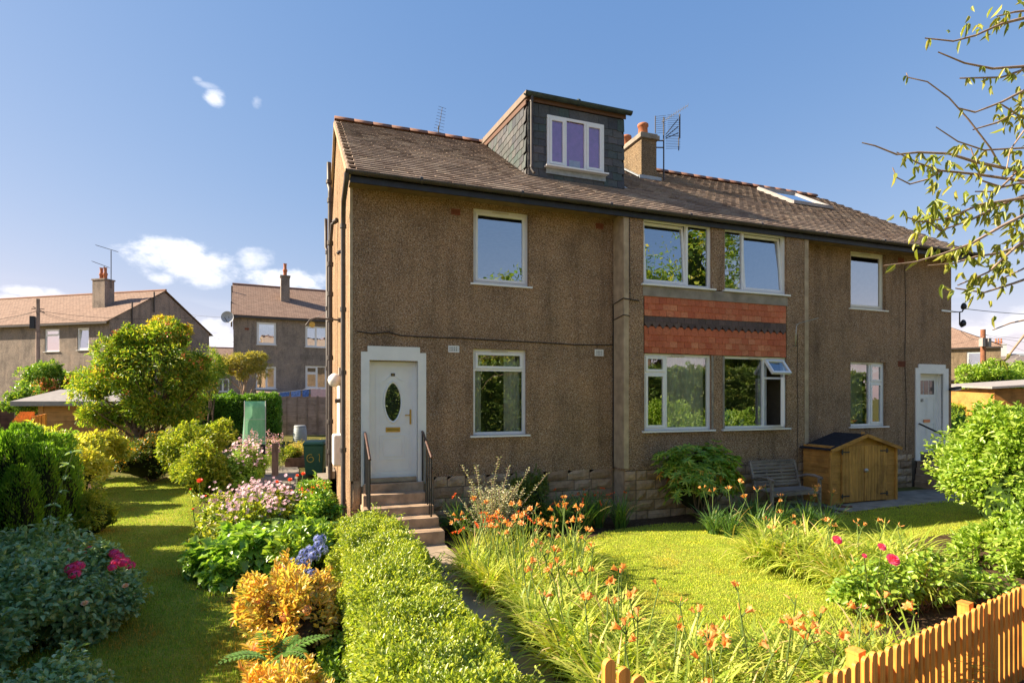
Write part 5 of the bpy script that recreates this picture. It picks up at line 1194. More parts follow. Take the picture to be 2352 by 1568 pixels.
L_hedge = leafmat('back_hedge_leaf', [(.05, .12, .015), (.09, .18, .02), (.14, .24, .025)], .36, .4, 1.9, .4, 1.2)
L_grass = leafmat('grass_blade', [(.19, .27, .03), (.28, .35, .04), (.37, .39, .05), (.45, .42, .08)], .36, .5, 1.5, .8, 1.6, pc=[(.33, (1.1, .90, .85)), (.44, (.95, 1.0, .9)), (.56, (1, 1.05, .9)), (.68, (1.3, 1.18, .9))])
L_grass_shade = leafmat('grass_blade_shade', [(.12, .20, .025), (.18, .26, .035), (.26, .30, .045), (.36, .31, .08)], .36, .5, 1.5, .85, 1.3, pc=[(.36, (1.35, .78, .8)), (.45, (1.0, .95, .9)), (.55, (.85, 1.05, .8)), (.68, (1.2, 1.15, .9))])  # greener, darker copy of the same grass: moist growth and shade in its colour
L_weed = leafmat('weed_leaf', [(.30, .26, .05), (.42, .30, .08), (.20, .24, .04)], .4, .5, 1.4, .3)
def petal(name, cs, trans=.35, tint=1.2): return leafmat(name, cs, trans, .5, tint, 0)
P_orange = petal('lily_petal', [(.52, .24, .06), (.55, .29, .10), (.50, .20, .05)]); P_croc = petal('crocosmia_petal', [(.52, .075, .012), (.55, .11, .02)])
P_pink = petal('anemone_petal', [(.46, .27, .34), (.54, .38, .42), (.42, .22, .32)]); P_cerise = petal('cerise_petal', [(.65, .03, .14), (.75, .06, .22), (.5, .02, .10)])
P_rose = petal('rose_petal', [(.80, .05, .16), (.85, .12, .22), (.7, .03, .10)]); P_red = petal('red_petal', [(.85, .06, .03), (.8, .12, .05)]); P_blue = petal('hydrangea_floret', [(.12, .15, .38), (.16, .19, .44), (.09, .12, .32)])
P_fire = petal('rosebay_petal', [(.62, .25, .42), (.7, .35, .48)]); P_peach = petal('peach_petal', [(.75, .42, .3), (.62, .3, .2)])
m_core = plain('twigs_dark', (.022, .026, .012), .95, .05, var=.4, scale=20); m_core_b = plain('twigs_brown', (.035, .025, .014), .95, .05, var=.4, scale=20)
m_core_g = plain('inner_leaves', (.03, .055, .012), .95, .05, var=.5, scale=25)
m_stem = plain('green_stem', (.12, .18, .04), .6, .3, var=.2)

def multi_crown(c, r, n, k, lump, shell, subs, zmin=.015):
    Ps, Os = [], []; tw = sum(q[2] for q in subs)
    for (o, s, w) in subs:
        P, O = crown([c[i] + o[i] * r[i] for i in range(3)], [r[i] * s[i] for i in range(3)], int(n * w / tw), max(8, int(k * w / tw * 1.4)), lump, shell, zmin=zmin); Ps.append(P); Os.append(O)
    return np.concatenate(Ps), np.concatenate(Os)
def shrub(name, label, cat, c, r, n, mat, L, W, kind='oval', k=45, lump=.34, core=m_core, zmin=.12, spread=.8, up=0., down=0., group=None, fold=.25, droop=.2, coref=.60, stem=True, shell=.55, subs=None):
    c = Vector(c); t = thing(name, label, cat, (c.x, c.y, zmin), 0, group)
    if subs is None:
        subs = [((0, 0, 0), (.86, .86, .9), 2)] + [((math.cos(a_) * .5, math.sin(a_) * .5, rnd.uniform(-.45, .45)), (rnd.uniform(.42, .6),) * 2 + (rnd.uniform(.4, .62),), .7) for a_ in [rnd.uniform(0, 6.28) for _ in range(4)]]
    P, out = multi_crown((0, 0, c.z - zmin), r, n, k, lump, shell, subs)
    D, Nn = leaf_dirs(out, spread, up, down); nn = len(P); L, W = L * 1.15, W * 1.2
    leaves('foliage', P, D, Nn, L * rng.uniform(.6, 1.15, nn), W * rng.uniform(.7, 1.1, nn), mat, t, kind, fold, droop)
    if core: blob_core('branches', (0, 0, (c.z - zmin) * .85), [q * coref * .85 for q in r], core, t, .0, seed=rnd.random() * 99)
    if stem:
        tg = [tuple(P[i]) for i in rng.integers(0, nn, 14)]; stems((0, 0, 0), tg, .014, .004, .12).build('stem', m_bark, t)
    return t, P, out
def flower_mesh(kind, mat, s):
    """small flower meshes, +z is where the flower faces"""
    V = []; F = []; g = G()
    if kind == 'lily':
        for k in range(6):
            a = 2 * math.pi * k / 6; ca_, sa_ = math.cos(a), math.sin(a); q = []
            for (rr, zz, w) in ((.08, .0, .10), (.22, .55, .20), (.42, .92, .20), (.78, 1.02, .02)):
                q += [(rr * ca_ - w * sa_, rr * sa_ + w * ca_, zz), (rr * ca_ + w * sa_, rr * sa_ - w * ca_, zz)]
            g.add([Vector(v) * s for v in q], [(0, 2, 3, 1), (2, 4, 5, 3), (4, 6, 7, 5)])
    elif kind == 'bud':
        g.lathe((0, 0, 0), [(.05 * s, 0), (.11 * s, .4 * s), (.12 * s, .8 * s), (.05 * s, 1.15 * s)], 5)
    elif kind == 'daisy':
        for k in range(6):
            a = 2 * math.pi * k / 6 + rnd.uniform(-.2, .2); ca_, sa_ = math.cos(a), math.sin(a)
            g.add([Vector(v) * s for v in [(0, 0, 0), (.6 * ca_ - .34 * sa_, .6 * sa_ + .34 * ca_, .16), (1.0 * ca_, 1.0 * sa_, .12), (.6 * ca_ + .34 * sa_, .6 * sa_ - .34 * ca_, .16)]], [(0, 3, 2, 1)])
    elif kind == 'rose':
        for ring, (rr, zz, n_) in enumerate(((.95, .15, 6), (.75, .42, 6), (.5, .62, 5), (.26, .72, 4))):
            for k in range(n_):
                a = 2 * math.pi * (k + ring * .45) / n_; ca_, sa_ = math.cos(a), math.sin(a); w = rr * .62
                g.add([Vector(v) * s for v in [(.10 * ca_, .10 * sa_, 0), (rr * .8 * ca_ - w * sa_, rr * .8 * sa_ + w * ca_, zz * .8), (rr * ca_, rr * sa_, zz + .1), (rr * .8 * ca_ + w * sa_, rr * .8 * sa_ - w * ca_, zz * .8)]], [(0, 3, 2, 1)])
    elif kind == 'ball':
        dd = rdir(110); dd = dd[dd[:, 2] > -.35]
        for d in dd:
            d = Vector(d) * Vector((1, 1, .75)) if False else Vector((d[0], d[1], d[2] * .75)); a = d.orthogonal().normalized() * .17; b = d.cross(a).normalized() * .17
            g.add([Vector(v) * s for v in [d - a - b, d + a - b * .8, d + a + b, d - a + b * .9]], [(0, 1, 2, 3)])
    elif kind == 'cluster':
        dd = rdir(60)
        for d in dd:
            d = Vector((d[0], d[1], abs(d[2]) * .6)); a = d.orthogonal().normalized() * .2; b = d.cross(a).normalized() * .2
            g.add([Vector(v) * s for v in [d - a - b, d + a - b, d + a + b, d - a + b]], [(0, 1, 2, 3)])
    return g.mesh('flower', mat)
FM = {'lily': [flower_mesh('lily', P_orange, .060) for _ in range(2)], 'bud': [flower_mesh('bud', P_orange, .05)], 'croc': [flower_mesh('lily', P_croc, .032)], 'anem': [flower_mesh('daisy', P_pink, .036) for _ in range(3)],
      'rose': [flower_mesh('rose', P_rose, .050)], 'rose_s': [flower_mesh('rose', P_red, .035)], 'hyd': [flower_mesh('ball', P_blue, .085) for _ in range(2)], 'cer': [flower_mesh('cluster', P_cerise, .085) for _ in range(2)], 'peach': [flower_mesh('rose', P_peach, .032)],
      'spir': [flower_mesh('cluster', petal('spiraea_flower', [(.5, .25, .12), (.6, .32, .16)]), .05)]}
def flower(kind, p, parent, facing=None, s=1.0, name='flower'):
    d = Vector(facing) if facing is not None else Vector((rnd.uniform(-.5, .5), rnd.uniform(-.8, .3), 1))
    return link(name, rnd.choice(FM[kind]), parent, p, d.to_track_quat('Z', 'Y').to_euler(), (s, s, s))

# ------------------------------------------------------------------ grass on the lawns
def grass(inside, poly, n, name, label, hgt, mat=None, dz=.045):
    px = [p[0] for p in poly]; py = [p[1] for p in poly]; pts = []
    while len(pts) < n:
        x, y = rnd.uniform(min(px), max(px)), rnd.uniform(min(py), max(py))
        if inside(x, y):
            d = math.hypot(x - CAM.x, y - CAM.y)
            if rnd.random() < min(1, (6.5 / d) ** 1.1): pts.append((x, y, gz(x, y) + dz - .004))
    P = np.array(pts); m = len(P); a = rng.uniform(0, 2 * np.pi, m); lean = rng.uniform(.1, .9, m)
    D = np.stack([np.cos(a) * lean, np.sin(a) * lean, np.ones(m)], 1); Nn = np.stack([np.cos(a), np.sin(a), -lean * .2], 1)
    o = leaves(name, P, D, Nn, hgt * rng.uniform(.5, 1.3, m), .0075 * rng.uniform(.7, 1.3, m), mat or L_grass, None, 'rhomb', .05, .35); o['kind'] = 'stuff'; return tag(o, label, 'grass')
grass(in_l, LAWN_L, 90000, 'grass', 'short mown grass of the shaded left lawn', .034, L_grass_shade)
grass(in_r, LAWN_R, 110000, 'grass', 'short sunlit grass of the lawn in front of the bay', .026)

# ------------------------------------------------------------------ the privet hedge beside the path
def hedge(name, label, x0, x1, y0, y1, z0, z1, dens, mat, L, W, core=m_core_g, rough=.07, kind='oval', sprig=0, bulge=.1, rz=0, origin=(0, 0), base=.0, depthf=None):
    t = thing(name, label, 'hedge', (origin[0], origin[1], base), rz)
    from mathutils import noise as mn
    a_top = (x1 - x0) * (y1 - y0); a_s = (y1 - y0) * (z1 - z0); a_e = (x1 - x0) * (z1 - z0); tot = a_top + 2 * a_s + 2 * a_e; n = int(tot * dens)
    f = rng.choice(5, n, p=[a_top / tot, a_s / tot, a_s / tot, a_e / tot, a_e / tot]); u = rng.uniform(0, 1, n); v = rng.uniform(0, 1, n)
    P = np.zeros((n, 3)); O = np.zeros((n, 3))
    X = x0 + (x1 - x0) * u; Y = y0 + (y1 - y0) * np.where((f == 3) | (f == 4), 0, v); Y = np.where(f == 0, y0 + (y1 - y0) * v, Y)
    Z = np.where(f == 0, z1, z0 + (z1 - z0) * np.where(f >= 3, v, u)); X = np.where(f == 1, x0, np.where(f == 2, x1, X)); Y = np.where(f == 3, y0, np.where(f == 4, y1, Y))
    O[f == 0] = (0, 0, 1); O[f == 1] = (-1, 0, 0); O[f == 2] = (1, 0, 0); O[f == 3] = (0, -1, 0); O[f == 4] = (0, 1, 0)
    P[:, 0], P[:, 1], P[:, 2] = X, Y, Z
    # soften the corners
    cx, cz = (x0 + x1) / 2, z1 - (x1 - x0) * .5; q = P - np.stack([np.full(n, cx), np.clip(P[:, 1], y0 + .4, y1 - .4), np.minimum(P[:, 2], cz)], 1); l = np.linalg.norm(q, axis=1, keepdims=True)
    rr_ = (x1 - x0) / 2; P = np.where(l > rr_ * 1.12, P - q * (1 - rr_ * 1.12 / np.maximum(l, 1e-6)) * .8, P)
    dn = np.array([mn.noise(Vector(p) * 2.2) + .5 * mn.noise(Vector(p) * 6.1) for p in P]); P = P + O * (dn[:, None] * rough * 1.6 + rng.uniform(-.09, .03, (n, 1)))
    O = nrm(O * .5 + nrm(q) * .6)
    D, Nn = leaf_dirs(O, .85, .25); leaves('foliage', P, D, Nn, L * rng.uniform(.6, 1.2, n), W * rng.uniform(.7, 1.15, n), mat, t, kind, .25, .15)
    if sprig:
        idx = rng.integers(0, n, sprig); idx = [i for i in idx if O[i][2] > .2]; g = G(); PP = []; DD = []
        for i in idx:
            p = Vector(P[i]); d = (Vector(O[i]) + Vector((rnd.uniform(-.5, .5), rnd.uniform(-.5, .5), .8))).normalized(); h = rnd.uniform(.06, .15); g.tube([p - d * .05, p + d * h], .0022, 3, False)
            for k in range(7): PP.append(p + d * h * (k / 6)); a = rnd.uniform(0, 6.28); DD.append(d * .6 + Vector((math.cos(a), math.sin(a), .1)))
        g.build('sprig', m_stem, t)['kind'] = 'stuff'; m = len(PP); leaves('sprig_leaves', np.array(PP), np.array(DD), rdir(m) + np.array([0, 0, 1.]), L * rng.uniform(.6, 1.1, m), W * rng.uniform(.7, 1, m), mat, t, kind, .25, .15)
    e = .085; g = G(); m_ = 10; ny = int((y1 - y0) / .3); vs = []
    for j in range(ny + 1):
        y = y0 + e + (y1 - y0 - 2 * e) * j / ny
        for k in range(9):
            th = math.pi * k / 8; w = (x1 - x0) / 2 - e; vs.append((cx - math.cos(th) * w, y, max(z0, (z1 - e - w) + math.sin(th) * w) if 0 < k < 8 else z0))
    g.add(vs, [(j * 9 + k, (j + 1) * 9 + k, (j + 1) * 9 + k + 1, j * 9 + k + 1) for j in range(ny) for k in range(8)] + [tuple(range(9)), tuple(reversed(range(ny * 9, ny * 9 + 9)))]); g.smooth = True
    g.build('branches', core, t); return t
hedge('privet_hedge', 'bright green clipped privet hedge running along the left of the front path', -.38, .48, -8.3, -1.95, .13, .93, 9000, L_privet, .037, .021, sprig=900, rough=.085)

# ------------------------------------------------------------------ left side shrubs
SHOOT = .20
p = gp(705, 1530)
t, P, o = shrub('spiraea', 'golden orange leaved spiraea bush left of the privet hedge', 'shrub', (-.82, -4.5, .50), (.50, 1.2, .52), 14000, L_spirea, .062, .026, 'oval', 60, .32, m_core_b, up=.3)
for i in rng.choice(len(P), 60, replace=False):
    if P[i][2] > .35: flower('spir', Vector(P[i]) + Vector(o[i]) * .02, t, o[i], rnd.uniform(.6, 1.1))
t, P, o = shrub('spiraea', 'second golden spiraea with fern fronds at the foot of the frame', 'shrub', (-.82, -6.45, .42), (.42, .9, .50), 9000, L_spirea, .05, .022, 'oval', 50, .32, m_core_b, up=.3)
shrub('ground_cover', 'low green leaves filling the gap between golden spiraea and hedge foot', 'shrub', (-.52, -5.5, .28), (.26, 1.1, .26), 3500, L_hyd, .05, .026, 'oval', 40, .36, m_core_g)
t, P, o = shrub('hydrangea', 'hydrangea with blue flower heads between the vine leaved mound and the hedge', 'shrub', (-.72, -2.35, .52), (.40, .8, .50), 2600, L_hyd, .085, .05, 'oval', 30, .36, m_core_g, up=.1)
for (px, py) in ((735, 1238), (733, 1250), (741, 1262), (716, 1262), (722, 1275), (700, 1270), (702, 1290), (692, 1282), (684, 1300), (676, 1292), (668, 1310), (660, 1320), (690, 1312), (655, 1306), (690, 1340), (684, 1358), (715, 1315), (672, 1326)):
    q = gp(px, py, .92 - (py - 1240) * .0016); flower('hyd', q - t.location, t, (rnd.uniform(-.4, .2), -.5, 1), rnd.uniform(.6, .85))
# anemone mound with vine shaped leaves
t, P, o = shrub('anemone_mound', 'broad mound of large lobed green leaves at the lawn edge', 'shrub', (-1.42, -1.65, .40), (.72, .78, .50), 3000, L_vine, .13, .12, 'lobed', 44, .34, m_core_g, down=.35, spread=.6)
def anemones(label, c, r, nl, nf, leafm, hz_=.45, flow='anem', Lf=.07, fs=1.0, group=None, nm='anemone'):
    t, P, o = shrub(nm, label, 'flowers', c, r, nl, leafm, Lf, Lf * .6, 'oval', 34, .36, m_core_g, spread=.9, group=group); g = G()
    top = [i for i in range(len(P)) if P[i][2] > (c[2] - .12)]
    for i in rng.choice(top, min(nf, len(top)), replace=False):
        a = Vector(P[i]); b = a + Vector((rnd.uniform(-.08, .08), rnd.uniform(-.08, .08), rnd.uniform(.05, hz_))); g.tube([a - Vector((0, 0, .1)), a.lerp(b, .5) + Vector((.01, 0, 0)), b], .0025, 3, False); flower(flow, b, t, (rnd.uniform(-.7, .4), rnd.uniform(-1, .2), .7), rnd.uniform(.7, 1.2) * fs)
    g.build('stalk', m_stem, t)['kind'] = 'stuff'; return t
anemones('pink anemones flowering above the lobed leaf mound by the side path', (-1.5, -.25, .55), (1.0, .95, .5), 5200, 330, L_yellow, .35, Lf=.075)
anemones('pink anemones with golden foliage in the middle of the left border', (-1.75, 1.5, .45), (.7, .85, .45), 3800, 200, L_yellow, .3, Lf=.06)
anemones('pale pink anemones leaning over the left side of the path', (-2.2, 5.0, .75), (.65, 1.1, .58), 3900, 240, L_vine, .35, Lf=.07, fs=1.2)
t, P, o = shrub('philadelphus', 'loose yellow green bush between the lawn and the side path', 'shrub', (-2.85, 4.6, .85), (.72, .95, .80), 8500, L_yellow, .075, .038, 'oval', 60, .36, m_core_g, up=.1, shell=.5)
t, P, o = shrub('philadelphus', 'taller arching yellow green bush behind the loose one', 'shrub', (-3.35, 6.8, 1.15), (.9, 1.1, 1.05), 8500, L_yellow, .085, .04, 'oval', 60, .4, m_core_g, up=.1, shell=.5)
t, P, o = shrub('weigela', 'glossy green shrub with pale flowers at the house corner', 'shrub', (-.55, -.35, .55), (.42, .62, .50), 3800, L_glossy, .075, .034, 'oval', 44, .36, m_core_g)
for i in rng.choice(len(P), 24, replace=False): flower('anem', Vector(P[i]) + Vector(o[i]) * .04, t, o[i], .7)
t, P, o = shrub('weigela', 'glossy green bush against the gable below the meter box', 'shrub', (-.52, 1.5, .55), (.38, .85, .48), 4200, L_glossy, .08, .034, 'oval', 44, .36, m_core_g)
# conifers: upright plumes of fine sprays
def conifer(label, c, plumes, n, mat=L_conifer, L=.075, group=None):
    c = Vector(c); t = thing('cypress_bush', label, 'conifer', c, 0, group); PP = []; OO = []
    for (dx, dy, h, r) in plumes:
        m = int(n * h * r); z = rng.uniform(.02, 1, m) ** .85; th = rng.uniform(0, 2 * np.pi, m); rad = r * np.sqrt(np.clip(1 - (z * .97) ** 2.6, 0, 1)) * rng.uniform(.72, 1.06, m) * (1 + .18 * np.sin(th * 5 + z * 7))
        PP.append(np.stack([dx + np.cos(th) * rad, dy + np.sin(th) * rad, z * h], 1)); OO.append(np.stack([np.cos(th), np.sin(th), np.full(m, 1.5) + z], 1))
        blob_core('branches', (dx, dy, h * .44), (r * .78, r * .78, h * .46), m_core, t, 0.0, .12)
    P = np.concatenate(PP); O = nrm(np.concatenate(OO)); n_ = len(P); D = nrm(O + rdir(n_) * .32); Nn = rdir(n_)
    leaves('foliage', P, D, Nn, L * rng.uniform(.5, 1.3, n_), L * .26 * rng.uniform(.6, 1.2, n_), mat, t, 'rhomb', .1, .0); return t
q = gp(70, 1262)
conifer('bright green feathery conifer bush at the left edge', (q.x, q.y + .3, .13), [(-1.1, .3, 1.72, .36), (-.7, .1, 1.90, .34), (-.3, -.1, 1.82, .34), (.06, .0, 1.62, .30), (.22, .25, 1.5, .26), (-.4, .5, 1.92, .36), (-.05, .5, 1.74, .32), (-1.4, .5, 1.8, .4), (-.8, -.35, 1.5, .3), (-.1, -.4, 1.32, .28), (.02, .9, 1.72, .3), (-.5, 1.0, 1.85, .38), (-.8, -.65, 2.0, .4), (-1.2, -.3, 2.1, .45)], 9500)  # some plumes are extra, added to close gaps in the lawn's shade
SCR = []  # unseen screen left of the frame, heights follow how far it must shade
for i in range(13):
    y = -7.0 + i * .62; xs_ = -.74 - .4 * (y + 9.97) - .85; SCR.append((xs_ + 4.7 + rnd.uniform(-.1, .1), y + 4.2, min(3.3, (-.85 - .06 * i - xs_) / 1.4) + rnd.uniform(-.2, .2), .52))
conifer('unseen conifer screen along the left boundary, heights set to shade the lawn', (-4.7, -4.2, .1), SCR, 1500, L=.14)
t, P, o = shrub('golden_laurel', 'yellow leaved laurel bush behind the feathery conifer', 'shrub', (-6.0, 6.2, 1.0), (1.35, 1.3, .95), 11000, L_laurel, .13, .045, 'oval', 60, .34, m_core_g, up=.15)
t, P, o = shrub('golden_laurel', 'yellow laurel spilling right over the lawn edge beside the conifer', 'shrub', (-5.3, 4.2, .85), (.60, 1.0, .80), 5200, L_laurel, .12, .042, 'oval', 44, .34, m_core_g, down=.2)
t, P, o = shrub('choisya', 'small yellow choisya bush low at the conifer foot', 'shrub', (-4.12, 1.75, .48), (.36, .5, .5), 3600, L_yellow, .055, .022, 'oval', 34, .34, m_core_g)
t, P, o = shrub('pyracantha', 'dark rounded firethorn bush dotted with orange berries', 'shrub', (-4.75, 8.3, .85), (1.35, 1.0, .84), 13000, L_dark, .060, .030, 'oval', 70, .3, m_core)
idx = rng.choice(len(P), 1500, replace=False); idx = idx[(P[idx][:, 2] > .3)]; leaves('berries', P[idx] + o[idx] * .04, leaf_dirs(o[idx])[0], rdir(len(idx)), .07, .05, L_orangeberry, t, 'rhomb', .2, 0)
t, P, o = shrub('mixed_border_shrub', 'grey green low shrub in front of the log cabin', 'shrub', (-6.6, 9.4, .8), (1.0, .8, .75), 4500, L_vine, .085, .05, 'oval', 44, .36, m_core_g)
# roses in the shaded near corner
SHOOT = .34
t, P, o = shrub('rose_bush', 'shaded blue green rose thicket filling the near left corner', 'shrub', (-3.1, -3.3, .48), (.82, 1.3, .55), 11000, L_rose, .060, .040, 'oval', 80, .34, m_core_g, spread=1.0, coref=.42)
for (px, py) in ((165, 1305), (178, 1300), (172, 1318), (262, 1270), (272, 1278), (266, 1290), (285, 1290), (300, 1298), (258, 1302), (205, 1262)):
    q = gp(px, py, .86); flower('cer', q - t.location, t, (0, -.5, 1), rnd.uniform(.45, .75))
for (px, py) in ((160, 1262), (195, 1268), (240, 1300), (195, 1385), (288, 1345), (40, 1278)): q = gp(px, py, .7); flower('peach', q - t.location, t, (0, -.5, 1), 1.0)
t, P, o = shrub('rose_bush', 'nearer shaded rose bush at the bottom left corner', 'shrub', (-2.4, -5.45, .36), (.52, .9, .46), 7000, L_rose, .05, .034, 'oval', 60, .34, m_core_g, spread=1.0, coref=.42)
t, P, o = shrub('rose_bush', 'pale blue green rose bush with a tall shoot below the conifer', 'shrub', (-3.75, -1.55, .45), (.75, 1.0, .50), 5500, L_rose, .065, .042, 'oval', 60, .34, m_core_g, spread=1.0, coref=.42)
g = G(); a = Vector((0, 0, .6)); pts = [a + Vector((.05 * k, .0, .16 * k)) for k in range(8)]; g.tube(pts, .006, 5); g.build('shoot', m_stem, t)
PP = np.array([tuple(p) for p in pts for _ in range(5)]); leaves('shoot_leaves', PP, rdir(len(PP)) * np.array([1, 1, .2]), np.tile([0, 0, 1.], (len(PP), 1)), .10, .05, L_rose, t, 'oval')
t = thing('rose_bush', 'single red rose on thorny stems at the lawn edge', 'rose', (-2.42, 1.05, .13)); g = G()
for (dx, dy, h) in ((0, 0, .95), (-.15, .1, .8), (.1, -.1, .7), (-.08, -.15, .5)):
    g.tube([(dx * .3, dy * .3, 0), (dx * .7, dy, h * .5), (dx, dy, h)], .006, 5); PP = rng.uniform(.3, 1, (16, 1)) * np.array([[dx, dy, h]]); leaves('leaf', PP, rdir(16), rdir(16) + np.array([0, 0, 1.]), .06, .04, L_hyd, t, 'oval')
    flower('rose_s', (dx, dy, h), t, (0, -.7, 1), 1.6 if h > .9 else .7)
g.build('stem', m_stem, t)
t = thing('rose_bush', 'coral rose blooms on thin stems among the pink anemones', 'rose', (-.95, -.1, .13)); g = G()
for (dx, dy, h) in ((0, 0, 1.05), (-.2, .2, 1.0), (.2, .3, 1.1), (.1, .9, 1.0)): g.tube([(0, 0, 0), (dx, dy, h)], .006, 5); flower('rose_s', (dx, dy, h), t, (0, -.7, 1), rnd.uniform(.9, 1.3))
g.build('stem', m_stem, t)
SHOOT = .2
# ferns
def fern(label, c, n, L, mat=L_fern, wid=.13, group=None, nm='fern'):
    t = thing(nm, label, 'fern', c, 0, group); P = []; D = []; NN = []; LL = []; g = G()
    for i in range(n):
        a = 2 * math.pi * i / n + rnd.uniform(-.3, .3); el = rnd.uniform(.6, 1.15); Lf = L * rnd.uniform(.7, 1.1); pts = []; p = Vector((0, 0, 0)); hd = Vector((math.cos(a), math.sin(a), 0))
        for k in range(15):
            f = k / 14; e = el * (1 - f * 1.25); d = hd * math.cos(e) + Vector((0, 0, math.sin(e))); p = p + d * Lf / 14; pts.append(p.copy()); s = d.cross(Vector((0, 0, 1))).normalized(); w = wid * math.sin(math.pi * min(1, .12 + f * .88)) ** .8
            if k > 1:
                for sg in (-1, 1):
                    for h_ in (0, .5): P.append(p + d * Lf / 28 * h_); D.append(s * sg + d * .45); NN.append(Vector((0, 0, 1))); LL.append(max(.01, w))
        g.tube(pts, .003, 3, False); leaves('frond', np.array(P), np.array(D), np.array(NN), np.array(LL), np.array(LL) * .22 + .006, mat, t, 'rhomb', .1, .1); P = []; D = []; NN = []; LL = []
    g.build('rachis', m_stem, t)['kind'] = 'stuff'
    for o_ in list(COL.objects)[-n - 2:]:
        if o_.name.startswith('frond'): o_['kind'] = 'stuff'
    return t
fern('fern among the golden spiraea leaves near the frame foot', (-.95, -5.5, .55), 7, .42, wid=.09); fern('fern between hydrangea and hedge top', (-.75, -1.1, .5), 9, .6); fern('dark fern below the variegated shrub left of centre', (2.1, -.65, .15), 10, .75)
fern('tall dark fern against the stone plinth', (2.9, -.35, .15), 11, 1.05, wid=.16); fern('dark fern at the foot of the steps', (1.85, -.25, .15), 9, .7); fern('fern standing right of the variegated shrub', (2.75, -1.0, .15), 10, .7); fern('spreading fern in the shadow by the bay corner', (3.75, -.35, .15), 11, .8)

# ------------------------------------------------------------------ the variegated shrub and dark yew by the steps
t = thing('variegated_shrub', 'upright grey green variegated shrub with long wands beside the steps', 'shrub', (2.2, -1.05, .14)); P = []; D = []; g = G()
wands = [(-.55, .05, 1.30), (-.28, .1, 1.28), (.10, .0, 1.42), (-.02, .1, 1.05), (.48, .1, .98), (.66, .0, 1.22), (.98, -.05, 1.12), (.32, .1, 1.25)]
for (dx, dy, h) in wands + [(rnd.gauss(0.05, .3), rnd.gauss(0, .2), rnd.uniform(.4, .98)) for _ in range(150)]:
    n = int(h * 26); o_ = Vector((rnd.uniform(-.06, .06), rnd.uniform(-.05, .05), 0)); pts = []
    for k in range(n):
        f = k / n; p = Vector((dx * f, dy * f, h * f)) + o_ * math.sin(f * 3.1); pts.append(p)
        if f > .12:
            for _ in range(3): a = rnd.uniform(0, 6.28); P.append(p + Vector((math.cos(a), math.sin(a), 0)) * rnd.uniform(0, .03)); D.append(Vector((math.cos(a), math.sin(a), .5)))
    g.tube(pts[::4] + [pts[-1]], .004, 4, False)
n = len(P); leaves('foliage', np.array(P), np.array(D), rdir(n) + np.array([0, -.3, .8]), .038 * rng.uniform(.6, 1.2, n), .021 * rng.uniform(.7, 1.2, n), L_coto, t, 'oval'); g.build('stem', m_bark_light, t)
t, P, o = shrub('yew_bush', 'dark evergreen bush in the shade against the plinth', 'shrub', (3.05, -.42, .62), (.55, .34, .62), 5200, L_dark, .06, .014, 'rhomb', 40, .36, m_core, up=.4)
# rhododendron: whorls of long leaves
def rhodo():
    c = Vector((6.45, -.95, .16)); t = thing('rhododendron', 'large rhododendron with long leaves and a few orange ones beside the bay', 'shrub', c)
    P, O = crown((0, 0, .74), (.88, .55, .84), 560, 60, .36, .55, zmin=.1); PP = []; DD = []; NN = []; old = []
    for p, o_ in zip(P, O):
        ax = Vector(nrm(o_ * .7 + np.array([0, -.1, .75]))); a0 = ax.orthogonal().normalized(); b0 = ax.cross(a0); is_old = rnd.random() < .07
        for k in range(9):
            a = 2 * math.pi * k / 9 + rnd.uniform(-.2, .2); d = (a0 * math.cos(a) + b0 * math.sin(a)) * .9 + ax * rnd.uniform(.05, .5); PP.append(p); DD.append(d); NN.append(ax); old.append(is_old and rnd.random() < .7 and p[2] < 1.1)
    PP, DD, NN, old = np.array(PP), np.array(DD), np.array(NN), np.array(old); n = len(PP); L = .135 * rng.uniform(.7, 1.15, n)
    leaves('foliage', PP[~old], DD[~old], NN[~old], L[~old], .036, L_rhodo, t, 'oval', .2, .25); leaves('old_leaves', PP[old], DD[old], NN[old] , L[old], .036, L_rhodo_old, t, 'oval', .2, .5)
    blob_core('branches', (0, .12, .72), (.42, .26, .5), m_core, t, .0); stems((0, 0, 0), [tuple(P[i]) for i in range(0, 520, 24)], .02, .006, .1).build('stem', m_bark, t)
rhodo()

# ------------------------------------------------------------------ daylilies and crocosmias
def blades(n, L, w, spread, arch, c0=.06, r=None, seg=6, ):
    a = rng.uniform(0, 2 * np.pi, n); Lb = L * rng.uniform(.6, 1.12, n); t0 = rng.uniform(.02, spread, n); t1 = t0 + rng.uniform(arch * .4, arch, n)
    rad = (r or c0) * np.sqrt(rng.uniform(0, 1, n)); b = rng.uniform(0, 2 * np.pi, n); base = np.stack([np.cos(b) * rad, np.sin(b) * rad, np.zeros(n)], 1)
    hd = np.stack([np.cos(a), np.sin(a), np.zeros(n)], 1); sd_ = np.stack([-np.sin(a), np.cos(a), np.zeros(n)], 1); tw = rng.uniform(-.5, .5, n)
    p = base.copy(); rows = []
    for k in range(seg + 1):
        f = k / seg; th = t0 + (t1 - t0) * f ** 1.3; ww = w * (1 - f ** 2.2) * .5 * np.ones(n) + .0006
        up_ = np.stack([np.zeros(n), np.zeros(n), np.ones(n)], 1); s = nrm(sd_ + up_ * (tw * f)[:, None]); rows += [p - s * ww[:, None], p + s * ww[:, None]]
        p = p + (hd * np.sin(th)[:, None] + up_ * np.cos(th)[:, None]) * (Lb / seg)[:, None]
    V = np.stack(rows, 1).reshape(-1, 3); m = 2 * (seg + 1); b_ = (np.arange(n) * m)[:, None]
    F = np.concatenate([b_ + np.array([[2 * k, 2 * k + 1, 2 * k + 3, 2 * k + 2]]) for k in range(seg)]); return V, F
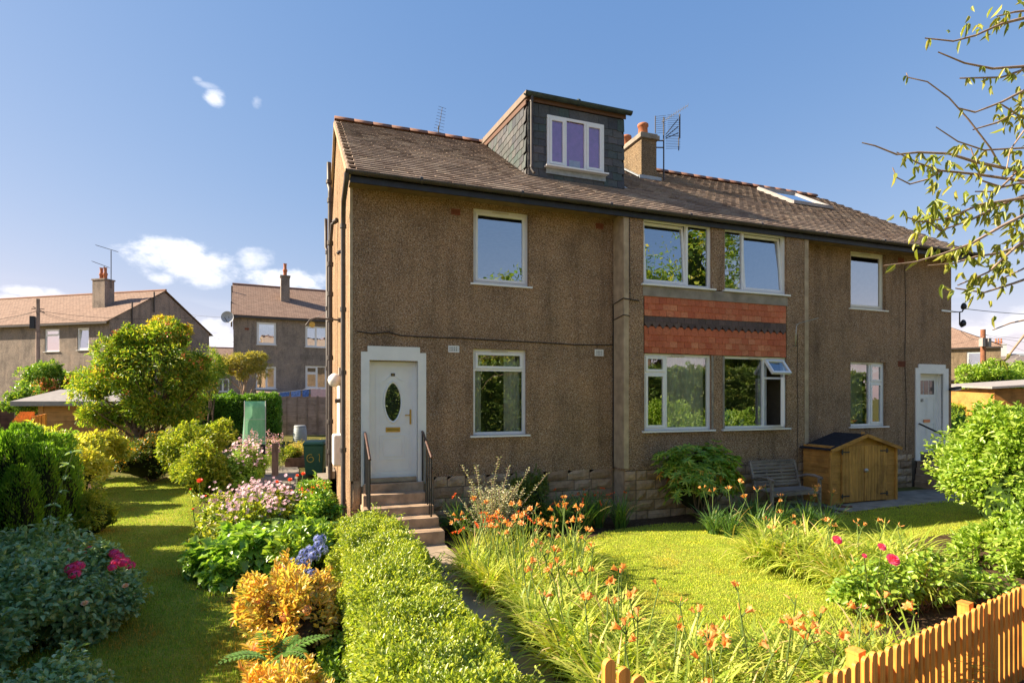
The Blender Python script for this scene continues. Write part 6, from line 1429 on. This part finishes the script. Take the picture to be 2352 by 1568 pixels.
def clump(nm, label, group, x, y, n, L, w, mat, flowers, fk='lily', fh=(.55, .85), cat='flowers', dry=.05, r=.10, spread=.55, arch=1.7):
    z = gz(x, y) + .0; t = thing(nm, label, cat, (x, y, z), 0, group); V, F = blades(n, L, w, spread, arch, r=r)
    V[:, 2] = np.maximum(V[:, 2], .01); nf = int(n * dry); m = V.shape[0] // n; cut = (n - nf) * m
    big_mesh('leaves', V, F, [mat, L_dry], t, np.tile((np.arange(n) >= n - nf).astype(int), 6))
    if flowers:
        g = G(); fl = []
        for i in range(flowers):
            g = G(); a = rnd.uniform(0, 6.28); rr_ = rnd.uniform(.05, .30); h = rnd.uniform(*fh); top = Vector((math.cos(a) * rr_, math.sin(a) * rr_, h)); g.tube([(0, 0, 0), top * .5 + Vector((-math.cos(a) * .03, 0, 0)), top], .006, 4, False)
            if fk == 'lily':
                for k in range(rnd.choice((2, 3, 3, 4))):
                    d = Vector((rnd.uniform(-1, 1), rnd.uniform(-1, 1), rnd.uniform(.3, 1.1))).normalized(); q = top + d * .04; g.tube([top - Vector((0, 0, .02)), q], .005, 3, False); fl.append((q, d, rnd.random() < .55))
            else:
                for k in range(5): q = top + Vector((math.cos(a), math.sin(a), -.25)) * .04 * k; fl.append((q, Vector((math.cos(a) * .3, math.sin(a) * .3, 1)), True))
            g.build('stalk', m_stem, t)
        for (q, d, op) in fl: flower(fk if op else 'bud', q, t, d, rnd.uniform(.55, 1.0))
    return t
LG1 = 'daylilies in the bed between the path and the fence'; LG2 = 'daylilies in the far drift beyond the lawn'
far_bed = [(gp(px, py)) for (px, py) in ((1085, 1345), (1130, 1320), (1180, 1330), (1240, 1325), (1300, 1325))]
lab1 = 'daylily clump with arching green blades in the near bed by the path'
spots = []
for i in range(72):
    for _ in range(300):
        x, y = rnd.uniform(1.3, 3.9), rnd.uniform(-7.1, -2.5)
        xmax = np.interp(-y, [2.5, 3.2, 4, 5, 5.9, 6.25, 6.6], [2.9, 2.75, 2.35, 1.95, 2.05, 2.6, 3.9])
        if y < -7.56 + (x - 1.98) * .2 + .3 or x > xmax: continue
        if all(math.hypot(x - a, y - b) > .25 for a, b in spots): spots.append((x, y)); break
for (x, y) in spots: clump('daylily', lab1, LG1, x, y, 170, .58 if y > -5 else .68, .030, L_lily, rnd.choice((1, 1, 2)) if y < -3.2 else 2, fh=(.75, 1.02) if -4.3 < y < -2.9 else (.55, .85), arch=2.3, spread=.75)
print('lilies', len(spots))
# crocosmia by the path head
for i, (x, y) in enumerate([(1.38, -2.45), (1.55, -2.15), (1.75, -2.45), (1.95, -2.1), (2.2, -2.4)]):
    clump('crocosmia', 'crocosmia with small deep orange flowers at the head of the path', 'crocosmias at the head of the path', x, y, 70, .62, .014, L_lily, 4, 'croc', (.55, .78), spread=.4, arch=1.0)
for i, (x, y) in enumerate([(1.75, -.55), (3.9, -.95), (4.3, -.75), (4.65, -.95), (4.15, -.45), (3.5, -.8)]):
    clump('crocosmia', 'shaded crocosmia with red orange flowers against the plinth', 'crocosmias in the shade of the wall', x, y, 120, .78, .018, L_lily_shade, 3 if i else 1, 'croc', (.5, .78), spread=.6, arch=1.5)
far = [(px, py) for (px, py) in ((1680, 1230), (1740, 1225), (1790, 1215), (1640, 1222), (1720, 1200), (1850, 1215), (1900, 1225))]
for (px, py) in far: q = gp(px, py, .2); clump('daylily', 'daylily clump near the bench, blades coloured dark for the shade', 'daylilies in the shade near the bench', q.x, q.y, 100, .66, .022, L_lily_shade, 2, fh=(.6, .9))
sun = [(1745, 1300), (1790, 1310), (1835, 1322), (1880, 1335), (1800, 1285), (1850, 1298), (1900, 1312), (1950, 1330), (1925, 1355), (1980, 1350), (2030, 1345), (2080, 1335), (2110, 1375), (1765, 1278), (1815, 1300), (1870, 1315), (1920, 1335), (1985, 1318), (2040, 1312), (2090, 1300), (1860, 1275), (1960, 1375), (2060, 1365)]
for (px, py) in sun: q = gp(px, py, .18); clump('daylily', 'sunlit daylily clump arching over the right lawn edge', 'sunlit daylilies right of the lawn', q.x, q.y, 165, .78, .031, L_lily, rnd.choice((0, 1, 1)), fh=(.6, .85), arch=2.5, spread=.75)
for k_, (px, py, lab) in enumerate(((2000, 1420, 'rose bush with pink blooms beside the picket fence'), (2110, 1400, 'leafy rose bush between the fence and the big green shrub'))):
    q = gp(px, py, .15); t, P, o = shrub('rose_bush', lab, 'rose', (q.x, q.y, .45), (.46, .42, .42), 800, L_hyd, .062, .045, 'oval', 34, .4, None, spread=1.0, coref=.5)
    if k_ == 0:
        for (a, b, s) in ((1922, 1240, 1.15), (2025, 1256, .95), (2050, 1286, 1.35), (1985, 1276, .55)): w = gp(a, b, .98); v = w - t.location; flower('rose', v, t, (-.2, -.8, .8), s)
        g = G()
        for (a, b, s) in ((1922, 1240, 1.15), (2025, 1256, .95), (2050, 1286, 1.35), (1985, 1276, .55)): v = gp(a, b, .98) - t.location; g.tube([(0, 0, .1), v * .6, v - Vector((0, 0, .01))], .005, 4)
        g.build('stalk', m_stem, t)
# stump in the soil
q = gp(2168, 1392, .13); g = G(); g.lathe((q.x, q.y, .1), [(.09, 0), (.07, .06), (.06, .28), (.02, .30)], 9); tag(g.build('tree_stump', m_bark), 'short dark stump in the soil behind the picket fence', 'stump')
q = gp(2235, 1385, .15); shrub('rose_bush', 'low leafy rose growth on the soil behind the right end of the fence', 'rose', (q.x, q.y, .35), (.5, .45, .36), 900, L_hyd, .06, .042, 'oval', 30, .4, None, spread=1.0)
# big green shrub at right
shrub_r, P, o = shrub('beech_shrub', 'large bright green leafy shrub filling the right edge', 'shrub', (9.15, -4.75, 1.05), (1.22, 1.2, 1.34), 27000, L_beech, .080, .040, 'oval', 46, .40, m_core_g, up=.15, coref=.5, subs=[((0, 0, 0), (1, 1, .95), 3), ((-.55, -.1, -.5), (.62, .6, .5), 1), ((.5, -.35, .5), (.6, .6, .55), 1), ((-.2, .1, .62), (.5, .5, .42), .7), ((.3, -.7, -.45), (.8, .6, .6), 1.2)])
t, P, o = shrub('beech_shrub', 'second green shrub rising behind the one at the right edge', 'shrub', (11.2, -3.9, 1.1), (1.3, 1.3, 1.3), 14000, L_beech, .095, .048, 'oval', 70, .30, m_core_g, up=.15, coref=.62)

# ------------------------------------------------------------------ trees
def tree(nm, label, cat, base, H, crown_c, crown_r, n, mat, L, W, trunk_r=.12, k=70, kind='oval', lump=.34, limbs=16, core=None, coref=.45, group=None, shell=.5, bark=None, multi=1, up=0, down=.1, zmin=None, spread=.8, subs=None):
    t = thing(nm, label, cat, base, 0, group); c = Vector(crown_c); g = G()
    if subs is None: subs = [((0, 0, -.05), (.85, .85, .9), 2)] + [((math.cos(a_) * .5, math.sin(a_) * .5, rnd.uniform(-.4, .45)), (.5, .5, .45), .6) for a_ in [rnd.uniform(0, 6.28) for _ in range(4)]]
    P, out = multi_crown(tuple(c), crown_r, n, k, lump, shell, subs, zmin if zmin is not None else -9); D, Nn = leaf_dirs(out, spread, up, down); m = len(P)
    leaves('crown', P, D, Nn, L * rng.uniform(.6, 1.2, m), W * rng.uniform(.7, 1.1, m), mat, t, kind, .22, .2)
    for j in range(multi):
        bx_, by_ = (rnd.uniform(-.3, .3), rnd.uniform(-.3, .3)) if multi > 1 else (0, 0)
        tp = c + Vector((rnd.uniform(-.3, .3) * crown_r[0], rnd.uniform(-.3, .3) * crown_r[1], crown_r[2] * .3)); mid = Vector((bx_, by_, 0)).lerp(tp, .45) + Vector((rnd.uniform(-.15, .15), rnd.uniform(-.1, .1), 0))
        r0 = trunk_r / math.sqrt(multi); g.tube([(bx_, by_, 0), mid, tp], [r0, r0 * .7, r0 * .3], 8, False)
        for i in range(limbs // multi):
            q = Vector(P[rnd.randrange(m)]); f = rnd.uniform(.25, .9); s = Vector((bx_, by_, 0)).lerp(mid, f / .5) if f < .5 else mid.lerp(tp, (f - .5) / .5)
            mm_ = s.lerp(q, .5) + Vector((0, 0, -.06 * (q - s).length + .12)); g.tube([s, mm_, q], [r0 * .42, r0 * .25, r0 * .08], 6, False)
    g.build('trunk', bark or m_bark, t)
    if core: blob_core('inner_foliage', tuple(c), [q * coref for q in crown_r], core, t, seed=3)
    return t, P, out
q = at(348, 1005, 16.8)
t, P, o = tree('rowan_tree', 'broad rowan tree with orange berry clusters behind the left lawn', 'tree', (q.x, q.y, .2), 5.5, (0, 0, 2.55), (2.15, 1.8, 2.25), 34000, L_rowan, .115, .040, .16, 90, 'oval', .34, 40, core=None, multi=3, shell=.35, zmin=1.0, subs=[((.05, 0, .30), (.66, .7, .58), 3.2), ((-.45, 0, .02), (.52, .6, .48), 2.2), ((-.32, .1, .32), (.46, .5, .4), 1.3), ((.48, 0, -.05), (.5, .6, .52), 2.2), ((.4, .1, .28), (.42, .5, .42), 1.2), ((0.05, -.1, -.30), (.7, .6, .42), 2.2), ((-.62, -.1, -.42), (.42, .4, .26), 1.1), ((.5, -.1, -.42), (.42, .4, .28), 1.1), ((-.74, .1, -.12), (.28, .4, .22), .7), ((.22, 0, .66), (.36, .4, .28), .8), ((-.12, 0, .62), (.4, .4, .3), .9)])
t2, P2, o2 = tree('rowan_tree', 'golden topped crown of the rowan rising above the far roofline', 'tree', (q.x + .1, q.y + .8, .2), 5.5, (0.1, 0, 4.15), (.95, .9, 1.0), 5500, L_rowan_top, .10, .034, .08, 50, 'oval', .34, 12, multi=1)
ib = rng.choice(len(P), 1500, replace=False); ib = ib[(P[ib][:, 2] > 1.2)]; cl = rng.integers(0, 90, 1200); cc_ = P[rng.choice(np.where((P[:, 2] > 1.0) & (P[:, 1] < .3))[0], 90)]; bp = cc_[cl] * 1.03 + rng.normal(0, .055, (1200, 3)); leaves('berries', bp, rdir(1200), rdir(1200), .055, .045, L_berry, t, 'rhomb', .3, 0)
q = at(235, 930, 22); tree('rowan_tree', 'leafy tree with reddish patch between the cabin roof and the rowan', 'tree', (q.x, q.y, .3), 3.5, (0, 0, 2.5), (1.7, 1.3, 1.25), 11000, L_rowan, .11, .04, .1, 60, multi=2, core=m_core)
q = at(105, 930, 21); tt, P, o = tree('smoke_bush', 'small tree with reddish leaves above the left end of the cabin', 'tree', (q.x, q.y, .3), 3.5, (0, 0, 2.75), (1.15, .9, 1.0), 6500, L_glossy, .10, .045, .07, 50, multi=2)
i = P[:, 0] > .2; i = np.where((np.abs(P[:, 0] - .35) < .45) & (np.abs(P[:, 2] - 2.3) < .55))[0]; i = rng.choice(i, min(600, len(i)), replace=False); leaves('red_leaves', P[i] + o[i] * .06, leaf_dirs(o[i])[0], leaf_dirs(o[i])[1], .11, .05, leafmat('red_leaf', [(.5, .16, .08), (.6, .25, .12)], .35), tt)
q = at(60, 960, 19.5); tree('bushy_shrub', 'light green shrub left of the cabin by the dark fence', 'shrub', (q.x, q.y, .3), 2.5, (0, 0, 1.9), (.75, .7, .95), 4500, L_glossy, .10, .045, .05, 40, multi=2)
q = at(545, 890, 28)
tg, P, o = tree('gnarled_tree', 'small gnarled pale trunked tree with drooping leaves by the dish house', 'tree', (q.x + .2, q.y, 1.1), 4, (0.0, 0, 2.9), (1.35, .9, 1.15), 5200, leafmat('droopy_leaf', [(.22, .20, .05), (.32, .26, .07), (.14, .17, .04)], .4), .16, .035, .13, 26, 'oval', .36, 14, bark=m_bark_light, multi=2, down=.6, shell=.6)
q = at(478, 930, 23); tree('young_rowan', 'thin dark leaved sapling at the right side of the rowan', 'tree', (q.x, q.y, .3), 4.5, (0, 0, 3.2), (.75, .6, 1.85), 3600, L_rowan, .09, .03, .05, 50, multi=2, shell=.6)
# hedges at the back
q = at(505, 920, 24); hedge('back_hedge', 'dense green hedge behind the plastic greenhouse', -.6, .6, -1.6, 2.3, 0, 1.85, 1400, L_hedge, .075, .042, rough=.14, rz=R(-90), origin=(q.x, q.y), base=.75)
q = at(2195, 960, 24)
hedge('back_hedge', 'clipped hedge beyond the right wall corner', -.6, .6, -.3, 9, 0, 1.7, 500, L_beech, .09, .05, rough=.12, rz=R(-78), origin=(q.x, q.y), base=.55)
t, P, o = shrub('elder_bush', 'rounded light green bush below the reddish pole', 'shrub', tuple(at(2275, 878, 30)), (2.2, 1.6, 1.3), 6000, L_beech, .14, .07, 'oval', 50, .36, m_core_g, zmin=1.2)
t, P, o = shrub('elder_bush', 'pale green bush at the right edge behind the orange shed', 'shrub', tuple(at(2370, 870, 34)), (2.6, 1.6, 1.1), 5000, L_beech, .15, .07, 'oval', 50, .36, m_core_g, zmin=1.2)
t, P, o = shrub('dark_bush', 'dark bush against the right wall corner beyond the steps', 'shrub', (16.6, .6, 1.0), (1.2, 1.0, 1.2), 5000, L_hedge, .08, .04, 'oval', 50, .36, m_core)
# weeds and rosebay by the side path
def tall_flowers(nm, label, c, n, h, leafm, flow, r=(.4, .4), group=None):
    t = thing(nm, label, 'flowers', c, 0, group); g = G(); P = []; D = []; FP = []; FD = []
    for i in range(n):
        b = Vector((rnd.uniform(-1, 1) * r[0], rnd.uniform(-1, 1) * r[1], 0)); hh = h * rnd.uniform(.6, 1.1); tp = b + Vector((rnd.uniform(-.12, .12), rnd.uniform(-.12, .12), hh)); g.tube([b, tp], .004, 3, False)
        for k in range(22): f = rnd.uniform(.1, .75); a = rnd.uniform(0, 6.28); P.append(b.lerp(tp, f)); D.append(Vector((math.cos(a), math.sin(a), .3)))
        for k in range(16): f = rnd.uniform(.72, 1.02); a = rnd.uniform(0, 6.28); FP.append(b.lerp(tp, f) + Vector((math.cos(a), math.sin(a), 0)) * .03 * (1.1 - f) * 4); FD.append(Vector((math.cos(a), math.sin(a), .5)))
    g.build('stem', m_stem, t); leaves('foliage', np.array(P), np.array(D), np.tile([0, 0, 1.], (len(P), 1)), .09, .022, leafm, t, 'oval'); leaves('blossom', np.array(FP), np.array(FD), rdir(len(FP)), .038, .03, flow, t, 'rhomb'); return t
q = at(600, 1020, 19); tall_flowers('rosebay_willowherb', 'pink spires of willowherb left of the side path post', (q.x, q.y, .2), 34, 1.15, L_yellow, P_fire, (.55, .6))
q = at(640, 1040, 18); tall_flowers('rosebay_willowherb', 'few pink willowherb stems leaning over the side path', (q.x - .1, q.y, .2), 9, 1.0, L_glossy, P_fire, (.22, .3))
q = at(632, 1060, 17.2); g = G(); g.box(-.09, .09, -.09, .09, 0, 1.0); tag(g.build('timber_post', m_post_wood, None, (q.x, q.y, .14)), 'thick weathered timber post left of the side path', 'post')
q = at(612, 1055, 17.4); g = G(); g.box(-.07, .07, -.09, .09, 0, .95); tag(g.build('timber_post', m_black, None, (q.x - .1, q.y, .14)), 'dark timber post behind the weathered one', 'post')
tall_flowers('planter_weeds', 'straw coloured weeds and seed heads filling the planter', (-.65, 11.8, .4), 90, .55, L_weed, L_weed, (.6, .8))
t, P, o = shrub('planter_weeds', 'yellow green leafy weeds at the front of the planter', 'weeds', (-1.2, 11.3, .55), (.42, .5, .38), 1800, L_yellow, .07, .035, 'oval', 24, .4, m_core_g)
tall_flowers('border_grass', 'orange tinted crocosmia leaves by the gable shrub', (-.72, .7, .3), 16, .6, L_laurel, P_croc, (.3, .3))
# cherry branches reaching in from a trunk beyond the right edge
ct = thing('cherry_tree', 'bare tipped cherry branches with pale hanging leaves at the upper right', 'tree', (6.4, -6.9, 0)); base = ct.location; g = G()
g.tube([Vector((0, 0, 0)), Vector((.1, .1, 2.2)), Vector((-.2, .1, 4.2)), Vector((-.1, .3, 6.6))], [.17, .14, .10, .05], 10, False)
def sp(px, py, Z): return at(px, py, Z) - base
BR = [ # branch polylines in the picture with distances
 [(2520, 40, 4.9), (2352, 42, 4.6), (2300, 55, 4.55), (2240, 82, 4.5), (2190, 95, 4.45), (2125, 88, 4.4)],
 [(2520, 160, 5.0), (2352, 153, 4.8), (2280, 158, 4.7), (2215, 145, 4.65), (2155, 120, 4.6)], [(2520, 165, 5.0), (2352, 160, 4.8), (2300, 178, 4.7), (2205, 180, 4.6)],
 [(2500, 205, 4.9), (2352, 208, 4.6), (2300, 235, 4.5), (2240, 258, 4.5), (2200, 248, 4.45)], [(2500, 240, 5), (2352, 248, 4.8), (2290, 282, 4.7), (2235, 298, 4.6)],
 [(2300, 385, 4.6), (2275, 340, 4.5), (2225, 275, 4.5), (2180, 225, 4.45), (2130, 188, 4.4), (2085, 178, 4.4), (2082, 168, 4.4)],
 [(2600, 420, 4.8), (2352, 396, 4.6), (2240, 372, 4.5), (2180, 353, 4.45), (2110, 350, 4.4), (2060, 355, 4.35), (2010, 335, 4.3), (1980, 328, 4.3)],
 [(2352, 340, 4.8), (2260, 345, 4.7), (2200, 325, 4.65), (2150, 292, 4.6)],
 [(2600, 430, 4.9), (2352, 416, 4.8), (2240, 400, 4.7), (2160, 392, 4.6), (2110, 375, 4.55), (2060, 350, 4.5)], [(2162, 392, 4.6), (2130, 412, 4.6), (2090, 423, 4.55), (2060, 408, 4.5), (2050, 385, 4.5)],
 [(2600, 455, 4.8), (2352, 420, 4.7), (2300, 430, 4.6), (2255, 415, 4.55), (2230, 340, 4.5)],
 [(2600, 470, 4.6), (2352, 455, 4.4), (2250, 470, 4.3), (2180, 500, 4.3), (2120, 510, 4.25), (2085, 500, 4.2)],
 [(2600, 440, 4.5), (2400, 470, 4.2), (2300, 520, 4.1), (2230, 560, 4.0), (2160, 585, 3.95), (2100, 602, 3.9), (2030, 610, 3.85)],
 [(2600, 520, 4.6), (2400, 545, 4.3), (2300, 580, 4.2), (2240, 590, 4.1), (2190, 605, 4.05), (2130, 610, 4.0)],
 [(2600, 500, 4.4), (2400, 520, 4.2), (2330, 570, 4.1), (2270, 625, 4.1), (2200, 655, 4.05)], [(2600, 640, 4.6), (2400, 625, 4.4), (2330, 650, 4.3), (2260, 672, 4.2), (2195, 662, 4.2)],
 [(2600, 690, 4.8), (2420, 720, 4.6), (2352, 770, 4.6), (2310, 825, 4.6), (2285, 828, 4.6)], [(2352, 735, 4.5), (2320, 742, 4.5), (2280, 758, 4.5)],
 [(2600, 380, 4.7), (2400, 430, 4.5), (2300, 470, 4.4), (2230, 505, 4.3), (2160, 530, 4.25), (2120, 500, 4.2)], [(2600, 300, 5), (2400, 350, 4.7), (2330, 400, 4.6), (2290, 440, 4.55), (2240, 440, 4.5)],
 [(2500, 30, 5.2), (2400, 20, 5), (2330, 28, 4.9), (2290, 38, 4.85)], [(2500, 330, 4.9), (2400, 300, 4.8), (2340, 265, 4.7), (2300, 240, 4.6)], [(2400, 590, 4.3), (2345, 620, 4.2), (2300, 640, 4.2)], [(2400, 270, 4.6), (2352, 300, 4.5), (2320, 345, 4.5), (2310, 400, 4.5)]]
LP = []
for br in BR:
    pts = [sp(*b) for b in br]; n = len(pts); g.tube(pts, [.011 * (1 - i / n) ** 1.2 + .0032 for i in range(n)] if br[0][0] > 2450 else [.005 * (1 - i / n) + .0028 for i in range(n)], 6, False)
    for a, b in zip(pts[:-1], pts[1:]):
        seg = (b - a).length; k = max(1, int(seg / .085))
        for i in range(k):
            if rnd.random() < .42: LP.append((a.lerp(b, (i + rnd.random()) / k), (b - a).normalized()))
# leafy end sprays
for (px, py, Z, cnt) in ((2190, 60, 4.5, 5), (2285, 45, 4.6, 9), (2340, 35, 4.6, 9), (2160, 350, 4.45, 7), (2140, 370, 4.5, 6), (2200, 395, 4.6, 6), (2330, 370, 4.6, 12), (2345, 240, 4.6, 10), (2300, 180, 4.7, 4), (2160, 425, 4.3, 6), (2190, 455, 4.3, 10), (2250, 450, 4.3, 10),
                         (2120, 470, 4.2, 9), (2150, 495, 4.25, 8), (2180, 500, 4.3, 10), (2230, 490, 4.3, 8), (2300, 480, 4.3, 9), (2345, 520, 4.2, 9), (2135, 555, 4.1, 7), (2215, 560, 4.0, 11), (2195, 575, 4.0, 8), (2320, 600, 4.2, 8), (2300, 625, 4.2, 7), (2205, 655, 4.05, 9), (2340, 560, 4.2, 10), (2270, 625, 4.1, 7), (2350, 420, 4.4, 12), (2330, 300, 4.5, 6), (2320, 690, 4.4, 2)):
    p = sp(px, py, Z)
    for k in range(cnt): LP.append((p + Vector((rnd.gauss(0, .07), rnd.gauss(0, .08), rnd.gauss(0, .05))), Vector((rnd.uniform(-1, 0), rnd.uniform(-.5, .5), 0))))
PP = []; DD = []
for p, d in LP:
    for k in range(rnd.choice((1, 2, 3, 3))): PP.append(p); DD.append(Vector((rnd.uniform(-.9, .4), rnd.uniform(-.6, .6), rnd.uniform(-1.2, -.3))))
n = len(PP); leaves('foliage', np.array(PP), np.array(DD), rdir(n) + np.array([0, -.3, .8]), .088 * rng.uniform(.6, 1.2, n), .027 * rng.uniform(.7, 1.1, n), L_cherry, ct, 'oval', .3, .35); g.build('branches', m_bark_light, ct)
# trees across the street: seen only as reflections in the windows
for i, (x, y, h, r, lab) in enumerate(((13.2, -28, 12.4, 3.4, 'tree across the street mirrored in the left upper window'), (25, -28, 22.5, 7.5, 'broad tree across the street mirrored in the bay windows'), (35, -31, 15.5, 4.0, 'tree across the street mirrored beside the broad one'), (18, -32, 10.5, 4.5, 'lower tree across the street mirrored in the lower windows'), (41, -34, 10, 5.0, 'furthest right tree across the street, seen only mirrored'), (3.0, -26, 6.0, 3.0, 'small tree across the street mirrored in the door glass'))):
    tree('street_tree', lab, 'tree', (x, y, 0), h, (0, 0, h * .52), (r, r, h * .47), 11000, L_rowan, .30, .16, .25, 80, multi=1, group='trees across the street', core=m_core_g)
g = G(); t = hedge('street_hedge', 'hedge across the street mirrored in the lower windows', -.7, .7, -25, 25, 0, 4.6, 90, L_dark, .16, .09, rough=.2, rz=R(-90), origin=(16, -23), base=-.05)
